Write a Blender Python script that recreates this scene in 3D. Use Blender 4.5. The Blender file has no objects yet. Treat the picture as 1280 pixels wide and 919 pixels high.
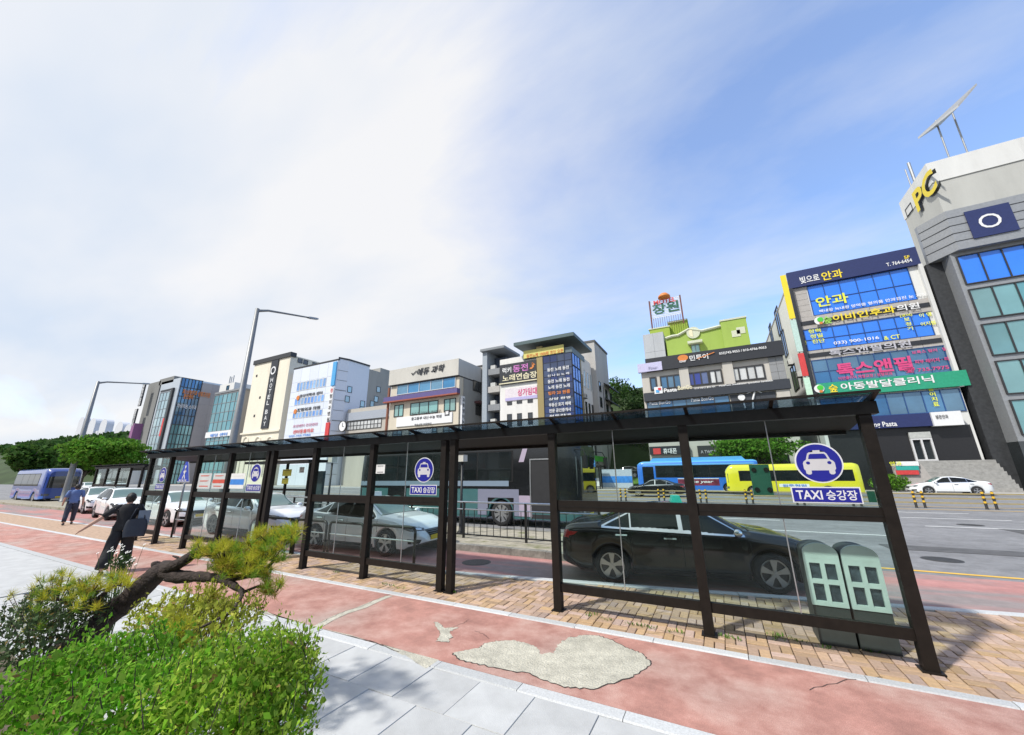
import bpy, bmesh, math, random
import numpy as np
from mathutils import Vector, Matrix
random.seed(11)
S = bpy.context.scene
COL = S.collection
R = math.radians
# ---------------------------------------------------------------- camera
CAM = (470.53, 0.274015, -0.011296, 2.057438, 2.0)      # focal (px of 1280), pitch, roll, heading, height
def _basis():
    f, p, r, h, _ = CAM
    F = np.array([math.cos(h)*math.cos(p), math.sin(h)*math.cos(p), math.sin(p)])
    X = np.array([math.sin(h), -math.cos(h), 0.])
    U = np.cross(X, F)
    c, s = math.cos(r), math.sin(r)
    return c*X + s*U, -s*X + c*U, F
CR, CU, CF = _basis()
cd = bpy.data.cameras.new('camera'); cam = bpy.data.objects.new('camera', cd); COL.objects.link(cam)
cd.sensor_fit = 'HORIZONTAL'; cd.sensor_width = 36; cd.lens = 36*CAM[0]/1280
cd.clip_start = .05; cd.clip_end = 6000
cam.matrix_world = Matrix(((CR[0], CU[0], -CF[0], 0), (CR[1], CU[1], -CF[1], 0), (CR[2], CU[2], -CF[2], CAM[4]), (0, 0, 0, 1)))
S.camera = cam
S.render.resolution_x = 1024; S.render.resolution_y = 735
# ---------------------------------------------------------------- sky and sun
SUN_EL, SUN_AZ = 50, 238          # degrees; azimuth = math angle of the direction towards the sun
W = bpy.data.worlds.new('World'); S.world = W; W.use_nodes = True
nt = W.node_tree; nt.nodes.clear()
def wn(t, **k):
    n = nt.nodes.new(t)
    for a, b in k.items(): setattr(n, a, b)
    return n
sky = wn('ShaderNodeTexSky', sky_type='NISHITA', sun_disc=False, sun_elevation=R(SUN_EL), sun_rotation=R(90-SUN_AZ))
sky.air_density = 1.0; sky.dust_density = 1.2; sky.ozone_density = 1.2
tc = wn('ShaderNodeTexCoord')
sep = wn('ShaderNodeSeparateXYZ'); nt.links.new(tc.outputs['Generated'], sep.inputs[0])
zz = wn('ShaderNodeMath', operation='ADD'); zz.inputs[1].default_value = .18; nt.links.new(sep.outputs['Z'], zz.inputs[0])
za = wn('ShaderNodeMath', operation='MAXIMUM'); za.inputs[1].default_value = .05; nt.links.new(zz.outputs[0], za.inputs[0])
dx = wn('ShaderNodeMath', operation='DIVIDE'); nt.links.new(sep.outputs['X'], dx.inputs[0]); nt.links.new(za.outputs[0], dx.inputs[1])
dy = wn('ShaderNodeMath', operation='DIVIDE'); nt.links.new(sep.outputs['Y'], dy.inputs[0]); nt.links.new(za.outputs[0], dy.inputs[1])
cmb = wn('ShaderNodeCombineXYZ'); nt.links.new(dx.outputs[0], cmb.inputs[0]); nt.links.new(dy.outputs[0], cmb.inputs[1])
mp = wn('ShaderNodeMapping'); mp.inputs['Rotation'].default_value = (0, 0, R(35)); mp.inputs['Scale'].default_value = (.55, 1.25, 1)
nt.links.new(cmb.outputs[0], mp.inputs['Vector'])
nz = wn('ShaderNodeTexNoise'); nz.inputs['Scale'].default_value = .75; nz.inputs['Detail'].default_value = 8; nz.inputs['Roughness'].default_value = .56
nz.inputs['Distortion'].default_value = .5
nt.links.new(mp.outputs[0], nz.inputs['Vector'])
# cloud bank: thick towards the west, breaking up to the east and overhead
lin = wn('ShaderNodeVectorMath', operation='DOT_PRODUCT'); lin.inputs[1].default_value = (-.62, -.38, -.25)
nt.links.new(tc.outputs['Generated'], lin.inputs[0])
ad = wn('ShaderNodeMath', operation='MULTIPLY_ADD'); ad.inputs[1].default_value = .52; nt.links.new(lin.outputs['Value'], ad.inputs[0]); na = wn('ShaderNodeMath', operation='MULTIPLY_ADD'); na.inputs[1].default_value = 1.9; na.inputs[2].default_value = -.45; nt.links.new(nz.outputs[0], na.inputs[0]); nt.links.new(na.outputs[0], ad.inputs[2])
rmp = wn('ShaderNodeValToRGB'); rmp.color_ramp.elements[0].position = .04; rmp.color_ramp.elements[1].position = .58
rmp.color_ramp.elements[0].color = (.12, .12, .12, 1); rmp.color_ramp.elements[1].color = (.97, .97, .97, 1)
nt.links.new(ad.outputs[0], rmp.inputs[0])
nz2 = wn('ShaderNodeTexNoise'); nz2.inputs['Scale'].default_value = 1.1; nz2.inputs['Detail'].default_value = 5
nt.links.new(mp.outputs[0], nz2.inputs['Vector'])
cr2 = wn('ShaderNodeValToRGB'); cr2.color_ramp.elements[0].position = .35; cr2.color_ramp.elements[1].position = .6
cr2.color_ramp.elements[0].color = (7.3, 8.2, 9.5, 1); cr2.color_ramp.elements[1].color = (9.8, 9.8, 9.9, 1)
nt.links.new(nz2.outputs[0], cr2.inputs[0])
gain = wn('ShaderNodeMix', data_type='RGBA', blend_type='MULTIPLY'); gain.inputs[0].default_value = 1
gain.inputs[7].default_value = (2.55, 2.95, 3.5, 1); nt.links.new(sky.outputs[0], gain.inputs[6])
mxw = wn('ShaderNodeMix', data_type='RGBA'); nt.links.new(rmp.outputs[0], mxw.inputs[0])
nt.links.new(gain.outputs[2], mxw.inputs[6]); nt.links.new(cr2.outputs[0], mxw.inputs[7])
bg = wn('ShaderNodeBackground'); bg.inputs['Strength'].default_value = .10
nt.links.new(mxw.outputs[2], bg.inputs[0])
wo = wn('ShaderNodeOutputWorld'); nt.links.new(bg.outputs[0], wo.inputs[0])
sd = bpy.data.lights.new('sun', 'SUN'); sd.energy = 4.8; sd.angle = R(3); sd.color = (1, .965, .9)
sun = bpy.data.objects.new('sun', sd); COL.objects.link(sun)
sv = Vector((math.cos(R(SUN_AZ))*math.cos(R(SUN_EL)), math.sin(R(SUN_AZ))*math.cos(R(SUN_EL)), math.sin(R(SUN_EL))))
sun.rotation_euler = sv.to_track_quat('Z', 'Y').to_euler(); sun.location = (0, 0, 60)
vs = S.view_settings; vs.view_transform = 'Standard'; vs.look = 'None'; vs.gamma = 1; vs.exposure = -.07
S.cycles.use_denoising = True
S.cycles.max_bounces = 8; S.cycles.transparent_max_bounces = 24; S.cycles.glossy_bounces = 3; S.cycles.diffuse_bounces = 3
S.cycles.sample_clamp_indirect = 6; S.cycles.caustics_reflective = False; S.cycles.caustics_refractive = False
# ---------------------------------------------------------------- placing helpers: a sight line of the photograph cut with a real plane
def ray(px, py): return CR*(px-640)/CAM[0] - CU*(py-459.5)/CAM[0] + CF
def onZ(px, py, z=0.):
    d = ray(px, py); t = (z-CAM[4])/d[2]; return (t*d[0], t*d[1], z)
def onY(px, py, y):
    d = ray(px, py); t = y/d[1]; return (t*d[0], y, CAM[4]+t*d[2])
def onX(px, py, x):
    d = ray(px, py); t = x/d[0]; return (x, t*d[1], CAM[4]+t*d[2])
# ---------------------------------------------------------------- materials
MATS = {}
def pm(name, col, rough=.6, metal=0., var=.12, scale=6., bump=0., bscale=60., spec=.5, coat=0., rnd=0., island=0., col2=None, c2lo=.5, c2hi=.6, c2scale=2., rvar=0., sub=0., stretch=None, speck=0., satv=1.):
    """procedural principled material: noise-varied colour, optional second colour in patches, per object / per island tone, fine relief"""
    if name in MATS: return MATS[name]
    m = bpy.data.materials.new(name); m.use_nodes = True; t = m.node_tree; N = t.nodes; L = t.links
    b = N['Principled BSDF']
    b.inputs['Roughness'].default_value = rough; b.inputs['Metallic'].default_value = metal
    b.inputs['Specular IOR Level'].default_value = spec; b.inputs['Coat Weight'].default_value = coat
    b.inputs['Coat Roughness'].default_value = .03
    co = N.new('ShaderNodeTexCoord').outputs['Object']
    if stretch:
        mpn = N.new('ShaderNodeMapping'); mpn.inputs['Scale'].default_value = stretch; L.new(co, mpn.inputs[0]); co = mpn.outputs[0]
    n = N.new('ShaderNodeTexNoise'); n.inputs['Scale'].default_value = scale; n.inputs['Detail'].default_value = 5; n.inputs['Roughness'].default_value = .6
    L.new(co, n.inputs['Vector'])
    r = N.new('ShaderNodeValToRGB'); e = r.color_ramp.elements
    e[0].position = .3; e[1].position = .7
    e[0].color = tuple(c*(1-var) for c in col)+(1,); e[1].color = tuple(min(1, c*(1+var)) for c in col)+(1,)
    L.new(n.outputs[0], r.inputs[0]); out = r.outputs[0]
    if col2:
        n2 = N.new('ShaderNodeTexNoise'); n2.inputs['Scale'].default_value = c2scale; n2.inputs['Detail'].default_value = 6; n2.inputs['Roughness'].default_value = .65
        L.new(co, n2.inputs['Vector'])
        r2 = N.new('ShaderNodeValToRGB'); r2.color_ramp.elements[0].position = c2lo; r2.color_ramp.elements[1].position = c2hi
        L.new(n2.outputs[0], r2.inputs[0])
        mx = N.new('ShaderNodeMix'); mx.data_type = 'RGBA'; L.new(r2.outputs[0], mx.inputs[0]); L.new(out, mx.inputs[6]); mx.inputs[7].default_value = tuple(col2)+(1,)
        out = mx.outputs[2]
    if speck:
        ns = N.new('ShaderNodeTexNoise'); ns.inputs['Scale'].default_value = 130; ns.inputs['Detail'].default_value = 3; L.new(N.new('ShaderNodeTexCoord').outputs['Object'], ns.inputs['Vector'])
        ms0 = N.new('ShaderNodeMapRange'); ms0.inputs[1].default_value = .3; ms0.inputs[2].default_value = .7; ms0.inputs['To Min'].default_value = 1-speck; ms0.inputs['To Max'].default_value = 1+speck; L.new(ns.outputs[0], ms0.inputs[0])
        nl = N.new('ShaderNodeTexNoise'); nl.inputs['Scale'].default_value = 3.2; nl.inputs['Detail'].default_value = 8; nl.inputs['Roughness'].default_value = .75; L.new(N.new('ShaderNodeTexCoord').outputs['Object'], nl.inputs['Vector'])
        ml = N.new('ShaderNodeMapRange'); ml.inputs[1].default_value = .35; ml.inputs[2].default_value = .65; ml.inputs['To Min'].default_value = 1-speck*.8; ml.inputs['To Max'].default_value = 1+speck*.5; L.new(nl.outputs[0], ml.inputs[0])
        mm0 = N.new('ShaderNodeMath'); mm0.operation = 'MULTIPLY'; L.new(ms0.outputs[0], mm0.inputs[0]); L.new(ml.outputs[0], mm0.inputs[1])
        mv = N.new('ShaderNodeVectorMath'); mv.operation = 'SCALE'; L.new(out, mv.inputs[0]); L.new(mm0.outputs[0], mv.inputs['Scale']); out = mv.outputs[0]
    if rnd or island:
        if rnd: src = N.new('ShaderNodeObjectInfo').outputs['Random']; amp = rnd
        else: src = N.new('ShaderNodeNewGeometry').outputs['Random Per Island']; amp = island
        mr = N.new('ShaderNodeMapRange'); mr.inputs['To Min'].default_value = 1-amp; mr.inputs['To Max'].default_value = 1+amp; L.new(src, mr.inputs[0])
        wnz = N.new('ShaderNodeTexWhiteNoise'); wnz.noise_dimensions = '1D'; L.new(src, wnz.inputs['W'])
        mh = N.new('ShaderNodeMapRange'); mh.inputs['To Min'].default_value = .5-amp*.06; mh.inputs['To Max'].default_value = .5+amp*.06; L.new(wnz.outputs['Value'], mh.inputs[0])
        ms = N.new('ShaderNodeMapRange'); ms.inputs['To Min'].default_value = 1-amp*1.3*satv; ms.inputs['To Max'].default_value = 1+amp*.7*satv; L.new(wnz.outputs['Value'], ms.inputs[0])
        hs = N.new('ShaderNodeHueSaturation'); L.new(mr.outputs[0], hs.inputs['Value']); L.new(mh.outputs[0], hs.inputs['Hue']); L.new(ms.outputs[0], hs.inputs['Saturation']); L.new(out, hs.inputs['Color'])
        out = hs.outputs[0]
    L.new(out, b.inputs['Base Color'])
    if rvar:
        mr2 = N.new('ShaderNodeMapRange'); mr2.inputs['To Min'].default_value = max(0, rough-rvar); mr2.inputs['To Max'].default_value = min(1, rough+rvar)
        L.new(n.outputs[0], mr2.inputs[0]); L.new(mr2.outputs[0], b.inputs['Roughness'])
    if bump:
        nb = N.new('ShaderNodeTexNoise'); nb.inputs['Scale'].default_value = bscale; nb.inputs['Detail'].default_value = 4; L.new(co, nb.inputs['Vector'])
        bp = N.new('ShaderNodeBump'); bp.inputs['Strength'].default_value = bump; bp.inputs['Distance'].default_value = .02
        L.new(nb.outputs[0], bp.inputs['Height']); L.new(bp.outputs[0], b.inputs['Normal'])
    if sub:
        tr = N.new('ShaderNodeBsdfTranslucent'); L.new(out, tr.inputs[0]); ms_ = N.new('ShaderNodeMixShader'); ms_.inputs[0].default_value = sub
        L.new(b.outputs[0], ms_.inputs[1]); L.new(tr.outputs[0], ms_.inputs[2]); L.new(ms_.outputs[0], N['Material Output'].inputs[0])
    MATS[name] = m; return m
def glass(name, tint, refl=1.5, rough=.0, dirt=.03, dcol=(.6, .65, .6)):
    """thin pane: tinted see-through plus mirror reflection, with a faint film of dust"""
    if name in MATS: return MATS[name]
    m = bpy.data.materials.new(name); m.use_nodes = True; t = m.node_tree; N = t.nodes; L = t.links
    N.remove(N['Principled BSDF'])
    tr = N.new('ShaderNodeBsdfTransparent'); tr.inputs[0].default_value = tuple(tint)+(1,)
    gl = N.new('ShaderNodeBsdfGlossy'); gl.inputs['Roughness'].default_value = rough; gl.inputs[0].default_value = (.95, .97, .97, 1)
    fr = N.new('ShaderNodeFresnel'); ge = N.new('ShaderNodeNewGeometry')     # same reflection on both faces of a thin pane
    io = N.new('ShaderNodeMapRange'); io.inputs['To Min'].default_value = refl; io.inputs['To Max'].default_value = 1/refl; L.new(ge.outputs['Backfacing'], io.inputs[0]); L.new(io.outputs[0], fr.inputs[0])
    mx = N.new('ShaderNodeMixShader'); L.new(fr.outputs[0], mx.inputs[0]); L.new(tr.outputs[0], mx.inputs[1]); L.new(gl.outputs[0], mx.inputs[2])
    df = N.new('ShaderNodeBsdfDiffuse'); df.inputs[0].default_value = tuple(dcol)+(1,)
    nz = N.new('ShaderNodeTexNoise'); nz.inputs['Scale'].default_value = 2.5; nz.inputs['Detail'].default_value = 6
    L.new(N.new('ShaderNodeTexCoord').outputs['Object'], nz.inputs[0])
    mr = N.new('ShaderNodeMapRange'); mr.inputs[1].default_value = .35; mr.inputs[2].default_value = .75; mr.inputs['To Max'].default_value = dirt*2; L.new(nz.outputs[0], mr.inputs[0])
    m2 = N.new('ShaderNodeMixShader'); L.new(mr.outputs[0], m2.inputs[0]); L.new(mx.outputs[0], m2.inputs[1]); L.new(df.outputs[0], m2.inputs[2])
    L.new(m2.outputs[0], N['Material Output'].inputs[0]); MATS[name] = m; return m
def wglass(name, col, rough=.04, amount=.55, var=.35, scale=.25):
    """building window: dark interior behind a reflecting pane, tone varies from pane to pane"""
    if name in MATS: return MATS[name]
    m = pm(name, col, rough=rough, var=var, scale=scale, spec=1., rnd=.18, rvar=0)
    b = m.node_tree.nodes['Principled BSDF']; b.inputs['Metallic'].default_value = amount; b.inputs['IOR'].default_value = 1.6
    return m
# ---------------------------------------------------------------- mesh helpers
WM = {}
def attach(o, parent):
    if parent is None: return o
    o.parent = parent; o.matrix_parent_inverse = WM.get(parent.name, Matrix.Identity(4)).inverted(); return o
def tag(o, label=None, cat=None, group=None, kind=None):
    if label: o['label'] = label
    if cat: o['category'] = cat
    if group: o['group'] = group
    if kind: o['kind'] = kind
    return o
def empty(name, loc, label=None, cat=None, group=None):
    o = bpy.data.objects.new(name, None); COL.objects.link(o); o.location = loc; o.empty_display_size = .2
    WM[o.name] = Matrix.Translation(loc); return tag(o, label, cat, group)
def tree_copy(o, loc=None, rotz=None, parent=None, label=None):
    c = o.copy(); COL.objects.link(c)
    if parent: c.parent = parent
    for ch in list(o.children): tree_copy(ch, parent=c)
    if loc is not None: c.location = loc
    if rotz is not None: c.rotation_euler = (0, 0, rotz)
    if label: c['label'] = label
    return c
class MB:
    def __init__(s): s.v = []; s.f = []; s.m = []
    def add(s, vs, fs, mi=0):
        o = len(s.v); s.v += [tuple(p) for p in vs]
        for f in fs: s.f.append(tuple(i+o for i in f)); s.m.append(mi)
        return s
    def box(s, x0, x1, y0, y1, z0, z1, mi=0):
        x0, x1 = min(x0, x1), max(x0, x1); y0, y1 = min(y0, y1), max(y0, y1); z0, z1 = min(z0, z1), max(z0, z1)
        return s.add([(x0,y0,z0),(x1,y0,z0),(x1,y1,z0),(x0,y1,z0),(x0,y0,z1),(x1,y0,z1),(x1,y1,z1),(x0,y1,z1)],
            [(0,3,2,1),(4,5,6,7),(0,1,5,4),(1,2,6,5),(2,3,7,6),(3,0,4,7)], mi)
    def bar(s, a, b, w, h, up=(0, 0, 1), mi=0):
        a, b, up = Vector(a), Vector(b), Vector(up); d = (b-a).normalized(); x = d.cross(up).normalized(); y = x.cross(d)
        vs = []
        for p in (a, b):
            for i, j in ((-1,-1),(1,-1),(1,1),(-1,1)): vs.append(p+x*i*w/2+y*j*h/2)
        return s.add(vs, [(3,2,1,0),(4,5,6,7),(0,1,5,4),(1,2,6,5),(2,3,7,6),(3,0,4,7)], mi)
    def tube(s, pts, r, n=8, mi=0, cap=True, closed=False):
        pts = [Vector(p) for p in pts]; k = len(pts); rs = r if isinstance(r, (list, tuple)) else [r]*k
        vs = []; ref = None
        for i, p in enumerate(pts):
            d = (pts[min(i+1, k-1)]-pts[max(i-1, 0)]).normalized()
            if closed: d = (pts[(i+1) % k]-pts[i-1]).normalized()
            if ref is None: ref = Vector((0, 0, 1)) if abs(d.z) < .9 else Vector((1, 0, 0))
            x = d.cross(ref).normalized(); y = x.cross(d).normalized(); ref = y if abs(y.dot(ref)) > .2 else ref
            for j in range(n):
                a = 2*math.pi*j/n; vs.append(p+x*math.cos(a)*rs[i]+y*math.sin(a)*rs[i])
        fs = []
        for i in range(k if closed else k-1):
            for j in range(n):
                i2 = (i+1) % k
                fs.append((i*n+j, i*n+(j+1) % n, i2*n+(j+1) % n, i2*n+j))
        if cap and not closed: fs += [tuple(range(n))[::-1], tuple((k-1)*n+j for j in range(n))]
        return s.add(vs, fs, mi)
    def lathe(s, prof, n, o=(0, 0, 0), axis='Z', mi=0):
        vs = []; o = Vector(o)
        for r, h in prof:
            for j in range(n):
                a = 2*math.pi*j/n; c, q = r*math.cos(a), r*math.sin(a)
                vs.append(o+Vector((c, q, h) if axis == 'Z' else ((c, h, q) if axis == 'Y' else (h, c, q))))
        fs = [(i*n+j, i*n+(j+1) % n, (i+1)*n+(j+1) % n, (i+1)*n+j) for i in range(len(prof)-1) for j in range(n)]
        if axis == 'Y': fs = [f[::-1] for f in fs]
        return s.add(vs, fs, mi)
    def prism(s, poly, vec, mi=0):
        k = len(poly); v = Vector(vec); a = [Vector(p) for p in poly]
        return s.add(a+[p+v for p in a], [tuple(range(k))[::-1], tuple(range(k, 2*k))]+[(i, (i+1) % k, (i+1) % k+k, i+k) for i in range(k)], mi)
    def poly(s, pts, mi=0): return s.add(pts, [tuple(range(len(pts)))], mi)
    def grid(s, P, mi=0, mfun=None):
        n, m = len(P), len(P[0]); o = len(s.v); s.v += [tuple(p) for row in P for p in row]
        for i in range(n-1):
            for j in range(m-1):
                s.f.append((o+i*m+j, o+i*m+j+1, o+(i+1)*m+j+1, o+(i+1)*m+j)); s.m.append(mfun(i, j) if mfun else mi)
        return s
    def mesh(s, name, mats, smooth=False):
        me = bpy.data.meshes.new(name); me.from_pydata([tuple(p) for p in s.v], [], s.f)
        for m in (mats if isinstance(mats, (list, tuple)) else [mats]): me.materials.append(m)
        if any(s.m): me.polygons.foreach_set('material_index', s.m)
        if smooth: me.polygons.foreach_set('use_smooth', [True]*len(s.f))
        me.update(); return me
    def build(s, name, mats, parent=None, smooth=False):
        me = s.mesh(name, mats, smooth)
        if smooth == 'auto':
            bm = bmesh.new(); bm.from_mesh(me); bmesh.ops.remove_doubles(bm, verts=bm.verts, dist=1e-5)
            for e in bm.edges:
                if len(e.link_faces) == 2 and e.calc_face_angle(0) > R(38): e.smooth = False
            bm.to_mesh(me); bm.free()
        return link(name, me, parent)
def link(name, me, parent=None):
    o = bpy.data.objects.new(name, me); COL.objects.link(o); return attach(o, parent)
def bx(name, m, parent, *a): return MB().box(*a).build(name, m, parent)
def struct(name, mb, m, label=None):
    o = mb.build(name, m); tag(o, label, None, None, 'structure'); return o
_fonts = {}
TS = bpy.data.scenes.new('lettering_workshop')          # scratch scene, removed at the end
def txt(s, m, parent, c, w, h, n=(0, -1, 0), u=(1, 0, 0), v=(0, 0, 1), bold=.018, depth=0., name='lettering', shear=0.):
    """lettering fitted into a w x h box centred at c, reading along u with up v, on a face with normal n"""
    key = (s, bold, shear)
    if key not in _fonts:
        cu = bpy.data.curves.new('lettering', 'FONT'); cu.body = s; cu.resolution_u = 3; cu.offset = bold; cu.shear = shear; cu.align_x = 'CENTER'
        ob = bpy.data.objects.new('tmp_text', cu); TS.collection.objects.link(ob); TS.view_layers[0].update()
        me0 = bpy.data.meshes.new_from_object(ob.evaluated_get(TS.view_layers[0].depsgraph))
        V = np.empty(len(me0.vertices)*3); me0.vertices.foreach_get('co', V); V = V.reshape(-1, 3)
        F = [tuple(p.vertices) for p in me0.polygons]; bpy.data.objects.remove(ob); bpy.data.meshes.remove(me0); _fonts[key] = (V, F)
    V, F = _fonts[key]
    if not len(V): return None
    lo, hi = V.min(0), V.max(0); sc = np.array([w/max(hi[0]-lo[0], 1e-6), h/max(hi[1]-lo[1], 1e-6)]); mid = (lo+hi)/2
    c, u, v, n = (np.array(q, float) for q in (c, u, v, n))
    P = c + np.outer((V[:, 0]-mid[0])*sc[0], u) + np.outer((V[:, 1]-mid[1])*sc[1], v) + n*depth
    me = bpy.data.meshes.new(name); me.from_pydata([tuple(p) for p in P], [], F); me.materials.append(m); me.update()
    return link(name, me, parent)
# ================================================================ GROUND
asphalt = pm('asphalt', (.225, .225, .23), .88, var=.16, scale=1.3, bump=.5, bscale=160, col2=(.19, .19, .195), c2lo=.5, c2hi=.62, c2scale=.35, stretch=(.4, 1, 1), speck=.25)
red_asphalt = pm('red_asphalt', (.47, .235, .19), .9, var=.18, scale=1.6, bump=.45, bscale=140, col2=(.44, .315, .27), c2lo=.46, c2hi=.66, c2scale=.8, speck=.22)
red_lane = pm('red_lane', (.44, .215, .195), .9, var=.14, scale=2.2, bump=.45, bscale=140, col2=(.27, .23, .22), c2lo=.46, c2hi=.6, c2scale=.9, stretch=(.16, .9, 1), speck=.2)
concrete = pm('concrete', (.50, .475, .39), .92, var=.16, scale=7, bump=.8, bscale=45, speck=.25)
granite = pm('granite', (.49, .50, .50), .8, var=.16, scale=60, bump=.2, rnd=.12)
kerb_dark = pm('kerb_weathered', (.19, .185, .165), .9, var=.35, scale=7, bump=.5, rnd=.15)
slab_m = pm('pale_slab', (.47, .475, .47), .85, var=.12, scale=3, bump=.25, bscale=120, rnd=.06)
soil = pm('soil', (.10, .08, .055), .95, var=.4, scale=9, bump=1, bscale=30)
brick_o = pm('paver_brick', (.44, .295, .195), .9, var=.14, scale=18, bump=.4, bscale=90, rnd=.22)
brick_i = pm('paver_brick_field', (.44, .295, .195), .9, var=.14, scale=18, bump=.4, bscale=90, island=.22)
bed_m = pm('paver_bedding', (.13, .115, .085), .95, var=.3, scale=12, bump=.6)
far_pave = pm('far_paving', (.36, .33, .29), .9, var=.15, scale=3, bump=.3)
paint_w = pm('road_paint_white', (.74, .74, .72), .75, var=.12, scale=16)
paint_y = pm('road_paint_yellow', (.72, .44, .06), .75, var=.14, scale=12)
def KF(x): return 7.15 if x < -6 else 7.15+.175*(x+6)
g = MB().poly([(-2500, -600, -.16), (1500, -600, -.16), (1500, 2500, -.16), (-2500, 2500, -.16)])
struct('ground', g, pm('ground_plain', (.16, .15, .125), .95, var=.3, scale=.05))
struct('road', MB().poly([(-420, 5, -.105), (160, 5, -.105), (160, 48, -.105), (-420, 48, -.105)]), asphalt)
xs = [-120, -60, -30, -6, 0, 4, 9, 14]
lane = MB()
for a, b in zip(xs[:-1], xs[1:]):
    fa = fb = 9.66 if b <= -2.9 else 11.62
    lane.poly([(a, KF(a), -.1), (b, KF(b), -.1), (b, 11.62 if b > -3 else 9.66, -.1), (a, 11.62 if b > -3 else 9.66, -.1)])
struct('taxi_lane', lane, red_lane)
pv = MB()
for a, b in zip(xs[:-1], xs[1:]): pv.prism([(a, -9, -.13), (b, -9, -.13), (b, KF(b)-.16, -.13), (a, KF(a)-.16, -.13)], (0, 0, .095))
walk = struct('pavement', pv, bed_m)
redp = struct('cycle_path', MB().prism([(-120, 3.96, -.03), (14, 3.96, -.03), (14, 5.48, -.03), (-120, 5.48, -.03)], (0, 0, .03)), red_asphalt)
# kerb stones, one by one
km = {}
def kerbs(pts, w, z0, z1, m, parent, seg=1.0, gap=.008):
    """granite stones laid end to end along a polyline; the line is their front edge, the width goes to its left"""
    for a, b in zip(pts[:-1], pts[1:]):
        a, b = Vector(a), Vector(b); L = (b-a).length; n = max(1, round(L/seg)); s = L/n; d = (b-a)/L
        for i in range(n):
            key = (round(s, 3), w, z0, z1, m.name)
            if key not in km:
                q = MB(); c = .012; l = s-gap
                P = [[(0, 0, z0), (0, 0, z1-c), (0, c, z1), (0, w-c, z1), (0, w, z1-c), (0, w, z0)], [(l, 0, z0), (l, 0, z1-c), (l, c, z1), (l, w-c, z1), (l, w, z1-c), (l, w, z0)]]
                q.grid(P); q.poly([p for p in P[0]]); q.poly([p for p in P[1]][::-1]); q.f[:5] = [f[::-1] for f in q.f[:5]]
                km[key] = q.mesh('kerb_stone', m)
            o = link('kerb_stone', km[key], parent); o.location = (a.x+d.x*s*i, a.y+d.y*s*i, random.uniform(-.003, .003)); o.rotation_euler = (0, 0, math.atan2(d.y, d.x)+random.uniform(-.003, .003))
kerbs([(-20, 5.48), (6, 5.48)], .135, -.03, .012, granite, walk)
struct('path_edging', MB().box(-120, -20.02, 5.48, 5.615, -.03, .010), granite)
kerbs([(-20, KF(-20)-.16), (-6, KF(-6)-.16), (6, KF(6)-.16)], .16, -.13, .006, granite, walk)
struct('lane_kerb', MB().box(-120, -20.02, 6.99, 7.15, -.13, .004), granite)
kerbs([(-12, 3.80), (3, 3.80)], .155, -.03, .006, granite, walk)
struct('path_edging', MB().box(-120, -12.02, 3.80, 3.955, -.03, .004), granite)
# brick pavers in a basket weave under the shelter: the nearest 300 singly, the rest as one field
BW, BL = .112, .228
cells = []
nx0, nx1 = int(-18/BL), int(6/BL)
for i in range(nx0, nx1):
    for j in range(0, 14):
        x, y = i*BL, 5.63+j*BL
        for k in (0, 1):
            if (i+j) % 2: c = (x+BL/2, y+BW/2+k*BL/2, 0)
            else: c = (x+BW/2+k*BL/2, y+BL/2, 1)
            hy = BL/2 if c[2] else BW/2
            if c[1]+hy < KF(c[0])-.165: cells.append(c)
            elif c[1] < KF(c[0])-.2: cells.append((c[0], c[1]-.0, 2) if False else (c[0], (c[1]-hy+KF(c[0])-.168)/2, 3, KF(c[0])-.168-(c[1]-hy), BL if not c[2] else BW))
def brick_mesh(q, cx, cy, sx, sy, z, g=.004, c=.006):
    a, b = sx/2-g, sy/2-g
    t = [random.uniform(-.0025, .0025) for _ in range(4)]
    P = [(cx-a, cy-b), (cx+a, cy-b), (cx+a, cy+b), (cx-a, cy+b)]; T = [(cx-a+c, cy-b+c), (cx+a-c, cy-b+c), (cx+a-c, cy+b-c), (cx-a+c, cy+b-c)]
    q.add([(p[0], p[1], -.035) for p in P]+[(p[0], p[1], z-.005) for p in P]+[(p[0], p[1], z+t[i]) for i, p in enumerate(T)],
          [(0, 1, 5, 4), (1, 2, 6, 5), (2, 3, 7, 6), (3, 0, 4, 7), (4, 5, 9, 8), (5, 6, 10, 9), (6, 7, 11, 10), (7, 4, 8, 11), (8, 9, 10, 11)])
cells.sort(key=lambda c: (c[0]-.4)**2+(c[1]-3)**2)
full = [c for c in cells if c[2] < 2]
near = set(full[:300]); protos = {}
field = MB()
for c in cells:
    if c in near:
        k = (c[2], random.randrange(4))
        if k not in protos:
            q = MB(); brick_mesh(q, 0, 0, *((BW, BL) if c[2] else (BL, BW)), 0); protos[k] = q.mesh('paver_brick', brick_o)
        o = link('paver_brick', protos[k], walk); o.location = (c[0], c[1], random.uniform(-.005, .004)); o.rotation_euler = (random.uniform(-.012, .012), random.uniform(-.012, .012), random.uniform(-.012, .012))
    elif c[2] == 3:
        if c[3] > .03: brick_mesh(field, c[0], c[1], c[4], c[3], random.uniform(-.006, .002))
    else: brick_mesh(field, c[0]+random.uniform(-.001, .001), c[1], *((BW, BL) if c[2] else (BL, BW)), random.uniform(-.006, .003))
tag(field.build('paver_field', brick_i, walk), kind='stuff')
struct('brick_walk', MB().box(-120, -18.1, 5.617, 6.985, -.03, -.002), pm('brick_far', (.42, .29, .20), .9, var=.3, scale=9))
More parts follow.
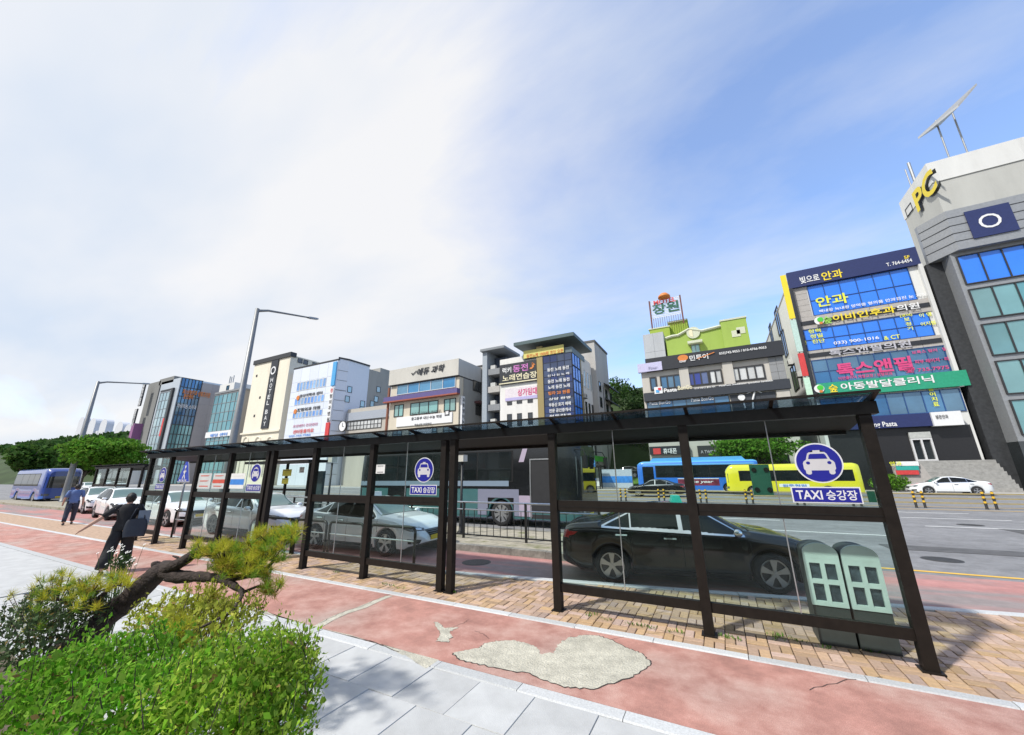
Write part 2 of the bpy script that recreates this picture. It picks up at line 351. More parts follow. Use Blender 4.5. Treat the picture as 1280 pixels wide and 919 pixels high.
# pale slabs on the camera's side of the cycle path
sx, sy = .60, .60
slabs = {}
for i in range(-19, 5):
    for j in range(0, 6):
        x, y = i*sx+(.3 if j % 2 else 0), 3.79-(j+1)*sy
        if x < -11.5: continue
        q = slabs.get(0)
        if q is None:
            b = MB(); brick_mesh(b, 0, 0, sx, sy, 0, .0015, .002); q = slabs[0] = b.mesh('paving_slab', slab_m)
        o = link('paving_slab', q, walk); o.location = (x+sx/2, y+sy/2, random.uniform(-.003, .002)); o.rotation_euler = (random.uniform(-.003, .003), random.uniform(-.003, .003), 0)
struct('slab_walk', MB().box(-120, -11.5, .18, 3.79, -.03, -.002), slab_m)
ck = pm('crack_dark', (.05, .04, .035), .95)
# pale repair patches and the filled crack across the red path
def wob(pts, n=5, a=.012):
    out = []
    for p, q in zip(pts, pts[1:]+pts[:1]):
        for k in range(n):
            t = k/n; out.append((p[0]*(1-t)+q[0]*t+random.uniform(-a, a), p[1]*(1-t)+q[1]*t+random.uniform(-a, a)))
    return out
def patch(pxs, z=.004):
    P = wob([onZ(a, b, 0)[:2] for a, b in pxs], 8, .016); c = (sum(p[0] for p in P)/len(P), sum(p[1] for p in P)/len(P))
    rim = [(p[0]+(p[0]-c[0])*.012+random.uniform(-.006, .006), p[1]+(p[1]-c[1])*.02+random.uniform(-.006, .006)) for p in P]
    tri_patch(rim, z-.0015, ck, 'patch_edge'); tri_patch(P, z, concrete, 'repair_patch')
def tri_patch(P, z, m, nm):
    bm = bmesh.new(); vs = [bm.verts.new((p[0], p[1], z)) for p in P]; bm.faces.new(vs)
    me = bpy.data.meshes.new(nm); bmesh.ops.triangulate(bm, faces=bm.faces); bmesh.ops.recalc_face_normals(bm, faces=bm.faces)
    if sum(f.normal.z for f in bm.faces) < 0: bmesh.ops.reverse_faces(bm, faces=bm.faces)
    bm.to_mesh(me); bm.free(); me.materials.append(m); return link(nm, me, redp)
patch([(542, 778), (548, 778), (556, 785), (573, 785), (562, 790), (565, 796), (560, 803), (546, 802), (551, 793)])
patch([(566, 816), (598, 811), (606, 805), (622, 802), (641, 801), (656, 804), (672, 810), (676, 818), (693, 816), (697, 806), (711, 798), (730, 794), (749, 795), (767, 802), (782, 810), (801, 817), (815, 830), (790, 846), (740, 862), (700, 858), (660, 842), (610, 833), (575, 825)], .0045)
crk = [(487, 745), (470, 752), (452, 760), (430, 767), (412, 775), (398, 783), (385, 786)]
P = [onZ(a, b, 0) for a, b in crk]
strip = []
for i, p in enumerate(P): strip.append((p[0]-.05-random.uniform(0, .03), p[1]-.035))
for p in P[::-1]: strip.append((p[0]+.045+random.uniform(0, .03), p[1]+.03))
q = MB(); n = len(P)
for i in range(n-1): q.poly([(strip[i][0], strip[i][1], .0042), (strip[i+1][0], strip[i+1][1], .0042), (strip[2*n-2-i][0], strip[2*n-2-i][1], .0042), (strip[2*n-1-i][0], strip[2*n-1-i][1], .0042)][::1])
q.build('crack_filling', concrete, redp)
def crack(pxs, w=.009):
    pts = []
    for (a, b), (c, d) in zip(pxs[:-1], pxs[1:]):
        for k in range(6): t = k/6; pts.append(Vector(onZ(a+(c-a)*t, b+(d-b)*t, 0))+Vector((random.uniform(-.015, .015), random.uniform(-.015, .015), 0)))
    q = MB()
    for a, b in zip(pts[:-1], pts[1:]):
        d = (b-a).normalized(); s = Vector((-d.y, d.x, 0))*w/2
        q.poly([tuple(a-s+Vector((0, 0, .005))), tuple(b-s+Vector((0, 0, .005))), tuple(b+s+Vector((0, 0, .005))), tuple(a+s+Vector((0, 0, .005)))])
    q.build('crack', ck, redp)
crack([(487, 743), (470, 750), (452, 758), (430, 765), (412, 773), (398, 781)]); crack([(565, 785), (580, 779), (586, 774)], .005); crack([(594, 789), (606, 794), (612, 799)], .005)
crack([(300, 757), (340, 774), (390, 787), (420, 792), (470, 804), (505, 818)], .012); crack([(1010, 862), (1060, 850), (1110, 846)], .006); crack([(760, 800), (830, 790), (860, 800)], .004)
edge = [onZ(a, b, 0) for a, b in ((290, 754), (330, 768), (378, 786), (400, 789), (430, 796), (470, 808), (500, 822), (530, 838))]
q = MB()
for a, b in zip(edge[:-1], edge[1:]): q.poly([(a[0], 3.957, .0035), (b[0], 3.957, .0035), (b[0], b[1]+random.uniform(.02, .12), .0035), (a[0], a[1]+.07, .0035)])
q.build('edge_filling', concrete, redp)
# island with kerb, railings stand on it
isl = struct('bus_island', MB().prism([(-62, 9.80, -.11), (-3.25, 9.80, -.11), (-2.75, 10.1, -.11), (-2.6, 10.9, -.11), (-2.75, 11.9, -.11), (-3.4, 12.85, -.11), (-62, 12.85, -.11)], (0, 0, .155)), pm('island_paving', (.34, .31, .24), .9, var=.25, scale=5, bump=.5, col2=(.17, .17, .08), c2lo=.55, c2hi=.68, c2scale=1.4))
kerbs([(-24, 9.64), (-3.2, 9.64)], .16, -.12, .075, kerb_dark, isl)
kerbs([(-3.2, 9.64), (-2.72, 9.9), (-2.46, 10.5), (-2.44, 11.3), (-2.7, 12.2), (-3.3, 13.0)], .14, -.12, .075, kerb_dark, isl, seg=.7)
kerbs([(-3.4, 13.02), (-24, 13.02)], .16, -.12, .075, kerb_dark, isl)
# lane lines
def line(x0, x1, y, w, m, name='lane_line'): struct(name, MB().poly([(x0, y-w/2, -.0985), (x1, y-w/2, -.0985), (x1, y+w/2, -.0985), (x0, y+w/2, -.0985)]), m)
line(-2.2, 60, 11.95, .13, paint_y, 'edge_line'); line(-120, 90, 29.35, .14, paint_y, 'centre_line'); line(-120, 90, 31.6, .14, paint_y, 'centre_line')
for y in (17.6, 21., 24.3, 27.2):
    for k in range(-9, 8): line(k*8-1.4+(y % 3), k*8+2.0+(y % 3), y, .13, paint_w)
for y in (35, 38.5, 42):
    for k in range(-9, 8): line(k*8, k*8+3.2, y, .13, paint_w)
# road repairs and covers
tar = pm('tar_patch', (.10, .10, .102), .9, var=.2, scale=3, bump=.4, bscale=120, speck=.2); cover_m = pm('cast_iron', (.07, .068, .065), .6, .5, var=.3, scale=20, bump=.5, bscale=60)
for i, (x, y, w, d) in enumerate(((5.5, 15.2, 3.4, .9), (9.5, 20.2, 2.0, 1.6), (1.2, 22.6, 5.0, .7), (14, 25.6, 4.2, 1.2), (6.6, 10.2, 1.6, .6))):
    q = MB(); q.prism([(a_, b_, -.0993) for a_, b_ in wob([(x-w/2, y-d/2), (x+w/2, y-d/2+.05), (x+w/2, y+d/2), (x-w/2, y+d/2-.04)], 6, .03)], (0, 0, .0025)); struct('tar_patch', q, tar)
for x, y in ((4.4, 13.6), (8.2, 22.0), (-5.6, 8.6)):
    q = MB(); q.lathe([(.001, .006), (.30, .006), (.31, .0), (.36, .0), (.37, -.01)], 24, (x, y, -.099)); struct('manhole_cover', q, cover_m)
struct('far_pavement', MB().box(-420, 160, 48, 66, -.13, .0), far_pave)
struct('far_kerb', MB().box(-420, 160, 47.8, 47.99, -.13, .012), granite)
pl = struct('planting_bed', MB().prism([(-9.5, -3.0, -.03), (-1.9, -3.0, -.03), (-1.9, 1.35, -.03), (-2.3, 1.75, -.03), (-9.5, 1.75, -.03)], (0, 0, .09)), soil)
# ================================================================ TAXI SHELTER
brown = pm('brown_steel', (.014, .011, .009), .5, var=.25, scale=9, spec=.22, bump=.03)
dark_soffit = pm('dark_soffit', (.014, .013, .012), .6, var=.1, spec=.2)
pane_m = glass('shelter_glass', (.875, .95, .93), 1.22, 0, .003)
sheet_m = glass('roof_sheet', (.55, .66, .74), 1.45, .05, .10, (.45, .5, .52))
silver = pm('brushed_silver', (.55, .56, .56), .35, .9, var=.08)
stk_blue = pm('sticker_blue', (.020, .022, .26), .35, var=.05)
stk_white = pm('sticker_white', (.70, .70, .72), .4, var=.04)
stk_grey = pm('sticker_grey', (.56, .55, .57), .4, var=.04)
YS = 6.043
def disc(n, c, rx, rz, y): return [(c[0]+rx*math.cos(2*math.pi*i/n), y, c[1]+rz*math.sin(2*math.pi*i/n)) for i in range(n)]
def flat(poly, y, m, parent, name, t=.003):
    """a thin plate facing the camera's side (-Y), outline given as (x, z)"""
    return MB().prism([(p[0], y, p[1]) for p in poly], (0, -t, 0)).build(name, m, parent)
def circle(cx, cz, rx, rz, n=40): return [(cx+rx*math.cos(2*math.pi*i/n), cz+rz*math.sin(2*math.pi*i/n)) for i in range(n)]
def taxi_sticker(sh, cx, y, k=1.0):
    cz = 2.085; r = .245*k
    s = flat(circle(cx, cz, r, r), y-.008, stk_white, sh, 'taxi_sticker')
    flat(circle(cx, cz, r*.93, r*.93), y-.012, stk_blue, s, 'sticker_field')
    def t(p): return [(cx+a*r*1.0, cz+b*r) for a, b in p]
    body = [(-.66,-.02),(-.62,.07),(-.50,.16),(-.46,.30),(-.40,.46),(-.33,.53),(-.15,.545),(-.15,.63),(.15,.63),(.15,.545),(.33,.53),(.40,.46),(.46,.30),(.50,.16),(.62,.07),(.66,-.02),(.66,-.30),(.60,-.38),(.60,-.52),(.52,-.58),(.42,-.58),(.36,-.52),(.36,-.38),(-.36,-.38),(-.36,-.52),(-.42,-.58),(-.52,-.58),(-.60,-.52),(-.60,-.38),(-.66,-.30)]
    q = MB(); P = t(body); top = P[3:13]; 
    bm = bmesh.new(); bm.faces.new([bm.verts.new((p[0], y-.0155, p[1])) for p in P]); bmesh.ops.triangulate(bm, faces=bm.faces)
    me = bpy.data.meshes.new('taxi_symbol'); bm.to_mesh(me); bm.free(); me.materials.append(stk_grey); sy_ = link('taxi_symbol', me, s)
    flat(t([(-.40,.20),(-.34,.40),(-.28,.45),(.28,.45),(.34,.40),(.40,.20)]), y-.017, stk_blue, s, 'symbol_window', .001)
    for e in (-1, 1): flat([(cx+e*.44*r+.085*r*math.cos(2*math.pi*i/14), cz+.0*r+.075*r*math.sin(2*math.pi*i/14)) for i in range(14)], y-.017, stk_blue, s, 'symbol_lamp', .001)
    w = .345*k
    pl_ = flat([(cx-w, 1.612), (cx+w, 1.612), (cx+w, 1.800), (cx-w, 1.800)], y-.008, stk_white, s, 'name_plate')
    flat([(cx-w+.014, 1.626), (cx+w-.014, 1.626), (cx+w-.014, 1.786), (cx-w+.014, 1.786)], y-.012, stk_blue, s, 'name_field')
    txt('TAXI', stk_white, s, (cx-.165*k, y-.016, 1.706), .265*k, .105, bold=.022)
    txt('승강장', stk_white, s, (cx+.155*k, y-.016, 1.706), .30*k, .115, bold=.016)
def notice(sh, px0, py0, px1, py1, y, c1, c2, lines=3, band=None):
    a, b = onY(px0, py0, y), onY(px1, py1, y); x0, x1, z1, z0 = min(a[0], b[0]), max(a[0], b[0]), max(a[2], b[2]), min(a[2], b[2])
    s = flat([(x0, z0), (x1, z0), (x1, z1), (x0, z1)], y-.006, c1, sh, 'notice')
    h = z1-z0; w = x1-x0
    if band: flat([(x0+.01, z0+h*band[0]), (x1-.01, z0+h*band[0]), (x1-.01, z0+h*band[1]), (x0+.01, z0+h*band[1])], y-.010, band[2], s, 'colour_band', .001)
    for k in range(lines):
        zc = z1-h*(.16+.68*k/max(1, lines-1)); flat([(x0+w*.15, zc-h*.03), (x1-w*.15-random.uniform(0, w*.2), zc-h*.03), (x1-w*.15, zc+h*.03), (x0+w*.15, zc+h*.03)], y-.0115, c2, s, 'print_line', .001)
    return s
def shelter(label, posts, bays, group='taxi shelters', roof=(None, None), stickers=(), y=YS, light=False):
    sh = empty('taxi_shelter', (posts[len(posts)//2], y, 0), label, 'shelter', group)
    hw = .06
    for x in posts:
        MB().box(x-hw, x+hw, y-hw, y+hw, -.035, 2.64).build('post', brown, sh)
        if not light: MB().box(x-.09, x+.09, y-.09, y+.09, -.02, .012).build('foot_plate', brown, sh)
    x0, x1 = (roof[0] if roof[0] is not None else posts[0]-.12), (roof[1] if roof[1] is not None else posts[-1]+.10)
    MB().box(x0, x1, y-.075, y+.075, 2.64, 2.79).build('front_beam', brown, sh)
    MB().box(x0+.05, x1-.05, y+1.18, y+1.28, 2.50, 2.66).build('rear_beam', brown, sh)
    MB().prism([(x0+.01, y+.08, 2.70), (x0+.01, y+1.18, 2.55), (x0+.01, y+1.18, 2.58), (x0+.01, y+.08, 2.73)], (x1-x0-.02, 0, 0)).build('soffit', dark_soffit, sh)
    n = max(2, round((x1-x0)/1.02)); ed = MB()
    for i in range(n+1):
        x = x0+.03+(x1-x0-.06)*i/n
        MB().prism([(x-.022, y-.27, 2.862), (x-.022, y-.27, 2.882), (x-.022, y-.05, 2.862), (x-.022, y+1.24, 2.69), (x-.022, y+1.24, 2.665), (x-.022, y-.03, 2.79)], (.044, 0, 0)).build('rafter', brown, sh)
        if i < n:
            xa, xb = x+.024, x0+.03+(x1-x0-.06)*(i+1)/n-.024
            MB().prism([(xa, y-.265, 2.874), (xa, y+1.23, 2.684), (xa, y+1.23, 2.690), (xa, y-.265, 2.880)], (xb-xa, 0, 0)).build('roof_sheet', sheet_m, sh)
    ed.bar((x0, y-.285, 2.876), (x1, y-.285, 2.876), .03, .03); ed.build('edge_trim', brown, sh)
    for (a, b) in bays:
        xa, xb = a+hw, b-hw
        MB().box(xa, xb, y-.035, y+.035, 1.42, 1.575).build('middle_rail', brown, sh)
        MB().box(xa, xb, y-.04, y-.036, 1.478, 1.49).build('rail_groove', dark_soffit, sh)
        MB().box(xa, xb, y-.035, y+.035, .26, .375).build('bottom_rail', brown, sh)
        mid = (xa+xb)/2
        for (za, zb) in ((.372, 1.423), (1.572, 2.642)):
            for (p, q) in ((xa-.01, mid-.003), (mid+.003, xb+.01)):
                MB().box(p, q, y-.004, y+.004, za, zb).build('glass_pane', pane_m, sh)
            MB().box(mid-.006, mid+.006, y-.007, y+.007, za, zb).build('pane_joint', silver, sh)
    for cx in stickers: taxi_sticker(sh, cx, y, .98)
    return sh
XP = [-17.42, -15.95, -14.15, -12.34, -10.52, -10.30, -8.59, -6.65, -4.70, -4.48, -2.44, -.40, 1.63]
shl = shelter('long dark brown steel and glass taxi shelter running across the foreground', XP,
    [(-17.42, -15.95), (-14.15, -12.34), (-12.34, -10.52), (-8.59, -6.65), (-6.65, -4.70), (-2.44, -.40), (-.40, 1.63)], roof=(-17.75, 1.76), stickers=(1.09, -5.2, -11.02, -16.40))
paper = pm('notice_paper', (.72, .72, .70), .7, var=.05); ink_r = pm('ink_red', (.55, .08, .05), .6); ink_b = pm('ink_blue', (.05, .22, .62), .6); ink_k = pm('ink_black', (.04, .04, .045), .6)
paper_g = pm('notice_grey', (.52, .54, .53), .7, var=.08); paper_y = pm('notice_yellow', (.75, .66, .08), .6)
notice(shl, 250, 592, 262, 611, YS, paper_g, ink_r, 3); notice(shl, 268, 592, 280, 611, YS, paper_g, ink_r, 2, (.35, .6, ink_r)); notice(shl, 290, 592, 304, 611, YS, paper, paper, 1, (.25, .62, ink_b))
notice(shl, 471, 581, 481, 592, YS, paper, ink_k, 2)
# dark green notice case seen from behind, in the right-hand bay
a, b = onY(934, 583, YS+.1), onY(966, 617, YS+.1)
case_g = pm('case_green', (.02, .10, .065), .5, var=.1)
cs = MB().box(a[0]+.02, b[0]+.01, YS+.08, YS+.12, b[2]-.02, a[2]+.02).build('notice_case_back', case_g, shl)
for ex in (.2, .8):
    for ez in (.14, .86):
        MB().lathe([(.001, -.012), (.03, -.012), (.03, 0)], 12, (a[0]+(b[0]-a[0])*ex+.02, YS+.08, b[2]+(a[2]-b[2])*ez), 'Y').build('case_knob', dark_soffit, cs)
a, b = onY(1083, 614, YS+.1), onY(1096, 628, YS+.1)
MB().box(a[0], b[0], YS+.08, YS+.11, b[2], a[2]).build('notice_case_back', case_g, shl)
shelter('smaller taxi shelter standing beyond the long one among the white cars', [-41.2, -39.2, -37.2, -35.2, -33.4], [(-41.2, -39.2), (-39.2, -37.2), (-37.2, -35.2)], roof=(-41.5, -33.1), y=11.2, light=True)
# ================================================================ VEHICLES
from mathutils.bvhtree import BVHTree
def lerp(tab, x):
    if x <= tab[0][0]: return tab[0][1]
    for (a, p), (b, q) in zip(tab[:-1], tab[1:]):
        if x <= b:
            t = (x-a)/(b-a); t2 = t*t*(3-2*t)*.35+t*.65; return p+(q-p)*t2
    return tab[-1][1]
def crom(P, k):
    out = []
    for i in range(len(P)-1):
        p0, p1, p2, p3 = P[max(i-1, 0)], P[i], P[i+1], P[min(i+2, len(P)-1)]
        for s in range(k[i]):
            t = s/k[i]
            out.append(tuple(.5*((2*p1[c])+(-p0[c]+p2[c])*t+(2*p0[c]-5*p1[c]+4*p2[c]-p3[c])*t*t+(-p0[c]+3*p1[c]-3*p2[c]+p3[c])*t**3)*1. for c in (0, 1)))
    out.append(P[-1]); return out
def paint(name, col, metal=.0, rough=.28, coat=1.):
    m = pm(name, col, rough, metal, var=.03, scale=3, coat=coat); return m
car_glass = glass('car_glass', (.10, .13, .125), 1.4, 0, .004)
car_glass_w = glass('car_windscreen', (.42, .52, .50), 1.5, 0, .01)
car_in = pm('car_interior', (.02, .02, .022), .8)
tyre_m = pm('tyre_rubber', (.018, .018, .019), .85, bump=.2); alloy = pm('alloy', (.50, .51, .52), .30, .85, var=.05); alloy_d = pm('alloy_dark', (.10, .10, .105), .4, .7)
grill_m = pm('grille_steel', (.22, .225, .23), .35, .6, var=.05); chrome = pm('chrome', (.75, .76, .77), .12, 1., var=.03); blackp = pm('black_plastic', (.014, .014, .015), .6, spec=.2); lamp_w = pm('lamp_housing', (.09, .095, .10), .15, .2, coat=1.); lamp_l = pm('lamp_lens_clear', (.80, .82, .84), .1, .5, coat=1.)
lamp_r = pm('lamp_red', (.34, .012, .012), .18, coat=1.); plate_y = pm('plate_yellow', (.72, .52, .03), .5); plate_w = pm('plate_white', (.72, .72, .70), .5); seam_m = pm('panel_gap', (.012, .012, .013), .8)
SED = dict(L=4.85, top=[(-2.425, .50), (-2.40, .80), (-2.34, 1.0), (-2.22, 1.07), (-1.80, 1.12), (-1.62, 1.14), (-.85, 1.41), (-.45, 1.465), (-.05, 1.475), (.32, 1.435), (1.12, 1.03), (1.65, .955), (2.10, .83), (2.30, .70), (2.40, .56), (2.425, .46)],
    belt=[(-2.425, .48), (-2.40, .78), (-2.32, .95), (-2.15, 1.01), (-1.6, 1.04), (-.8, 1.0), (0, .97), (1.1, .935), (1.65, .88), (2.10, .76), (2.30, .64), (2.40, .52), (2.425, .44)],
    w=[(-2.425, .52), (-2.40, .68), (-2.30, .80), (-2.1, .87), (-1.6, .91), (0, .925), (1.4, .915), (1.9, .88), (2.18, .79), (2.33, .62), (2.41, .45), (2.425, .36)],
    wr=[(-1.62, .72), (-1.2, .64), (-.8, .60), (.0, .60), (.4, .605), (.8, .66), (1.12, .76)], wb=2.80, wo=.0, r=.335, win=(-1.62, 1.12))
def mk_lay(bvh, t):
    def lay(A, B, d, far, m, nm, par=t, n=10, k=5, off=.006):
        """patch between two polylines (3-D start points), dropped along d onto the body"""
        d = Vector(d).normalized(); rows = []
        def at(pl, s):
            Ls = [0]
            for a, b in zip(pl[:-1], pl[1:]): Ls.append(Ls[-1]+(Vector(b)-Vector(a)).length)
            s *= Ls[-1]
            for i in range(len(pl)-1):
                if s <= Ls[i+1]+1e-9: return Vector(pl[i]).lerp(Vector(pl[i+1]), (s-Ls[i])/max(1e-9, Ls[i+1]-Ls[i]))
            return Vector(pl[-1])
        for i in range(n+1):
            a, b = at(A, i/n), at(B, i/n); row = []
            for j in range(k+1):
                o = a.lerp(b, j/k)-d*far; h = bvh.ray_cast(o, d)
                row.append(h[0]+h[1].normalized()*off*(1 if h[1].dot(d) < 0 else -1) if h[0] else None)
            rows.append(row)
        g_ = MB(); idx = {}
        for i in range(n+1):
            for j in range(k+1):
                if rows[i][j] is not None: idx[i, j] = len(g_.v); g_.v.append(tuple(rows[i][j]))
        for i in range(n):
            for j in range(k):
                c = [(i, j), (i+1, j), (i+1, j+1), (i, j+1)]
                if all(e in idx for e in c):
                    f = tuple(idx[e] for e in c); nn = (Vector(g_.v[f[1]])-Vector(g_.v[f[0]])).cross(Vector(g_.v[f[2]])-Vector(g_.v[f[1]]))
                    g_.f.append(f if nn.dot(d) < 0 else f[::-1]); g_.m.append(0)
        if not g_.f: return None
        return g_.build(nm, m, par, True)
    return lay
def car(name, P, paint_m, sunroof=False, taxi=None, plate=plate_w, rim=alloy, spoke=5):
    """car at the origin pointing +X: a lofted body, everything else laid on its surface"""
    t = empty(name, (0, 0, 0)); L = P['L']/2; hb = P['wb']/2; wo = P['wo']; ra = P['r']+.045; zs = .21
    w0, w1 = P['win']
    def zb(x):
        z = zs+(.06 if abs(x) > L-.35 else 0)+max(0, abs(x)-(L-.3))*.3
        for c in (-hb+wo, hb+wo):
            if abs(x-c) < ra: z = max(z, P['r']+math.sqrt(max(0, ra*ra-(x-c)**2))-.0)
        return z
    xs = set(np.round(np.linspace(-L, L, 46), 3))
    for c in (-hb+wo, hb+wo): xs |= set(np.round(c+ra*np.cos(np.linspace(0, math.pi, 15)), 3)) | {round(c-ra-.002, 3), round(c+ra+.002, 3)}
    for e in (.004, .012, .025, .045, .075, .11): xs |= {round(-L+e, 3), round(L-e, 3)}
    xs |= {w0, w1}; xs = sorted(xs)
    def section(x):
        w, b, tp, z = lerp(P['w'], x), lerp(P['belt'], x), lerp(P['top'], x), min(zb(x), lerp(P['belt'], x)-.06)
        if w0 < x < w1:
            wr = lerp(P['wr'], x); k = min(1, (tp-b)/.12); wr = wr*k+(w-.10)*(1-k); ze = tp-.045*k-.004
        else: wr = w-.10; ze = b+(tp-b)*.55
        return [(0, z), (w-.24, z), (w-.035, z), (w-.004, z+.2*(b-z)), (w+.004, z+.58*(b-z)), (w-.012, b-.05), (w-.05, b), (wr+.015, ze-.02), (wr-.05, ze+.018), (wr*.5, tp-.004), (0, tp)]
    grid = []
    for x in xs:
        s = section(x); c = [s[0], s[1]]+crom(s[2:], [3, 3, 3, 2, 5, 2, 3, 3])
        full = [(x, -y, z) for y, z in c]+[(x, y, z) for y, z in c[::-1][1:]]
        grid.append(full)
    q = MB(); q.grid(grid); q.poly(grid[0]); q.poly(grid[-1][::-1])
    q.f = [f[::-1] for f in q.f]
    me = q.mesh('body', paint_m)
    bm = bmesh.new(); bm.from_mesh(me); bmesh.ops.recalc_face_normals(bm, faces=bm.faces)
    for f in bm.faces: f.smooth = True
    for e in bm.edges:
        if len(e.link_faces) == 2 and e.calc_face_angle(0) > R(50): e.smooth = False
    bvh = BVHTree.FromBMesh(bm); bm.to_mesh(me); bm.free()
    body = link('body', me, t)
    lay = mk_lay(bvh, t)
    def zt(x): return lerp(P['top'], x)-.085
    def be(x): return lerp(P['belt'], x)+.012
    # side glass, doors and trim on both sides
    a0, a1, bq, c1 = P.get('side', (-1.50, -.98, -.06, .98))
    for sd_ in (-1, 1):
        d = (0, -sd_, 0); Y = lambda pts: [(x, sd_*1.2, z) for x, z in pts]
        def side(pa, pb, m, nm, n=12, k=6, off=.006): return lay(Y(pa), Y(pb), d, 0, m, nm, n=n, k=k, off=off)
        xq = np.linspace
        side([(a0-.06, be(a0)+.01), (a1+.0, zt(a1)+.03), (bq, zt(bq)+.03), (.3, zt(.3)+.03), (c1+.04, be(c1)+.0)], [(a0-.06, be(a0)-.03), (a1, be(a1)-.03), (bq, be(bq)-.03), (c1+.04, be(c1)-.03)], chrome if P.get('chrome', 1) else blackp, 'window_surround', 24, 4, .003)
        side([(a0, be(a0)+.005), (a1-.03, zt(a1-.03))], [(a0, be(a0)), (a1-.03, be(a1-.03))], car_glass, 'quarter_window', 6, 4)
        side([(a1, zt(a1)), (a1/2, zt(a1/2)), (bq-.045, zt(bq))], [(a1, be(a1)), (bq-.045, be(bq))], car_glass, 'rear_side_window')
        side([(bq+.035, zt(bq)), (.3, zt(.3)), (c1-.03, be(c1)+.02)], [(bq+.035, be(bq)), (c1-.03, be(c1))], car_glass, 'front_side_window')
        for xa, xb in ((c1+.12, c1+.10), (bq, bq+.0), (-hb+wo+ra+.02, -1.02)):
            side([(xa-.005, .30), (xb-.005, be(xb)-.03)], [(xa+.005, .30), (xb+.005, be(xb)-.03)], seam_m, 'door_gap', 12, 1, .003)
        side([(-hb+wo+ra+.05, .295), (hb+wo-ra-.05, .295)], [(-hb+wo+ra+.05, .215), (hb+wo-ra-.05, .215)], blackp, 'sill_trim', 12, 2, .005)
        for xh in (bq-.22, bq-1.12):
            hz = be(xh)-.13
            o = bvh.ray_cast(Vector((xh, sd_*1.3, hz)), Vector(d))[0]
            if o: MB().bar((xh-.11, o.y+sd_*.03, hz), (xh+.11, o.y+sd_*.03, hz), .022, .028).build('door_handle', chrome if P.get('chrome', 1) else paint_m, t)
        # mirror
        mx_ = c1-.10; wv = lerp(P['w'], mx_)
        mm = MB(); mm.lathe([(.001, -.12), (.05, -.11), (.075, -.05), (.08, .03), (.07, .10), (.001, .11)], 14, (mx_, 0, 0), 'Y')
        mm.v = [(mx_+(v[0]-mx_)*.9, sd_*(wv+.08+v[1]*.8), be(mx_)+.05+v[2]*.85) for v in mm.v]
        mi_ = mm.build('mirror', paint_m if not P.get('mirror_chrome') else chrome, t, True); MB().bar((mx_+.02, sd_*(wv-.08), be(mx_)-.01), (mx_, sd_*(wv+.02), be(mx_)+.03), .05, .03).build('mirror_stalk', blackp, mi_)
        # lamps wrapped round the corners
        hl = P.get('hl', [(1.93, .80, .72), (2.10, .78, .66), (2.22, .745, .63)])
        lay([(x, sd_*1.3, z1) for x, z1, z2 in hl], [(x, sd_*1.3, z2) for x, z1, z2 in hl], d, 0, lamp_w, 'headlamp', n=10, k=4)
        lay([(L+.3, sd_*.40, .70), (L+.3, sd_*.62, .735), (L+.3, sd_*.80, .76)], [(L+.3, sd_*.44, .635), (L+.3, sd_*.62, .645), (L+.3, sd_*.80, .68)], (-1, 0, 0), 0, lamp_w, 'headlamp', n=10, k=4)
        lay([(L+.3, sd_*.50, .700), (L+.3, sd_*.70, .728)], [(L+.3, sd_*.52, .662), (L+.3, sd_*.70, .675)], (-1, 0, 0), 0, lamp_l, 'lamp_lens', n=8, k=3, off=.012)
        lay([(-L-.3, sd_*.42, .93), (-L-.3, sd_*.80, .95)], [(-L-.3, sd_*.45, .84), (-L-.3, sd_*.82, .80)], (1, 0, 0), 0, lamp_r, 'tail_lamp', n=8, k=4)
        lay([(-2.38, sd_*1.3, .93), (-2.05, sd_*1.3, .93)], [(-2.38, sd_*1.3, .80), (-2.12, sd_*1.3, .87)], d, 0, lamp_r, 'tail_lamp', n=8, k=4)
        lay([(L+.3, sd_*.56, .43), (L+.3, sd_*.82, .46)], [(L+.3, sd_*.60, .33), (L+.3, sd_*.80, .34)], (-1, 0, 0), 0, blackp, 'fog_lamp_recess', n=6, k=4)
    ys = [i/8*1.0-.5 for i in range(9)]
    # windscreens are laid down from in front / behind
    ws = lambda x, f: [(x, y*2*f*(lerp(P['wr'], x)-.02), 3) for y in ys]
    lay(ws(.37, .98), ws(1.10, 1.03), (0, 0, -1), 0, car_glass_w, 'windscreen', n=14, k=10)
    lay(ws(1.11, 1.0), ws(1.15, .95), (0, 0, -1), 0, blackp, 'wiper_cowl', n=14, k=2)
    lay(ws(-.86, .96), ws(-1.58, .98), (0, 0, -1), 0, car_glass, 'rear_window', n=14, k=8)
    if sunroof: lay(ws(.22, .85), ws(-.62, .85), (0, 0, -1), 0, car_glass, 'sunroof', n=10, k=8)
    gw = P.get('grille', .40)
    g0 = lay([(L+.3, -gw-.03, .665), (L+.3, gw+.03, .665)], [(L+.3, -gw*.62, .425), (L+.3, gw*.62, .425)], (-1, 0, 0), 0, grill_m, 'grille_surround', n=14, k=6, off=.004)
    g1 = lay([(L+.3, -gw, .65), (L+.3, gw, .65)], [(L+.3, -gw*.58, .44), (L+.3, gw*.58, .44)], (-1, 0, 0), 0, blackp, 'grille', n=14, k=6, off=.009)
    for i in range(5):
        zc = .63-.043*i; gg = gw*(.97-.085*i)
        lay([(L+.3, -gg, zc+.006), (L+.3, gg, zc+.006)], [(L+.3, -gg, zc-.006), (L+.3, gg, zc-.006)], (-1, 0, 0), 0, grill_m, 'grille_bar', g1 or t, n=12, k=1, off=.016)
    lay([(L+.3, -.62, .335), (L+.3, .62, .335)], [(L+.3, -.55, .27), (L+.3, .55, .27)], (-1, 0, 0), 0, blackp, 'lower_intake', n=12, k=2)
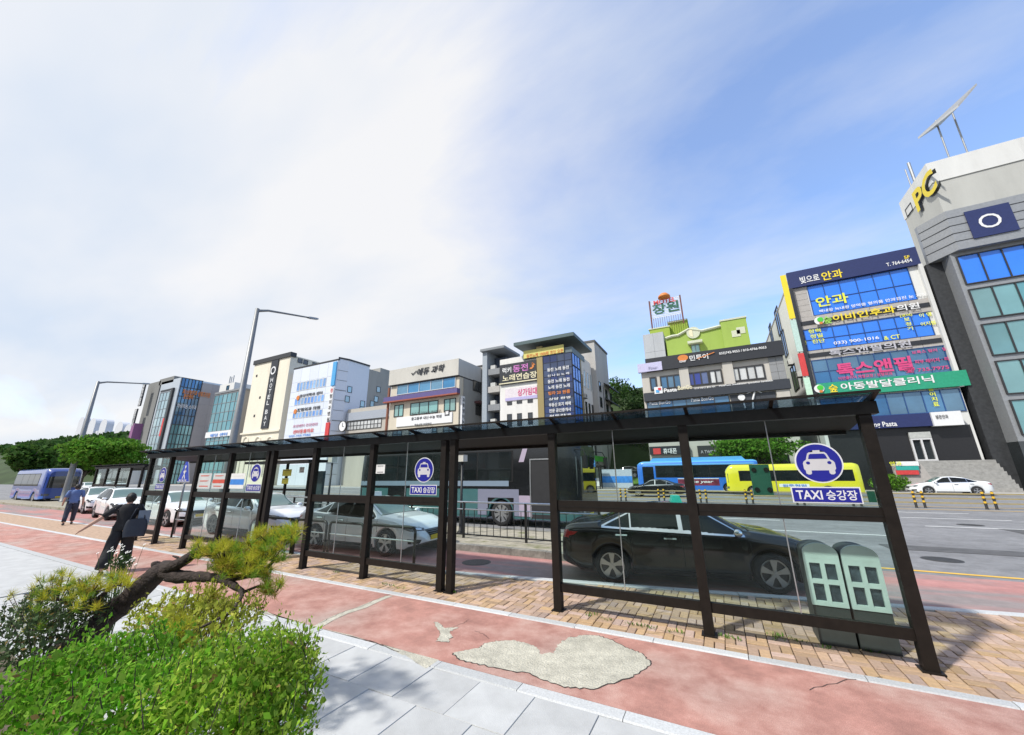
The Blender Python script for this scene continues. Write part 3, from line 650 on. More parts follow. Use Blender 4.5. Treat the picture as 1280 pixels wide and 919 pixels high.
    lay([(-L-.3, -.6, .42), (-L-.3, .6, .42)], [(-L-.3, -.58, .30), (-L-.3, .58, .30)], (1, 0, 0), 0, blackp, 'rear_diffuser', n=12, k=2)
    fx = L-.02; MB().box(fx, fx+.045, -.26, .26, .40, .51).build('number_plate', plate, t)
    MB().box(-L-.02, -L+.03, -.26, .26, .62, .73).build('number_plate', plate, t)
    # dark cabin so that the glass has something behind it
    cab = MB(); cab.box(-1.3, 1.0, -.62, .62, .55, .80); cab.box(-1.25, -.95, -.55, .55, .8, 1.15)
    for yy in (-.36, .36): cab.box(-.25, -.02, yy-.2, yy+.2, .8, 1.12); cab.box(-.2, -.08, yy-.12, yy+.12, 1.14, 1.3)
    cab.build('seats', car_in, t)
    for cx in (-hb+wo, hb+wo):
        for sd_ in (-1, 1): wheel(t, (cx, sd_*(lerp(P['w'], cx)-.115), P['r']), P['r'], sd_, rim, spoke)
        MB().box(cx-ra+.02, cx+ra-.02, -.62, .62, .22, P['r']+ra-.03).build('wheel_well', car_in, t)
    if taxi:
        k = MB(); k.prism([(-.12, -.22, 1.465), (.10, -.22, 1.465), (.06, -.2, 1.60), (-.08, -.2, 1.60)], (0, .42, 0)); k.build('roof_sign', taxi, t)
    return t
def wheel(t, c, r, sd_, rim=alloy, spoke=5, wd=.21):
    hw = wd/2; ri = r*.70
    w = MB().lathe([(ri, -hw+.01), (r*.90, -hw), (r*.985, -hw+.03), (r, -hw*.4), (r, hw*.4), (r*.985, hw-.03), (r*.90, hw), (ri, hw-.01)], 26, c, 'Y').build('wheel', tyre_m, t, True)
    q = MB(); y0 = sd_*(hw-.012)
    q.lathe([(ri*1.02, y0), (ri*1.02, y0-sd_*.02), (ri*.90, y0-sd_*.02), (ri*.90, y0)], 26, c, 'Y')
    q.lathe([(.001, y0+sd_*.004), (ri*.20, y0), (ri*.22, y0-sd_*.04)], 16, c, 'Y')
    for i in range(spoke):
        a = 2*math.pi*i/spoke+.3; ca, sa = math.cos(a), math.sin(a)
        p0, p1 = (c[0]+ca*ri*.12, c[1]+y0-sd_*.012, c[2]+sa*ri*.12), (c[0]+ca*ri*.95, c[1]+y0-sd_*.006, c[2]+sa*ri*.95)
        for e in (-1, 1):
            off = .045*r/.33*e
            p2 = (p1[0]-sa*off, p1[1], p1[2]+ca*off); q.bar(p0, p2, .030*r/.33, .025, (0, 1, 0))
        q.bar(p0, p1, .06*r/.33, .02, (0, 1, 0))
    q.build('rim', rim, w); MB().lathe([(.001, y0-sd_*.05), (ri, y0-sd_*.05)], 24, c, 'Y').build('brake_disc', alloy_d, w)
    MB().lathe([(.001, -sd_*hw*.8), (ri, -sd_*hw*.8)], 20, c, 'Y').build('wheel_back', car_in, w)
    return w
def place(t, x, y, rot=0, z=-.1, label=None, cat='car', group=None):
    t.location = (x, y, z); t.rotation_euler = (0, 0, rot); return tag(t, label, cat, group)
white_p = paint('paint_white', (.80, .82, .82)); silver_p = paint('paint_silver_white', (.76, .79, .79), .1); black_p = paint('paint_black', (.008, .0085, .009), .0, .22, .35)
roof_lamp = pm('roof_lamp', (.7, .7, .68), .4)
tx = car('taxi', SED, silver_p, plate=plate_y, taxi=roof_lamp)
place(tx, -9.62, 8.92, R(2.0), label='silver white taxi with yellow number plate behind the middle bays of the shelter', cat='car', group='cars queueing in the taxi lane')
SED2 = dict(SED); SED2['wr'] = [(a, b+.01) for a, b in SED['wr']]
t2 = car('taxi', SED2, white_p, plate=plate_y, rim=alloy_d)
place(t2, -16.0, 9.15, R(1.5), label='white taxi waiting next behind the silver white one', cat='car', group='cars queueing in the taxi lane')
t3 = car('taxi', SED, white_p, plate=plate_y)
place(t3, -23.2, 9.3, R(2), label='white taxi with black front and yellow plates behind the walking woman', cat='car', group='cars queueing in the taxi lane')
HAT = dict(L=4.3, top=[(-2.15, .5), (-2.12, .9), (-2.05, 1.15), (-1.85, 1.36), (-1.3, 1.52), (-.6, 1.57), (0, 1.56), (.3, 1.52), (1.05, 1.12), (1.5, 1.02), (1.9, .90), (2.05, .76), (2.13, .6), (2.15, .48)],
    belt=[(-2.15, .48), (-2.12, .85), (-2.0, 1.02), (-1.5, 1.05), (0, 1.0), (1.05, .98), (1.5, .93), (1.9, .82), (2.06, .68), (2.13, .55), (2.15, .46)],
    w=[(-2.15, .55), (-2.12, .72), (-2.0, .82), (-1.5, .89), (0, .905), (1.2, .89), (1.7, .85), (1.98, .74), (2.1, .55), (2.15, .40)],
    wr=[(-2.0, .70), (-1.3, .62), (0, .61), (.4, .61), (1.05, .74)], wb=2.6, wo=.05, r=.33, win=(-2.05, 1.05), side=(-1.62, -1.0, -.1, .92), chrome=0, hl=[(1.65, .86, .78), (1.85, .84, .72), (1.98, .80, .70)])
t4 = car('hatchback', HAT, white_p)
place(t4, -29.4, 9.4, R(-6), label='white hatchback at the left, its headlamp beside the walking woman', cat='car', group='cars queueing in the taxi lane')
t5 = car('hatchback', HAT, white_p)
place(t5, -36.0, 10.2, R(-4), label='far white hatchback half hidden behind the nearer white hatchback', cat='car', group='cars queueing in the taxi lane')
SEDB = dict(SED); SEDB['mirror_chrome'] = 1
bc = car('taxi', SEDB, black_p, rim=alloy, taxi=pm('roof_sign_teal', (.03, .42, .33), .4))
A, B = Vector(onZ(765, 729, -.1)), Vector(onZ(975, 743, -.1)); dr = (B-A); ang = math.atan2(dr.y, dr.x); mid = (A+B)/2; nrm = Vector((-math.sin(ang), math.cos(ang), 0))
mid = mid+nrm*.82
place(bc, mid.x, mid.y, ang, label='black taxi sedan with five spoke alloy wheels behind the right bays of the shelter', cat='car')
b2 = car('sedan', SED, black_p)
a = onY(819, 610, 36.5); place(b2, a[0], 36.9, R(180), label='black sedan on the far carriageway in front of the blue bus', cat='car')
w2 = car('sedan', SED, white_p)
a = onY(1133, 600, 45.5); place(w2, a[0]+2.45, 45.9, R(180), label='white sedan at the far right on the other side of the road', cat='car')
suv = car('sedan', HAT, black_p); a = onY(783, 588, 57); place(suv, a[0], 57.0, R(180), z=0.0, label='dark car parked above the blue fence panels on the far side', cat='car')
suv.location.z = a[2]-1.0
for i, (px, py, yy, P, m) in enumerate(((112, 600, 24, SED, white_p), (148, 598, 30, SED, silver_p), (135, 596, 40, HAT, white_p))):
    c_ = car('sedan', P, m); a = onY(px, py, yy)
    place(c_, a[0], yy, R(0 if i != 1 else 180), label=['white sedan on the road far left behind the two hatchbacks', 'silver sedan far down the road beyond the smaller shelter', 'small white car far down the road at the far left'][i], cat='car', group='cars far down the road')
# ================================================================ BUSES
def bus(name, Lb, Wb, H, paint_m, top_m, low_m, wheels, r=.48, zlow=.32, front=.28, hump=None, belt=1.25, glass_m=None, win=(0, 0, 0, 0), divs=(), lowband=None, mirror=True):
    """coach or bus at the origin pointing +X"""
    t = empty(name, (0, 0, 0)); L = Lb/2; hw = Wb/2
    glass_m = glass_m or MATS['bus_glass']
    xs = sorted(set(np.round(np.concatenate([np.linspace(-L, L, 30), L-np.array([0, .02, .06, .12, .2, .3, .45, .6]), -L+np.array([0, .02, .06, .14, .25, .4])]+[c+(r+.08)*np.cos(np.linspace(0, math.pi, 13)) for c in wheels]), 3)))
    def zb(x):
        z = zlow
        for c in wheels:
            if abs(x-c) <= r+.08: z = max(z, r+math.sqrt(max(0, (r+.08)**2-(x-c)**2)))
        return z
    G = []
    for x in xs:
        f = max(0, (x-(L-.6))/.6); b = max(0, (-L+.4-x)/.4)
        w = hw*(1-.16*f**2.2-.10*b**2.5); tp = H-front*f**2-.12*b**2.2; z = zb(x)+.08*f
        c = [(0, z), (w-.3, z), (w-.02, z), (w, z+.25*(belt-z)), (w, belt), (w-.015, belt+.45*(tp-belt)), (w-.05, tp-.32), (w-.11, tp-.14), (w-.26, tp-.03), (w*.5, tp), (0, tp+.01)]
        G.append([(x, -y, q) for y, q in c]+[(x, y, q) for y, q in c[::-1][1:]])
    q = MB(); nrow = len(G[0])
    def mf(i, j):
        j = min(j, nrow-2-j); return 2 if j <= 2 else (0 if j <= 3 else (0 if j < 7 else 1))
    q.grid(G, mfun=mf); q.poly(G[0]); q.poly(G[-1][::-1])
    me = q.mesh('body', [paint_m, top_m, low_m]); bm = bmesh.new(); bm.from_mesh(me); bmesh.ops.recalc_face_normals(bm, faces=bm.faces)
    for f in bm.faces: f.smooth = True
    for e in bm.edges:
        if len(e.link_faces) == 2 and e.calc_face_angle(0) > R(40): e.smooth = False
    bvh = BVHTree.FromBMesh(bm); bm.to_mesh(me); bm.free(); link('body', me, t)
    lay = mk_lay(bvh, t)
    def side(x0, x1, z0, z1, m, nm, s=-1, off=.012, n=8, k=4, x0t=None, x1t=None):
        return lay([(x0 if x0t is None else x0t, s*2, z1), (x1 if x1t is None else x1t, s*2, z1)], [(x0, s*2, z0), (x1, s*2, z0)], (0, -s, 0), 0, m, nm, n=n, k=k, off=off)
    for s in (-1, 1):
        x0, x1, z0, z1 = win; e = [x0]+list(divs)+[x1]
        side(x0-.05, x1+.05, z0-.05, z1+.05, MATS['black_plastic'], 'window_band', s, .006, 24, 4)
        for a, b in zip(e[:-1], e[1:]): side(a+.03, b-.03, z0, z1, glass_m, 'side_window', s)
    lay([(L+.5, -hw*.90, H-.75), (L+.5, 0, H-.70), (L+.5, hw*.90, H-.75)], [(L+.5, -hw*.92, belt), (L+.5, 0, belt-.04), (L+.5, hw*.92, belt)], (-1, 0, 0), 0, glass_m, 'windscreen', n=14, k=8, off=.012)
    for s in (-1, 1):
        lay([(L+.5, s*hw*.55, .78), (L+.5, s*hw*.92, .80)], [(L+.5, s*hw*.58, .60), (L+.5, s*hw*.92, .62)], (-1, 0, 0), 0, lamp_w, 'headlamp', n=8, k=4)
        lay([(-L-.5, s*hw*.7, 1.0), (-L-.5, s*hw*.92, 1.0)], [(-L-.5, s*hw*.7, .7), (-L-.5, s*hw*.92, .7)], (1, 0, 0), 0, lamp_r, 'tail_lamp', n=6, k=4)
        if mirror:
            a = (L-.15, s*(hw-.05), H-.45); m_ = MB(); m_.tube([a, (L+.25, s*(hw+.12), H-.5), (L+.35, s*(hw+.22), H-.75)], .022, 8)
            m_.box(L+.27, L+.40, s*(hw+.12), s*(hw+.34), H-1.2, H-.72); m_.build('mirror', MATS['black_plastic'], t)
    MB().box(L-.04, L+.02, -.26, .26, .42, .55).build('number_plate', plate_y, t)
    for c in wheels:
        for s in (-1, 1): wheel(t, (c, s*(hw-.20), r), r, s, alloy, 8, .3)
        MB().box(c-r-.04, c+r+.04, -hw+.38, hw-.38, zlow+.02, 2*r).build('wheel_well', car_in, t)
    if hump:
        hx0, hx1, hh = hump; MB().prism([(hx0, -hw*.7, H-.03), (hx1, -hw*.7, H-.03), (hx1-.35, -hw*.7, H+hh), (hx0+.3, -hw*.7, H+hh)], (0, hw*1.4, 0)).build('roof_unit', top_m, t)
    return t, side, lay
wglass('bus_glass', (.012, .016, .017), .03, .0, .3, .8)
teal_p = paint('paint_teal', (.05, .135, .14), 0, .3, .3); dkteal_p = paint('paint_dark', (.008, .009, .010), 0, .25, .25); lav_p = paint('paint_lavender', (.40, .34, .43), 0, .35, .25); grey_p = paint('paint_lightgrey', (.20, .21, .28), 0, .35, .25); sil_p = paint('paint_steel', (.20, .26, .33), 0, .3, .3)
CX, CY = -10.85, 15.78
ch, side, lay = bus('coach', 12.1, 2.5, 3.45, dkteal_p, dkteal_p, teal_p, (2.55, -3.3), r=.50, belt=1.30, win=(-5.6, 3.1, 1.80, 3.0), divs=(-3.4, -1.2, 1.35))
side(-5.9, 3.3, .36, 1.45, teal_p, 'lower_panel', off=.006, n=30, k=4) if False else None
for x0, x1 in ((-5.95, -3.92), (-2.70, 1.93)): side(x0, x1, .40, 1.47, teal_p, 'luggage_door')
side(1.42, 1.93, .42, 1.46, grey_p, 'patterned_panel', off=.018); side(3.18, 3.42, .42, 1.46, grey_p, 'patterned_panel', off=.018); side(1.93, 3.18, 1.12, 1.46, grey_p, 'patterned_panel', off=.018)
side(-5.9, 2.95, 1.58, 1.80, sil_p, 'belt_stripe', off=.02, n=20); side(-5.9, 3.25, 1.47, 1.57, dkteal_p, 'belt_groove', off=.02, n=20)
side(3.42, 4.0, .12+.3, 1.22, lav_p, 'front_panel', off=.014, x1t=3.98); side(3.42, 3.66, 2.55, 3.15, lav_p, 'pillar_stripe', off=.02, x0t=3.62, x1t=3.85)
dr_ = side(3.95, 4.98, .36, 2.62, car_in, 'doorway', off=.008)
for a in ((3.93, 3.98, .36, 2.66), (4.96, 5.01, .36, 2.66), (3.93, 5.01, 2.62, 2.67)): side(*a, silver, 'door_frame', off=.03)
MB().box(4.15, 4.30, -1.12, -.92, 1.25, 1.75).build('driver_seat', pm('seat_red', (.35, .02, .03), .7), ch)
place(ch, CX, CY, R(0), label='dark coach with teal lower panels and open front door at the island', cat='bus')
ltblue_p = paint('paint_skyblue', (.13, .42, .80)); blue_p = paint('paint_blue', (.03, .17, .62)); yell_p = paint('paint_lime_yellow', (.72, .66, .03)); wh_p = white_p
xa = onY(797, 595, 43)[0]
bb, side, lay = bus('city_bus', 11.0, 2.5, 3.15, blue_p, ltblue_p, blue_p, (2.7, -2.9), r=.48, belt=1.35, win=(-5.0, 3.6, 1.55, 2.65), divs=(-3.2, -1.4, .4, 1.9), hump=(-4.6, 4.2, .32), mirror=False)
for s in (-1, 1):
    side(3.85, 4.95, .5, 2.6, MATS['bus_glass'], 'door_glass', s, .014); side(-2.1, 1.6, .75, 1.35, pm('advert_maroon', (.18, .02, .05), .5, var=.6, scale=1.5), 'advert_panel', s, .014); side(-2.1, 1.6, 1.36, 1.42, wh_p, 'advert_edge', s, .014)
    side(-5.2, 5.2, 2.72, 2.84, ltblue_p, 'roof_stripe', s, .012, 24)
place(bb, xa+5.5, 44.25, R(180), label='blue city bus with sky blue roof on the far side of the road', cat='bus')
txt('Alice year', wh_p, bb, (xa+5.5+.3, 42.96, .98), 2.6, .34, name='advert_lettering', shear=.2)
for o in bb.children:
    if o.name.startswith('advert_lettering'): o.matrix_parent_inverse = (Matrix.Translation((xa+5.5, 44.25, -.1)) @ Matrix.Rotation(math.pi, 4, 'Z')).inverted()
x0, x1 = onY(908, 600, 39)[0], onY(1079, 600, 39)[0]; Lm = x1-x0
mbs, side, lay = bus('minibus', Lm, 2.05, 2.62, yell_p, yell_p, yell_p, (Lm/2-1.9, -Lm/2+2.2), r=.40, zlow=.38, belt=1.1, win=(-Lm/2+.5, Lm/2-1.05, 1.30, 2.05), divs=(-Lm/2+2.2, -Lm/2+4.0, -Lm/2+5.6, Lm/2-3.0), mirror=False, front=.55)
side(-1.2, .8, .78, 1.02, wh_p, 'company_sign', 1, .014)
place(mbs, (x0+x1)/2, 40.1, R(180), label='lime yellow minibus on the far side of the road', cat='bus')
t = txt('원주학원', blue_p, mbs, ((x0+x1)/2+.2, 39.0, .80), 1.6, .2)
if t: t.matrix_parent_inverse = (Matrix.Translation(((x0+x1)/2, 40.1, -.1)) @ Matrix.Rotation(math.pi, 4, 'Z')).inverted()
bl, side, lay = bus('city_bus', 9.5, 2.4, 3.0, paint('paint_navy', (.02, .06, .30)), paint('paint_navy', (.02, .06, .30)), blue_p, (2.6, -2.6), r=.46, belt=1.3, win=(-4.3, 3.2, 1.5, 2.5), divs=(-2, 0, 1.6), mirror=False)
a = onZ(118, 611, -.1); place(bl, -58, 12.5, R(0), label='navy blue bus coming up the road at the far left edge', cat='bus')
# ================================================================ STREET FURNITURE
iron = pm('black_iron', (.018, .018, .018), .45, .2, var=.15); steel_g = pm('galvanised', (.33, .34, .345), .42, .7, var=.12); pole_g = pm('pole_grey', (.22, .225, .225), .45, .3, var=.12); rail_s = pm('rail_silver', (.50, .52, .53), .3, .85)
rl = empty('railing', (-6, 10.7, .05), 'black iron railing with silver top rails along the bus island kerb', 'railing')
yr, xr0, xr1 = 10.72, -23.0, -3.05
for z, r_, m in ((1.12, .028, rail_s), (.90, .020, rail_s)): MB().tube([(xr0, yr, z), (xr1, yr, z)], r_, 8).build('rail', m, rl, True)
MB().bar((xr0, yr, .15), (xr1, yr, .15), .035, .035).build('rail', iron, rl)
pm_, bm_ = MB().box(-.03, .03, -.03, .03, .04, 1.12).mesh('rail_post', iron), MB().tube([(0, 0, .16), (0, 0, .90)], .011, 6).mesh('baluster', iron)
n = int((xr1-xr0)/2.0)
for i in range(n+1): o = link('rail_post', pm_, rl); o.matrix_parent_inverse = Matrix.Translation((6, -10.7, -.05)); o.location = (xr0+(xr1-xr0)*i/n, yr, 0)
nb = int((xr1-xr0)/.235)
for i in range(1, nb): o = link('baluster', bm_, rl); o.matrix_parent_inverse = Matrix.Translation((6, -10.7, -.05)); o.location = (xr0+(xr1-xr0)*i/nb, yr, 0)
def lantern(x, y, top, label):
    l = empty('lamp_post', (x, y, .04), label, 'lamp', 'lantern posts on the bus island')
    MB().lathe([(.001, .04), (.13, .04), (.13, .10), (.07, .16), (.05, .8), (.045, .85), (.04, top-.26), (.001, top-.26)], 12, (x, y, 0)).build('pole', iron, l, True)
    MB().box(x-.13, x+.13, y-.13, y+.13, top-.24, top).build('lantern_head', pm('lantern_milk', (.55, .53, .47), .4), l); MB().box(x-.15, x+.15, y-.15, y+.15, top, top+.025).build('lantern_cap', iron, l)
lantern(-8.05, 11.35, 2.66, 'black lamp post with square milky lantern seen through the middle opening'); lantern(-15.2, 11.5, 2.80, 'black lamp post with square lantern beside the island bus stop')
# inverted-U guard rails at the taxi kerb
def urail(x0, x1, y, label, z=.86):
    u = empty('guard_rail', ((x0+x1)/2, y, 0), label, 'guard rail', 'guard rails behind the shelter'); r_ = .1
    arc = lambda cx, a0, a1: [(cx+r_*math.cos(R(a)), y, z-r_+r_*math.sin(R(a))) for a in np.linspace(a0, a1, 6)]
    MB().tube([(x0, y, -.03)]+arc(x0+r_, 180, 90)+arc(x1-r_, 90, 0)+[(x1, y, -.03)], .032, 10).build('hoop', iron, u, True)
    MB().tube([(x0, y, z-.28), (x1, y, z-.28)], .016, 8).build('cross_bar', rail_s, u)
for i, (a, b) in enumerate(((-11.75, -10.42), (-10.32, -9.08), (-8.95, -7.75), (-7.5, -6.12))): urail(a, b, 6.92, ['leftmost black hoop guard rail by the shelter opening', 'black hoop guard rail right beside the leftmost one', 'black hoop guard rail in front of the silver taxi rear wheel', 'black hoop guard rail in front of the silver taxi front wheel'][i])
urail(-17.1, -15.9, 6.92, 'black hoop guard rail behind the crosswalk sign')
# street lamps
def street_lamp(pt, tip, yb, label):
    top = onY(*pt, yb); x, z = top[0], top[2]; e = onX(*tip, x)
    s = empty('street_lamp', (x, yb, 0), label, 'street lamp', 'street lamps on the bus island')
    MB().lathe([(.30, .04), (.30, .10), (.24, .14), (.225, 1.2), (.12, z), (.001, z+.05)], 14, (x, yb, 0)).build('pole', pole_g, s, True)
    k = (e[1]-yb, e[2]-z); P = [(x, yb, z-.15)]+[(x, yb+k[0]*t, z-.15+.15*min(1, t*6)+k[1]*t) for t in (.03, .08, .16, .4, .7, .84)]
    MB().tube(P, [.10, .095, .085, .075, .065, .06, .055], 10).build('arm', pole_g, s, True)
    a, b = P[-1], (x, yb+k[0], z+k[1]); h = MB(); d = (Vector(b)-Vector(a))
    h.bar(Vector(a)-d*.1, b, .24, .10); h.bar(Vector(a)+d*.1, Vector(b)-d*.15, .18, .14); h.build('lamp_head', steel_g, s)
    MB().bar(Vector(a)+d*.15+Vector((0, 0, -.075)), Vector(b)-d*.2+Vector((0, 0, -.075)), .15, .02).build('lens', pm('lamp_lens', (.6, .6, .58), .2), s)
street_lamp((322, 386), (397, 399), 12.2, 'tall tapered grey street lamp rising between the cream hotel and glass block')
street_lamp((123, 477), (187, 480), 12.2, 'farther street lamp at the left above the green tree')
# blue triangular crosswalk sign
a = onY(231, 590, 7.35); sg = empty('crosswalk_sign', (a[0], 7.35, 0), 'blue triangular crosswalk sign with white walking figure on a post', 'sign')
MB().tube([(a[0], 7.42, -.03), (a[0], 7.42, a[2]+.3)], .035, 10).build('post', steel_g, sg, True)
def tri(k, dz=0): return [(a[0]-.46*k, a[2]-.36*k+dz), (a[0]+.46*k, a[2]-.36*k+dz), (a[0]+.06*k, a[2]+.46*k+dz), (a[0]-.06*k, a[2]+.46*k+dz)]
flat(tri(1.05), 7.37, stk_white, sg, 'sign_edge', .01); pb = pm('sign_blue', (.015, .05, .42), .4); flat(tri(.98), 7.358, pb, sg, 'sign_plate', .004)
def bars(L_, nm):
    q = MB()
    for (x0, z0, x1, z1, w) in L_: q.bar((a[0]+x0, 7.350, a[2]+z0), (a[0]+x1, 7.350, a[2]+z1), .006, w, (0, 0, 1) if abs(x1-x0) > abs(z1-z0) else (1, 0, 0))
    q.build(nm, stk_white, sg)
bars([(0, .12, 0, -.08, .09), (0, -.08, -.10, -.25, .05), (0, -.08, .09, -.25, .05), (0, .1, -.1, -.02, .04), (0, .1, .1, .0, .04)], 'walking_figure'); flat(circle(a[0]+.0, a[2]+.19, .05, .055, 14), 7.351, stk_white, sg, 'figure_head', .004)
bars([(-.30+.12*i, -.31, -.24+.12*i, -.31, .06) for i in range(5)], 'crossing_stripes')
# pale stone bollard
a = onZ(320, 690, 0); a = (a[0], 6.65, 0); p0, p1 = onY(313, 655, 6.65), onY(330, 688, 6.65)
bo = empty('bollard', ((p0[0]+p1[0])/2, 6.65, 0), 'pale stone bollard with blue band at its foot', 'bollard'); cx_ = (p0[0]+p1[0])/2
MB().lathe([(.001, 0), (.20, 0), (.20, .10), (.17, .13)], 14, (cx_, 6.65, 0)).build('base_band', pm('bollard_blue', (.03, .08, .35), .6), bo, True); MB().lathe([(.17, .12), (.165, .70), (.15, .78), (.10, .82), (.001, .83)], 14, (cx_, 6.65, 0)).build('stone', pm('bollard_stone', (.55, .53, .48), .85, bump=.3), bo, True)
# recycling bins
bin_m = pm('bin_pale_green', (.60, .66, .63), .5, var=.08); bin_d = pm('bin_grey', (.055, .06, .06), .55)
def recycle_bin(x0, x1, y, label):
    b = empty('recycling_bin', ((x0+x1)/2, y, 0), label, 'bin', 'recycling bins'); w = x1-x0; yb = y+.42; zb_, zt_ = .42, 1.10
    MB().box(x0, x1, y, yb, 0.0, zb_).build('lower_box', bin_d, b)
    hood = [(x0, y+.03, zb_), (x1, y+.03, zb_)]+[(x1-w/2+w/2*math.cos(R(t)), y+.03, zt_-.10+.10*math.sin(R(t))) for t in np.linspace(0, 180, 13)]
    MB().prism(hood, (0, .39, 0)).build('hood', bin_d, b)
    f = MB(); st = w*.13; cols = [(x0, x0+st), (x0+w/2-st*.5, x0+w/2+st*.5), (x1-st, x1)]; rows = [(zb_, .47), (.66, .71), (.89, .94)]
    for c in cols: f.box(c[0], c[1], y-.012, y+.03, zb_, .94)
    for (a_, b_) in ((cols[0][1], cols[1][0]), (cols[1][1], cols[2][0])):
        for r_ in rows: f.box(a_, b_, y-.011, y+.03, *r_)
    arch = [(x0, y-.012, .94), (x1, y-.012, .94)]+[(x1-w/2+w/2*math.cos(R(t)), y-.012, zt_-.10+.12*math.sin(R(t))) for t in np.linspace(0, 180, 15)]
    f.prism(arch, (0, .042, 0)); f.build('front_panel', bin_m, b)
    for (a_, b_) in ((cols[0][1], cols[1][0]), (cols[1][1], cols[2][0])):
        for (z0, z1) in ((.47, .66), (.71, .89)): MB().box(a_, b_, y+.022, y+.028, z0, z1).build('window', pm('bin_window', (.05, .06, .075), .12, var=.6, scale=8), b)
p = [onY(px, 770, 6.30)[0] for px in (1019, 1066, 1067, 1117)]
recycle_bin(p[0], p[1]-.01, 6.32, 'pale green arched recycling bin, the left one of the two'); recycle_bin(p[2]+.01, p[3], 6.32, 'pale green arched recycling bin next to the shelter end post')
# median barrier
md = empty('median_barrier', (0, 30.4, -.1), 'low road median barrier of paired black posts with yellow bands and rails', 'barrier')
blk = pm('post_black', (.02, .02, .02), .6); yb_ = pm('post_yellow', (.75, .45, .03), .5)
pmesh = MB().lathe([(.075, 0), (.06, .04), (.055, .85), (.04, .90), (.001, .92)], 10).mesh('post', blk, True); bmesh_ = MB().lathe([(.059, .0), (.059, .10)], 10).mesh('yellow_band', yb_, True)
for i in range(-5, 13):
    for e in (-.18, .18):
        o = link('post', pmesh, md); o.matrix_parent_inverse = Matrix.Translation((0, -30.4, .1)); o.location = (-9.43+2.72*i+e, 30.4, -.1)
        for z in (.30, .55, .78):
            s = link('yellow_band', bmesh_, o); s.location = (0, 0, z)
for z in (.28, .52, .76): MB().bar((-24, 30.46, z-.1), (25, 30.46, z-.1), .04, .07).build('rail', pm('rail_beige', (.33, .27, .14), .6), md)
# bus stop on the island, behind the shelter opening
ib = empty('bus_stop_shelter', (-17, 12.3, .05), 'dark framed glass bus stop on the island left of the coach', 'shelter')
for x in (-21.5, -19.6, -17.8): MB().box(x-.05, x+.05, 12.2, 12.3, .04, 2.6).build('post', brown, ib)
MB().box(-21.8, -16.6, 11.3, 12.5, 2.6, 2.72).build('roof', brown, ib)
for a_, b_ in ((-21.5, -19.6), (-19.6, -17.8)):
    MB().box(a_+.05, b_-.05, 12.23, 12.27, 1.28, 1.38).build('middle_rail', brown, ib)
    for z in ((.4, 1.28), (1.38, 2.55)): MB().box(a_+.05, b_-.05, 12.245, 12.255, *z).build('glass_pane', pane_m, ib)
notice(ib, 354, 587, 364, 595, 12.2, paper_y, ink_k, 1); notice(ib, 353, 598, 360, 605, 12.2, paper_y, ink_k, 1); notice(ib, 375, 584, 380, 591, 12.2, paper, ink_k, 2)
MB().box(-17.2, -16.4, 12.0, 12.12, .3, 2.2).build('timetable_board', pm('board_dark', (.03, .05, .055), .3, var=.4, scale=2), ib)
# far bus stop, blue hoarding
fs = empty('bus_stop_shelter', (-15, 49, 0), 'small bus stop across the road with people waiting', 'shelter'); xa, xb = onY(721, 600, 49)[0], onY(751, 600, 49)[0]
for x in (xa, xb): MB().box(x-.06, x+.06, 49.4, 49.52, 0, 2.6).build('post', brown, fs); MB().box(x-.05, x+.05, 48.4, 48.5, 0, 2.6).build('post', brown, fs)
MB().box(xa-.3, xb+.3, 48.1, 49.8, 2.6, 2.85).build('roof', brown, fs); MB().box(xa+.06, xb-.06, 49.45, 49.47, .3, 2.4).build('glass_pane', pane_m, fs); MB().box(xb-1.0, xb-.2, 49.3, 49.4, .3, 1.3).build('advert_board', paper, fs)
hb_ = [onY(p, 600, 50.5)[0] for p in (752, 770, 771, 791)]
for i, (x0, x1) in enumerate(((hb_[0], hb_[1]), (hb_[2], hb_[3]))):
    h = empty('hoarding_panel', ((x0+x1)/2, 50.5, 0), ['blue and white hoarding panel right of the far bus stop', 'grey and blue hoarding panel beside the grass slope'][i], 'hoarding', 'hoarding panels across the road')
    MB().box(x0, x1-.06, 50.5, 50.56, .1, 2.35).build('panel', pm('hoarding_pale', (.42, .48, .55), .5), h); MB().box(x0, x1-.06, 50.485, 50.499, .7, 1.5).build('blue_band', pm('hoarding_blue', (.04, .22, .62), .5, var=.4, scale=1), h)
    for x in (x0, x1-.06): MB().box(x, x+.06, 50.57, 50.63, 0, 2.4).build('post', steel_g, h)
# ================================================================ BUILDINGS ACROSS THE ROAD
YF = 52.0
def fx(px, py, Y=YF): p = onY(px, py, Y); return p[0], p[2]
def bld(name, x, y, label, cat='building'): return empty(name, (x, y, 0), label, cat)
def fwin(b, x0, x1, z0, z1, Y, pane, frame, nx=1, nz=1, fw=.09, d=.10, name='window'):
    """window in a front (-Y) facade: frame with mullions, panes as its sub-parts"""
    f = MB(); f.box(x0, x1, Y-d, Y+.02, z1-fw, z1); f.box(x0, x1, Y-d, Y+.02, z0, z0+fw)
    for i in range(nx+1): x = x0+(x1-x0-fw)*i/nx; f.box(x, x+fw, Y-d+.002, Y+.02, z0+fw, z1-fw)
    for j in range(1, nz): z = z0+(z1-z0-fw)*j/nz; f.box(x0+fw, x1-fw, Y-d+.004, Y+.02, z, z+fw*.8)
    w = f.build(name, frame, b)
    for i in range(nx):
        for j in range(nz):
            MB().box(x0+(x1-x0-fw)*i/nx+fw, x0+(x1-x0-fw)*(i+1)/nx, Y-.03, Y-.012, z0+(z1-z0-fw)*j/nz+fw*.8, z0+(z1-z0-fw)*(j+1)/nz).build('pane', pane, w)
    return w
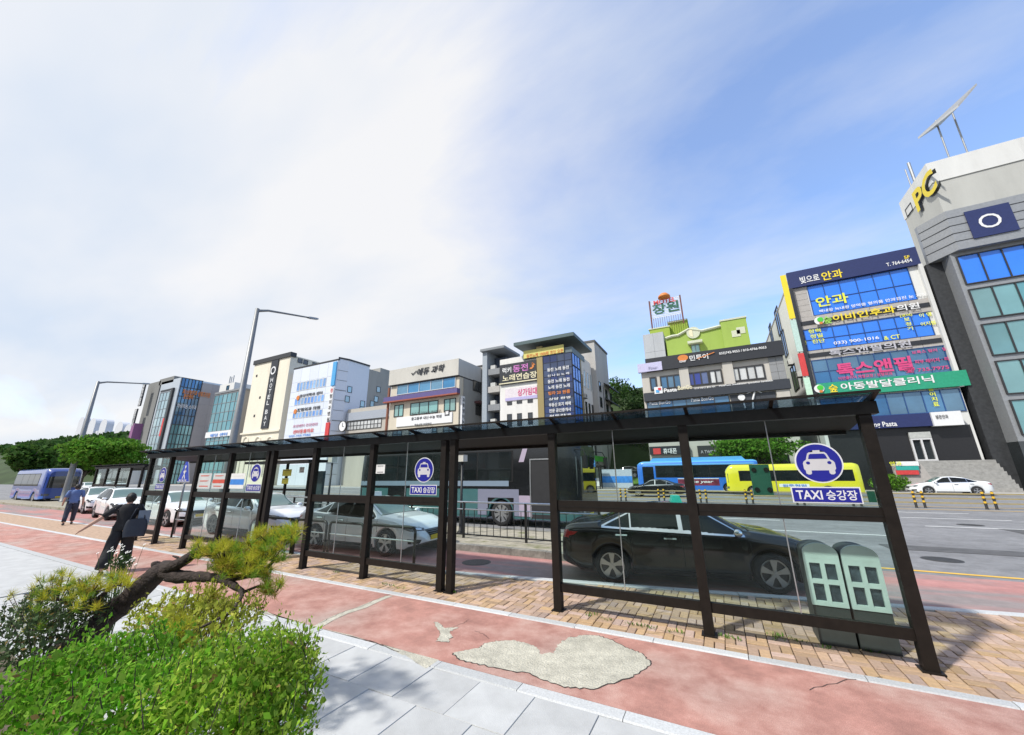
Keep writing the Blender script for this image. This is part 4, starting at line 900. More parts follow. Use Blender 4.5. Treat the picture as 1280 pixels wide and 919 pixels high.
def swin(b, y0, y1, z0, z1, X, pane, frame, ny=1, fw=.09, s=1, name='window'):
    """window in a side facade at X; s = +1 faces +X, -1 faces -X"""
    f = MB(); a, c = X-.02*s, X+.09*s; f.box(a, c, y0, y1, z1-fw, z1); f.box(a, c, y0, y1, z0, z0+fw)
    for i in range(ny+1): y = y0+(y1-y0-fw)*i/ny; f.box(a, X+.088*s, y, y+fw, z0+fw, z1-fw)
    w = f.build(name, frame, b)
    for i in range(ny): MB().box(X+.012*s, X+.03*s, y0+(y1-y0-fw)*i/ny+fw, y0+(y1-y0-fw)*(i+1)/ny, z0+fw, z1-fw).build('pane', pane, w)
    return w
def T(b, s, m, l, r, h, Y=YF, dd=.16, **k):
    """front lettering between two points of the photograph, h pixels tall"""
    a, c = fx(*l, Y-dd), fx(*r, Y-dd); up = fx((l[0]+r[0])/2, (l[1]+r[1])/2-h/2, Y-dd)[1]-fx((l[0]+r[0])/2, (l[1]+r[1])/2+h/2, Y-dd)[1]
    return txt(s, m, b, ((a[0]+c[0])/2, Y-dd, (a[1]+c[1])/2), c[0]-a[0], up, **k)
def plate(b, nm, m, x0, x1, z0, z1, Y, d=.14): return MB().box(x0, x1, Y-d, Y+.0, z0, z1).build(nm, m, b)
def panels(b, nm, m, x0, x1, z0, z1, nx, nz, Y, d=.05, gap=.03):
    for i in range(nx):
        for j in range(nz):
            MB().box(x0+(x1-x0)*i/nx+gap/2, x0+(x1-x0)*(i+1)/nx-gap/2, Y-d, Y, z0+(z1-z0)*j/nz+gap/2, z0+(z1-z0)*(j+1)/nz-gap/2).build(nm, m, b)
def spanels(b, nm, m, y0, y1, z0, z1, ny, nz, X, d=.05, gap=.03, s=1):
    for i in range(ny):
        for j in range(nz):
            MB().box(X, X+d*s, y0+(y1-y0)*i/ny+gap/2, y0+(y1-y0)*(i+1)/ny-gap/2, z0+(z1-z0)*j/nz+gap/2, z0+(z1-z0)*(j+1)/nz-gap/2).build(nm, m, b)
fr_d = pm('frame_dark', (.03, .03, .032), .5); fr_g = pm('frame_grey', (.22, .23, .24), .5); fr_w = pm('frame_white', (.6, .6, .6), .5)
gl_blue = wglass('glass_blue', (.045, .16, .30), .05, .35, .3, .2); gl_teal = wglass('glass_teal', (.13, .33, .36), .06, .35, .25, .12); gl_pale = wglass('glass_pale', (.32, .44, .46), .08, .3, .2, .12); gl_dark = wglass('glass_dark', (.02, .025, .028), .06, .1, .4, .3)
gl_sky_refl = pm('glass_sky_refl', (.025, .20, .80), .2, var=.10, scale=.25, spec=.8); gl_mint = wglass('glass_mint', (.22, .42, .38), .1, .25, .2, .2)  # saturated blue panes: the sky's reflection is put into the base colour
def plaster(n, c, v=.07): return pm(n, c, .88, var=v, scale=.7, bump=.15, bscale=12, col2=tuple(q*.82 for q in c), c2lo=.55, c2hi=.75, c2scale=.35, stretch=(1.2, 1.2, .25))
sg_w = pm('sign_white', (.74, .74, .74), .5, var=.03); sg_k = pm('sign_black', (.022, .024, .030), .45); sg_y = pm('sign_yellow', (.80, .62, .03), .5, var=.03); sg_ly = pm('sign_lemon', (.74, .76, .05), .5, var=.03); sg_n = pm('sign_navy', (.018, .028, .11), .45); sg_g = pm('sign_green', (.02, .30, .17), .5); sg_p = pm('sign_pink', (.62, .06, .20), .5); sg_o = pm('sign_orange', (.62, .20, .04), .5); sg_r = pm('sign_red', (.58, .05, .05), .5); sg_c = pm('sign_cream', (.72, .66, .45), .5); sg_s = pm('sign_silver', (.55, .53, .56), .35, .4); sg_b = pm('sign_sky', (.08, .35, .65), .5)
# ---- B10 clinic block at the right
x0, zt = fx(985, 350); x1 = fx(1143, 317)[0]; X0 = x0; D10 = max(12, onX(952, 400, x0)[1]-YF)
b = bld('clinic_building', (x0+x1)/2, YF, 'clinic block with blue glass bands and many Korean signs at the right')
wht = plaster('wall_white', (.66, .66, .64)); stone = pm('stone_beige', (.40, .375, .35), .75, var=.1, scale=3)
MB().box(x0, x1, YF, YF+D10, 0, zt-.3).build('wall', wht, b); MB().box(x0-.05, x1+.05, YF-.05, YF+D10+.05, zt-.3, zt-.05).build('parapet', stone, b)
zl = [onY(1100, y, YF)[2] for y in (319, 341, 382, 393, 399, 428, 441, 473, 492, 520, 536)]
plate(b, 'name_board', sg_n, x0-.1, x1+.1, zl[1], zl[0], YF, .35)
xw0 = fx(1007, 355)[0]; xw1 = fx(1150, 350)[0]-.5
panels(b, 'stone_panel', stone, x0+.1, xw0-.1, zl[2], zl[1]-.1, 1, 5, YF)
def blue_row(zb_, zt_, xl, xr, nx, nz, pane=gl_sky_refl): return fwin(b, xl, xr, zb_, zt_, YF, pane, pm('mullion_blue', (.02, .07, .22), .5), nx, nz, .06, .10, 'curtain_window')
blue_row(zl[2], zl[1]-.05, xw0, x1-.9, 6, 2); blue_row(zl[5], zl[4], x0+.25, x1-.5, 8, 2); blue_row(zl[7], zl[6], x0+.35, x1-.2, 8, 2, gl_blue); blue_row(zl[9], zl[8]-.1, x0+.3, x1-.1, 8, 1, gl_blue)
for za, zb_ in ((zl[3]-.5, zl[2]), (zl[6], zl[5])):
    panels(b, 'stone_panel', stone, x0+.1, x1-.05, za, zb_, 7, 1, YF, .08); plate(b, 'sign_rail', sg_k, x0+.15, x1-.2, (za+zb_)/2-.22, (za+zb_)/2+.22, YF, .16)
plate(b, 'green_sign', sg_g, x0+.3, x1+.6, zl[8]+.05, zl[7]-.02, YF, .45)
# column of frame at both ends
for x in (x0-.15, x1-.15): MB().box(x, x+.3, YF-.42, YF-.001, zl[8], zl[1]-.01).build('edge_fin', wht if x > x0 else sg_k, b)
T(b, '빛으로', sg_w, (1000, 351), (1024, 346), 9, dd=.4); T(b, '안과', sg_y, (1027, 346), (1053, 341), 11, dd=.4); T(b, 'T. 764-6454', sg_w, (1108, 331), (1140, 325), 4.5, dd=.4); T(b, '5F', sg_y, (1130, 322), (1137, 321), 4, dd=.4)
T(b, '안과', sg_ly, (1020, 379), (1060, 371), 13); T(b, '백내장 녹내장 망막증 형의품 안과검진 눈 처짐', sg_w, (1024, 389), (1158, 368), 4)
T(b, '숲', pm('sign_leaf', (.30, .60, .08), .5), (1027, 401), (1040, 399), 9, dd=.3); T(b, '이비인후과', sg_y, (1041, 398), (1119, 386), 9, dd=.3); T(b, '의원', sg_w, (1121, 386), (1149, 381), 8, dd=.3)
for s_, p, q in (('갑', 0, 0), ('상', 0, 1), ('선', 0, 2), ('청력', 1, 0), ('정밀', 1, 1), ('진단', 1, 2)):
    yy = 417+q*6.2; xx = 1000+p*18+q*2.5; T(b, s_, sg_ly, (xx-(3 if len(s_) == 1 else 8), yy-p*2.5), (xx+(3 if len(s_) == 1 else 8), yy-p*2.5-1.5), 5)
T(b, '033) 900-1016', sg_w, (1042, 429), (1099, 423), 5); T(b, '& CT', sg_ly, (1105, 423), (1125, 420), 5); T(b, '(코어)', sg_ly, (1125, 396), (1140, 393), 4); T(b, '보', sg_ly, (1130, 399.5), (1137, 398.5), 4.5); T(b, '청', sg_ly, (1132, 405.5), (1139, 404.5), 4.5); T(b, '기', sg_ly, (1134, 411), (1141, 410), 4.5)
T(b, '이 명', sg_ly, (1149, 395), (1164, 392), 5); T(b, '어지럼', sg_ly, (1151, 406), (1169, 402.5), 5)
T(b, '톡스앤필의원', sg_s, (1037, 443), (1138, 427), 9, dd=.3)
T(b, '톡스앤필', sg_p, (1046, 465), (1140, 451), 17, bold=.03); T(b, '보톡스 필러 · 얼', sg_p, (1140, 442), (1183, 435), 4); T(b, '피부 레이저 · 리', sg_p, (1144, 454), (1185, 447), 5); T(b, '☎ 735.7975', sg_p, (1131, 465), (1186, 458), 6); T(b, '비만클리닉 체형교정 / 성형외과', sg_p, (1048, 472), (1116, 468), 4)
T(b, '숲', sg_y, (1036, 486), (1047, 484.5), 10, dd=.5); T(b, '아동발달클리닉', sg_w, (1051, 484), (1167, 473), 9.5, dd=.5)
for px, py in ((1024, 401), (1024, 486)):
    a = fx(px, py, YF-.5); fl = MB(); fl.prism([(a[0]+.45*math.cos(t), YF-.5, a[1]+.45*math.sin(t)) for t in np.linspace(0, 6.28, 18)[:-1]], (0, -.04, 0)); fl.build('logo_ring', sg_w, b)
    fl = MB(); fl.prism([(a[0]+.1+.28*math.cos(t), YF-.56, a[1]+.1+.28*math.sin(t)) for t in np.linspace(0, 6.28, 16)[:-1]], (0, -.04, 0)); fl.build('logo_disc', pm('logo_green', (.06, .5, .04), .5), b); fl = MB(); fl.prism([(a[0]+.1+.17*math.cos(t), YF-.56, a[1]-.32+.14*math.sin(t)) for t in np.linspace(0, 6.28, 14)[:-1]], (0, -.04, 0)); fl.build('logo_dot', sg_o, b)
for i, s_ in enumerate('놀이치료'): T(b, s_, sg_ly, (1160+i*2.2, 487+i*6.2), (1167+i*2.2, 486+i*6.2), 5.2)
# left side wall windows and vertical signs on the corner
def sx(px, py, X): p = onX(px, py, X); return p[1], p[2]
for l, t_, r, bt in ((968, 391, 978, 413), (961, 409, 968, 427), (976, 418, 986, 442), (988, 461, 1000, 484), (958, 447, 966, 463), (972, 477, 980, 494)):
    y1_, zt_ = sx(l, t_, X0); y0_, zb_ = sx(r, bt, X0); ya, yb = sorted((y0_, y1_)); 
    if yb-ya > .2: swin(b, ya, min(yb, YF+D10-.5), min(zb_, zt_), max(zb_, zt_), X0, gl_dark, fr_d, 2, s=-1)
for k, (m, za, zb_) in enumerate(((sg_y, zl[2], zl[0]-.2), (pm('sign_mint', (.45, .6, .55), .5), zl[5], zl[2]-.2), (sg_r, zl[7]+1, zl[5]-.2), (pm('sign_palegreen', (.5, .7, .55), .5), zl[8], zl[7]+.8))):
    MB().box(X0-.75, X0-.2, YF-.38, YF-.2, za, zb_).build('blade_sign', m, b)
# ground floor
plate(b, 'pasta_sign', sg_n, x0+.3, fx(1160, 520)[0], zl[10], zl[9]-.05, YF, .6); T(b, 'Young Pasta', sg_w, (1078, 534), (1121, 529), 8, dd=.65); T(b, '밝은안과', sg_k, (1170, 522), (1185, 520), 5, dd=.9)
a = fx(1158, 517); c = fx(1200, 532); plate(b, 'white_sign', sg_w, a[0], c[0], c[1], a[1], YF, .85)
MB().box(x0+.3, x1-.2, YF-.03, YF-.002, 0, zl[10]).build('shop_recess', pm('shop_dark', (.02, .02, .022), .3), b)
a, c = fx(1134, 541), fx(1172, 576); dw = fwin(b, a[0], c[0], c[1], a[1]-.6, YF-.05, gl_dark, fr_w, 2, 1, .14, .2, 'shop_door'); plate(b, 'door_header', pm('header_grey', (.45, .46, .44), .6), a[0], c[0], a[1]-.58, a[1], YF, .26); zd = c[1]
for i in range(8): MB().box(a[0]-.4, c[0]+3.5, YF-.4-.32*(i+1), YF-.4-.32*i+.02, .0, max(.12, zd*(8-i)/8)).build('step', pm('step_stone', (.30, .295, .28), .8, var=.2, scale=4), b)
for i, m in enumerate((sg_w, pm('sign_teal', (.03, .35, .3), .5), sg_r)): 
    a_ = fx(1104, 578+i*5); c_ = fx(1131, 583+i*5); MB().box(a_[0], c_[0], YF-3.2, YF-3.1, c_[1], a_[1]).build('banner', m, b)
T(b, '안과', sg_ly, (1112, 580), (1127, 579), 5, dd=3.3)
q = MB(); a_ = fx(1104, 593); q.prism([(a_[0], YF-3.0, 0), (fx(1150, 593)[0], YF-3.0, 0), (fx(1150, 593)[0], YF-3.0, .4), (fx(1128, 560)[0], YF-3.0, zd*.9), (a_[0], YF-3.0, zd*.9)], (0, .3, 0)); q.build('stair_wall', stone, b)
# ---- B11 tall neighbour with the PC sign
X11 = 24.6
b = bld('office_tower', X11+8, 50, 'taller grey block with yellow PC letters on its side at the right edge')
gw = plaster('wall_warm_grey', (.46, .46, .43)); pA = onX(1121, 243, X11); pB = onX(1180, 170, X11); z11 = onX(1135, 225, X11)[2]; yf = 47.5
ztp = onX(1180, 171, X11)[2]
yb11 = onX(1122, 246, X11)[1]
MB().box(X11, X11+16, yf+4, yb11, 0, ztp-2.5).build('wall', gw, b); MB().box(X11-.05, X11+16.1, yf+3.9, yb11+.1, ztp-2.5, ztp).build('parapet', wht, b)
yl = [onX(px, py, X11) for px, py in ((1145, 248), (1170, 215))]
txt('PC', sg_y, b, (X11-.25, (yl[0][1]+yl[1][1])/2, (onX(1157, 240, X11)[2])), abs(yl[0][1]-yl[1][1])*1.0, 2.6, n=(-1, 0, 0), u=(0, -1, 0), bold=.03); txt('PC', sg_k, b, (X11-.06, (yl[0][1]+yl[1][1])/2-.2, (onX(1157, 240, X11)[2])-.2), abs(yl[0][1]-yl[1][1])*1.0, 2.6, n=(-1, 0, 0), u=(0, -1, 0), bold=.03)
for px, py in ((1137, 262),):
    o = onX(px, py, X11); swin(b, o[1]-.8, o[1]+.8, o[2]-.5, o[2]+.5, X11, gl_dark, fr_d, 1, s=-1)
met = pm('metal_cladding', (.30, .31, .32), .45, .3, var=.1); zc = fx(1150, 275, 50)[1]; xc0 = fx(1146, 300, 50)[0]
MB().prism([(x1+.6, YF-.5, zc-4.4), (x1+2.0, YF-2.6, zc-4.4), (x1+20, YF-2.6, zc-4.4), (x1+20, YF+.0, zc-4.4), (x1+.6, YF+.0, zc-4.4)], (0, 0, 4.4)).build('cladding_bay', met, b)
for k in range(1, 5): MB().prism([(x1+.57, YF-.5, zc-4.4+k*.88), (x1+1.97, YF-2.63, zc-4.4+k*.88), (x1+20, YF-2.63, zc-4.4+k*.88), (x1+20, YF-2.58, zc-4.4+k*.88), (x1+.6, YF-.4, zc-4.4+k*.88)], (0, 0, .06)).build('cladding_seam', fr_d, b)
MB().box(x1+.4, x1+1.6, YF-.3, YF+6, 0, zc-4.4).build('dark_pier', pm('dark_tile', (.035, .037, .04), .5, var=.3, scale=4), b)
MB().box(x1+1.6, x1+20, YF-1.9, YF+4, 4.2, zc-4.4).build('front_wall', met, b)
for j in range(5):
    z0_ = 4.4+(zc-9)*j/5; fwin(b, x1+1.9, x1+9.5, z0_+.3, z0_+(zc-9)/5-.2, YF-1.92, gl_teal if j != 4 else gl_sky_refl, fr_d, 5, 1, .1, .12)
    fwin(b, x1+10, x1+19.5, z0_+.3, z0_+(zc-9)/5-.2, YF-1.92, gl_blue, fr_d, 6, 1, .1, .12)
plate(b, 'panel_sign', sg_n, x1+3.2, x1+6.2, zc-3.6, zc-.6, YF-2.62, .1); txt('O', sg_w, b, (x1+4.6, YF-2.76, zc-2.1), 1.5, 1.5, bold=0.)
MB().box(x1+1.6, x1+20, YF-1.88, YF+3.5, 0, 4.2).build('shop_front', gl_dark, b)
# rooftop panel
o = onY(1168, 160, 52); sp_ = bld('solar_array', o[0], 52, 'tilted dark solar array on struts above the tower at the top right', 'solar array')
q = MB(); q.prism([onY(1148, 174, 52), onY(1176, 156, 52), (onY(1176, 156, 52)[0]+2.2, 49.5, onY(1176, 156, 52)[2]+1.6), (onY(1148, 174, 52)[0]+2.6, 49.8, onY(1148, 174, 52)[2]+.9)], (0, 0, .25)); q.build('panel', met, sp_)
for dx_ in (1.2, 2.6): MB().tube([(o[0]-1+dx_, 52, ztp-.1), (o[0]-1+dx_, 51.8, o[2]+dx_*.3+.4)], .08, 8).build('strut', steel_g, sp_)
# antennas
for px in (1135, 1142):
    a = onY(px, 222, 56); m_ = bld('antenna', a[0], 56, ['thin rooftop mast left of the tower parapet', 'paired rooftop mast beside the tower parapet'][px > 1140], 'antenna'); MB().tube([(a[0], 56, z11-4), (a[0], 56, onY(px, 202 if px > 1140 else 211, 56)[2])], .07 if px < 1140 else .16, 8).build('mast', steel_g, m_); MB().box(a[0]-.15, a[0]+.15, 55.9, 56.1, z11-4.1, z11-3.9).build('bracket', steel_g, m_)
# ---- B9 tour agency and pasta restaurant
x0, zt = fx(797, 453); x1 = fx(970, 430)[0]+.4
b = bld('restaurant_building', (x0+x1)/2, YF, 'three storey beige building with black tour agency sign and pasta restaurant')
beige = plaster('wall_beige', (.50, .47, .42)); gryp = pm('grey_panel', (.25, .255, .26), .6, var=.05)
MB().box(x0+.3, x1, YF, YF+11, 0, zt-.3).build('wall', beige, b)
zz9 = [onY(880, y, YF)[2] for y in (441, 461, 470, 480, 497, 505, 512, 535, 552, 590)]
za = [onY(880, y, YF)[2] for y in (440, 457, 473, 484, 489, 502)]
plate(b, 'tour_sign', sg_k, fx(808, 460)[0], x1+.1, za[1], za[0], YF, .5); plate(b, 'lilac_sign', pm('sign_lilac', (.5, .48, .66), .5), x0, fx(828, 458)[0], za[1], za[0]-.6, YF, .53)
T(b, 'Tour', pm('ink_lilac', (.25, .24, .36), .5), (810, 460.5), (822, 459), 3, dd=.6, shear=.3); T(b, '민투어', sg_w, (862, 448.5), (885, 444.5), 7, dd=.6); T(b, 'tour', sg_w, (849, 452), (858, 451), 3, dd=.62)
a = fx(853.5, 447.5, YF-.55); q = MB(); q.prism([(a[0]+.62*math.cos(t), YF-.52, a[1]+.42*math.sin(t)) for t in np.linspace(0, 6.28, 18)[:-1]], (0, -.05, 0)); q.build('tour_logo', sg_o, b)
q = MB(); q.bar((fx(872, 450)[0], YF-.6, fx(872, 450)[1]), (fx(893, 442)[0], YF-.6, fx(893, 442)[1]), .04, .10); q.build('logo_swoosh', sg_o, b)
T(b, '033)742-9053 / 010-4766-9053', sg_w, (899, 442.5), (958, 434.5), 4, dd=.6)
zw0, zw1 = onY(925, 471, YF)[2], onY(925, 455, YF)[2]; 
def win9(l, r, m, n): x_0, x_1 = fx(l, 475)[0], fx(r, 470)[0]; fwin(b, x_0, x_1, onY(880, 481.5, YF)[2], onY(880, 464, YF)[2], YF, m, fr_d, n, 1, .16, .12)
win9(812, 820, gl_blue, 1); win9(825, 851, gl_blue, 3); win9(858, 886, wglass('glass_navy', (.03, .06, .22), .1, .2), 3); win9(887, 903, wglass('blind_white', (.52, .53, .52), .4, 0, .1, 3), 2); win9(914, 957, MATS['blind_white'], 4)
for px in (850, 905): x_ = fx(px, 465)[0]; MB().box(x_-.1, x_+1.0, YF-.3, YF-.001, za[3], za[1]).build('pilaster', beige, b)
panels(b, 'grey_panel', gryp, fx(962, 460)[0], x1-.05, za[3], za[1], 2, 3, YF, .06)
plate(b, 'restaurant_sign', pm('sign_slate', (.03, .035, .045), .5), x0+.4, x1+.1, za[5]+.6, za[3]-.1, YF, .45)
T(b, 'Pasta', sg_w, (830, 488.5), (846, 486.5), 5, dd=.5); T(b, 'BonGo', sg_c, (847.5, 485.5), (865, 483), 5.5, dd=.5); T(b, '파스타 스테이크 샐러드 피자', sg_w, (868, 486), (894, 483), 2.4, dd=.5); T(b, 'PizzaPasta Steak&Salad SpecialSet Sandwich', sg_w, (899, 483), (966, 475.5), 2.6, dd=.5)
a = fx(823, 488, YF-.46); MB().box(a[0]-.5, a[0]+.5, YF-.52, YF-.455, a[1]-.45, a[1]+.45).build('square_logo', sg_w, b); MB().box(a[0]-.3, a[0]+.1, YF-.56, YF-.525, a[1]-.3, a[1]+.05).build('logo_mark', sg_b, b); MB().box(a[0]-.02, a[0]+.34, YF-.565, YF-.527, a[1]-.02, a[1]+.3).build('logo_mark', sg_r, b)
zg = onY(880, 522, YF)[2]; fwin(b, x0+.6, fx(911, 495)[0], zg, za[5]+.5, YF, gl_blue, fr_d, 6, 1, .07, .1, 'restaurant_window')
T(b, 'Pasta BonGo', sg_w, (812, 505), (838, 502), 4, dd=.14); T(b, 'Pasta BonGo', sg_w, (864, 500.5), (892, 497), 4.5, dd=.14); 
xg = fx(913, 498)[0]; panels(b, 'slate_panel', pm('slate', (.045, .05, .06), .5, var=.2, scale=2), xg, fx(969, 490)[0], zg, za[5]+.5, 3, 3, YF, .08); MB().box(fx(971, 495)[0], x1-.1, YF-.25, YF-.001, 0, za[5]+.55).build('end_pier', beige, b)
q = MB(); a = fx(941, 500, YF-.2); q.tube([(a[0]-.1, YF-.2, a[1]-1.0), (a[0], YF-.2, a[1]), (a[0]+.35, YF-.2, a[1]+1.0)], .10, 8); q.tube([(a[0]-.5, YF-.2, a[1]+.8), (a[0]+.4, YF-.2, a[1]+1.25), (a[0]+1.0, YF-.2, a[1]+.75)], [.03, .2, .03], 8); q.build('fork_ornament', sg_w, b)
q = MB(); a = fx(927.5, 500, YF-.2); q.lathe([(.001, -.04), (.36, -.03), (.38, .03), (.001, .04)], 16, (a[0], YF-.2, a[1]+.3), 'Y'); q.tube([(a[0]+.1, YF-.2, a[1]+.0), (a[0]+.2, YF-.2, a[1]-1.0)], .08, 8); q.build('spoon_ornament', sg_w, b)
a, c = fx(812, 557), fx(863, 571); plate(b, 'phone_sign', sg_k, a[0], c[0], onY(835, 568, YF)[2], onY(835, 558, YF)[2], YF, .5); T(b, '휴대폰', sg_w, (829, 564), (846, 563.5), 7, dd=.56); a, c = fx(817, 561), fx(827, 568); plate(b, 'red_tab', sg_r, a[0], c[0], c[1], a[1], YF, .55)
MB().box(x0+.5, x1-.2, YF-.03, YF-.002, .1, onY(880, 571, YF)[2]).build('shop_window', gl_dark, b); plate(b, 'cafe_sign', pm('sign_charcoal', (.035, .035, .037), .5), fx(872, 562)[0], fx(925, 562)[0], onY(890, 571, YF)[2], onY(890, 557, YF)[2], YF, .4); T(b, 'A TWOSOME', sg_s, (876, 565.5), (905, 563.5), 4, dd=.46)
# ---- green motel behind it
YM = 62.0
b = bld('motel', fx(850, 420, YM)[0], YM, 'lime green motel with curved gable and rooftop letter sign behind the restaurant')
grn = plaster('wall_lime', (.30, .42, .085), .06); grn2 = plaster('wall_lime_dark', (.30, .40, .06)); trim = pm('motel_trim', (.52, .55, .42), .7); gryw = plaster('wall_motel_grey', (.42, .44, .46))
xa, za_ = fx(832, 424, YM); xb = fx(905, 415, YM)[0]; zr = fx(866, 412, YM)[1]; ze = fx(834, 424, YM)[1]
prof = [(xa, 8), (xb, 8), (xb, ze+.6), ((xa+xb)/2+1.2, zr-.6), ((xa+xb)/2-.6, zr), ((xa+xb)/2-2.2, zr-.7), (xa+1, ze+.2), (xa, ze)]
MB().prism([(p[0], YM, p[1]) for p in prof], (0, 10, 0)).build('gable', grn, b)
q = MB(); pts = [(p[0], YM-.1, p[1]+.12) for p in prof[2:]]; q.tube(pts, .22, 6); q.build('gable_trim', trim, b)
xg0, xg1 = fx(806, 440, YM)[0], fx(832, 440, YM)[0]; zg1 = fx(815, 418, YM)[1]; MB().box(xg0, xg1, YM-.4, YM+8, 6, zg1).build('grey_wing', gryw, b); panels(b, 'grey_board', gryw, xg0, xg1, 8, zg1, 2, 5, YM-.4, .05)
xt0, xt1 = fx(903, 420, YM)[0], fx(934, 410, YM)[0]; zt1 = fx(918, 399, YM)[1]; MB().box(xt0, xt1, YM-.6, YM+6, 6, zt1-.25).build('right_tower', grn, b); MB().box(xt0-.1, xt1+.1, YM-.7, YM+6.1, zt1-.25, zt1).build('tower_cap', trim, b)
for px, py in ((920, 417), (926, 413)): 
    a = fx(px, py, YM-.6); MB().box(a[0]-.55, a[0]+.55, YM-.66, YM-.602, a[1]-.5, a[1]+.5).build('vent_panel', trim, b)
xs0, xs1 = fx(837, 415, YM+3)[0], fx(859, 405, YM+3)[0]; zs1 = fx(850, 400, YM+3)[1]; MB().box(xs0, xs1, YM+3, YM+9, 8, zs1-.25).build('stair_tower', grn2, b); MB().box(xs0-.15, xs1+.15, YM+2.85, YM+9.1, zs1-.25, zs1).build('tower_cap', trim, b)
xm0, xm1 = fx(812, 415, YM+2)[0], fx(837, 412, YM+2)[0]; zm1 = fx(825, 409, YM+2)[1]; MB().box(xm0, xm1, YM+2, YM+8, 8, zm1-.2).build('lift_tower', grn2, b); MB().box(xm0-.15, xm1+.1, YM+1.9, YM+8.1, zm1-.2, zm1).build('tower_cap', trim, b)
a = fx(866.5, 416, YM-.1); q = MB(); q.prism([(a[0]+.95*math.cos(t), YM-.12, a[1]+.95*math.sin(t)) for t in np.linspace(0, 6.28, 24)[:-1]], (0, -.08, 0)); q.build('round_emblem', trim, b); q = MB(); q.prism([(a[0]-.1+.5*math.cos(t), YM-.21, a[1]+.7*math.sin(t)) for t in np.linspace(1.57, 4.71, 14)], (0, -.04, 0)); q.build('emblem_leaf', sg_c, b)
a, c = fx(860, 431, YM), fx(878, 427, YM); MB().box(a[0], c[0], YM-.9, YM-.001, a[1]-.1, a[1]+.3).build('canopy', trim, b); fwin(b, a[0]+.4, c[0]-.5, a[1]-2.0, a[1]-.1, YM, gl_mint, fr_g, 2, 1)
# rooftop letter sign
xL, xR = fx(813, 390, YM+2)[0], fx(852, 385, YM+2)[0]; zT, zB = fx(832, 374, YM+2)[1], fx(832, 395, YM+2)[1]; z0s = zm1
rs = bld('rooftop_sign', (xL+xR)/2, YM+2, 'motel rooftop letter sign on a white lattice frame', 'sign')
for x in (xL, xR): MB().bar((x, YM+2, z0s-.05), (x, YM+2, zT+.2), .22, .22, (1, 0, 0)).build('side_post', pm('rust_brown', (.14, .05, .04), .7), rs)
for i in range(12): z = zB+(zT-zB)*i/11; MB().bar((xL, YM+2.05, z), (xR, YM+2.05, z), .05, .10).build('lattice_bar', sg_w, rs)
for i in range(15): x = xL+(xR-xL)*i/14; MB().bar((x, YM+2.1, z0s-.05), (x, YM+2.1, zB), .06, .06, (1, 0, 0)).build('leg', pm('rust_brown', (.14, .05, .04), .7), rs)
zm = (zT+zB)/2
txt('MOTEL', sg_r, rs, ((xL+xR)/2, YM+1.9, zT-.35), (xR-xL)*.72, .85, bold=.03); txt('장원', pm('sign_darkgreen', (.01, .10, .06), .5), rs, ((xL+xR)/2, YM+1.9, zm-.05), (xR-xL)*.86, 1.9, bold=.03)
q = MB(); q.lathe([(.001, .9), (.5, .75), (.95, .3), (1.0, 0), (.5, -.1), (.001, -.1)], 14, ((xL+xR)/2, YM+2, zT+.3)); q.build('flame_ornament', sg_o, rs, True)
# ---- B8 karaoke block
x0 = fx(625, 480)[0]; x1 = fx(718, 500)[0]; zt = fx(650, 446)[1]
b = bld('karaoke_building', (x0+x1)/2, YF, 'white karaoke building with black sign, gold column and dark blue glass corner')
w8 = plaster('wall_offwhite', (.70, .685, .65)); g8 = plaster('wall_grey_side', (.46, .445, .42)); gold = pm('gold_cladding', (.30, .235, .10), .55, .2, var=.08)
y2 = onX(741, 500, x1)[1]
MB().box(x0, x1, YF, y2, 0, zt).build('wall', w8, b)
xg0, xg1 = fx(673, 490)[0], fx(680.5, 490)[0]; ztop = fx(680, 433)[1]; MB().box(xg0, xg1, YF-.35, YF+2, 0, ztop).build('gold_column', gold, b)
xb0 = xg1+.05; zb1 = fx(700, 443)[1]; zb0 = fx(700, 545)[1]
fwin(b, xb0, x1+.05, zb0, zb1, YF-.3, wglass('glass_night', (.012, .035, .12), .06, .25, .35, .3), pm('mullion_navy', (.01, .02, .05), .5), 4, 11, .07, .10, 'corner_window')
MB().box(xb0, x1+.04, YF-.28, YF+3.4, zb0, zb1).build('corner_core', pm('core_navy', (.01, .02, .05), .5), b); swin(b, YF-.3, YF+3.4, zb0, zb1, x1+.05, gl_sky_refl, fr_d, 3, .08); 
for k in range(1, 6): MB().box(x1+.10, x1+.2, YF-.28, YF+3.38, zb0+(zb1-zb0)*k/6, zb0+(zb1-zb0)*k/6+.12).build('transom', fr_d, b)
MB().box(x1-.05, x1+.06, YF+3.4, YF+4.2, 0, zb1).build('gold_return', gold, b)
# sheltering roof
tealr = pm('roof_teal', (.07, .105, .11), .5, .3); zr0 = fx(700, 438)[1]
MB().box(fx(654, 440)[0], x1+.1, YF-.2, YF+6, zb1, fx(700, 436)[1]).build('upper_storey', pm('upper_teal', (.11, .15, .16), .5), b)
q = MB(); zc = fx(680, 430)[1]; q.prism([(fx(647, 438)[0], YF-1.4, zc), (x1+.9, YF-1.4, zc), (x1+.9, YF+8, zc), (fx(647, 438)[0], YF+8, zc)], (0, 0, .55)); q.build('canopy_roof', tealr, b)
a, c = fx(656, 448), fx(706, 440); plate(b, 'yellow_banner', pm('banner_yellow', (.62, .56, .16), .5), a[0], c[0], a[1]-.2, fx(680, 436)[1], YF-.35, .12); T(b, '동전노래 1000원 코인 오픈', sg_o, (658, 446), (704, 437.5), 4.5, Y=YF-.35)
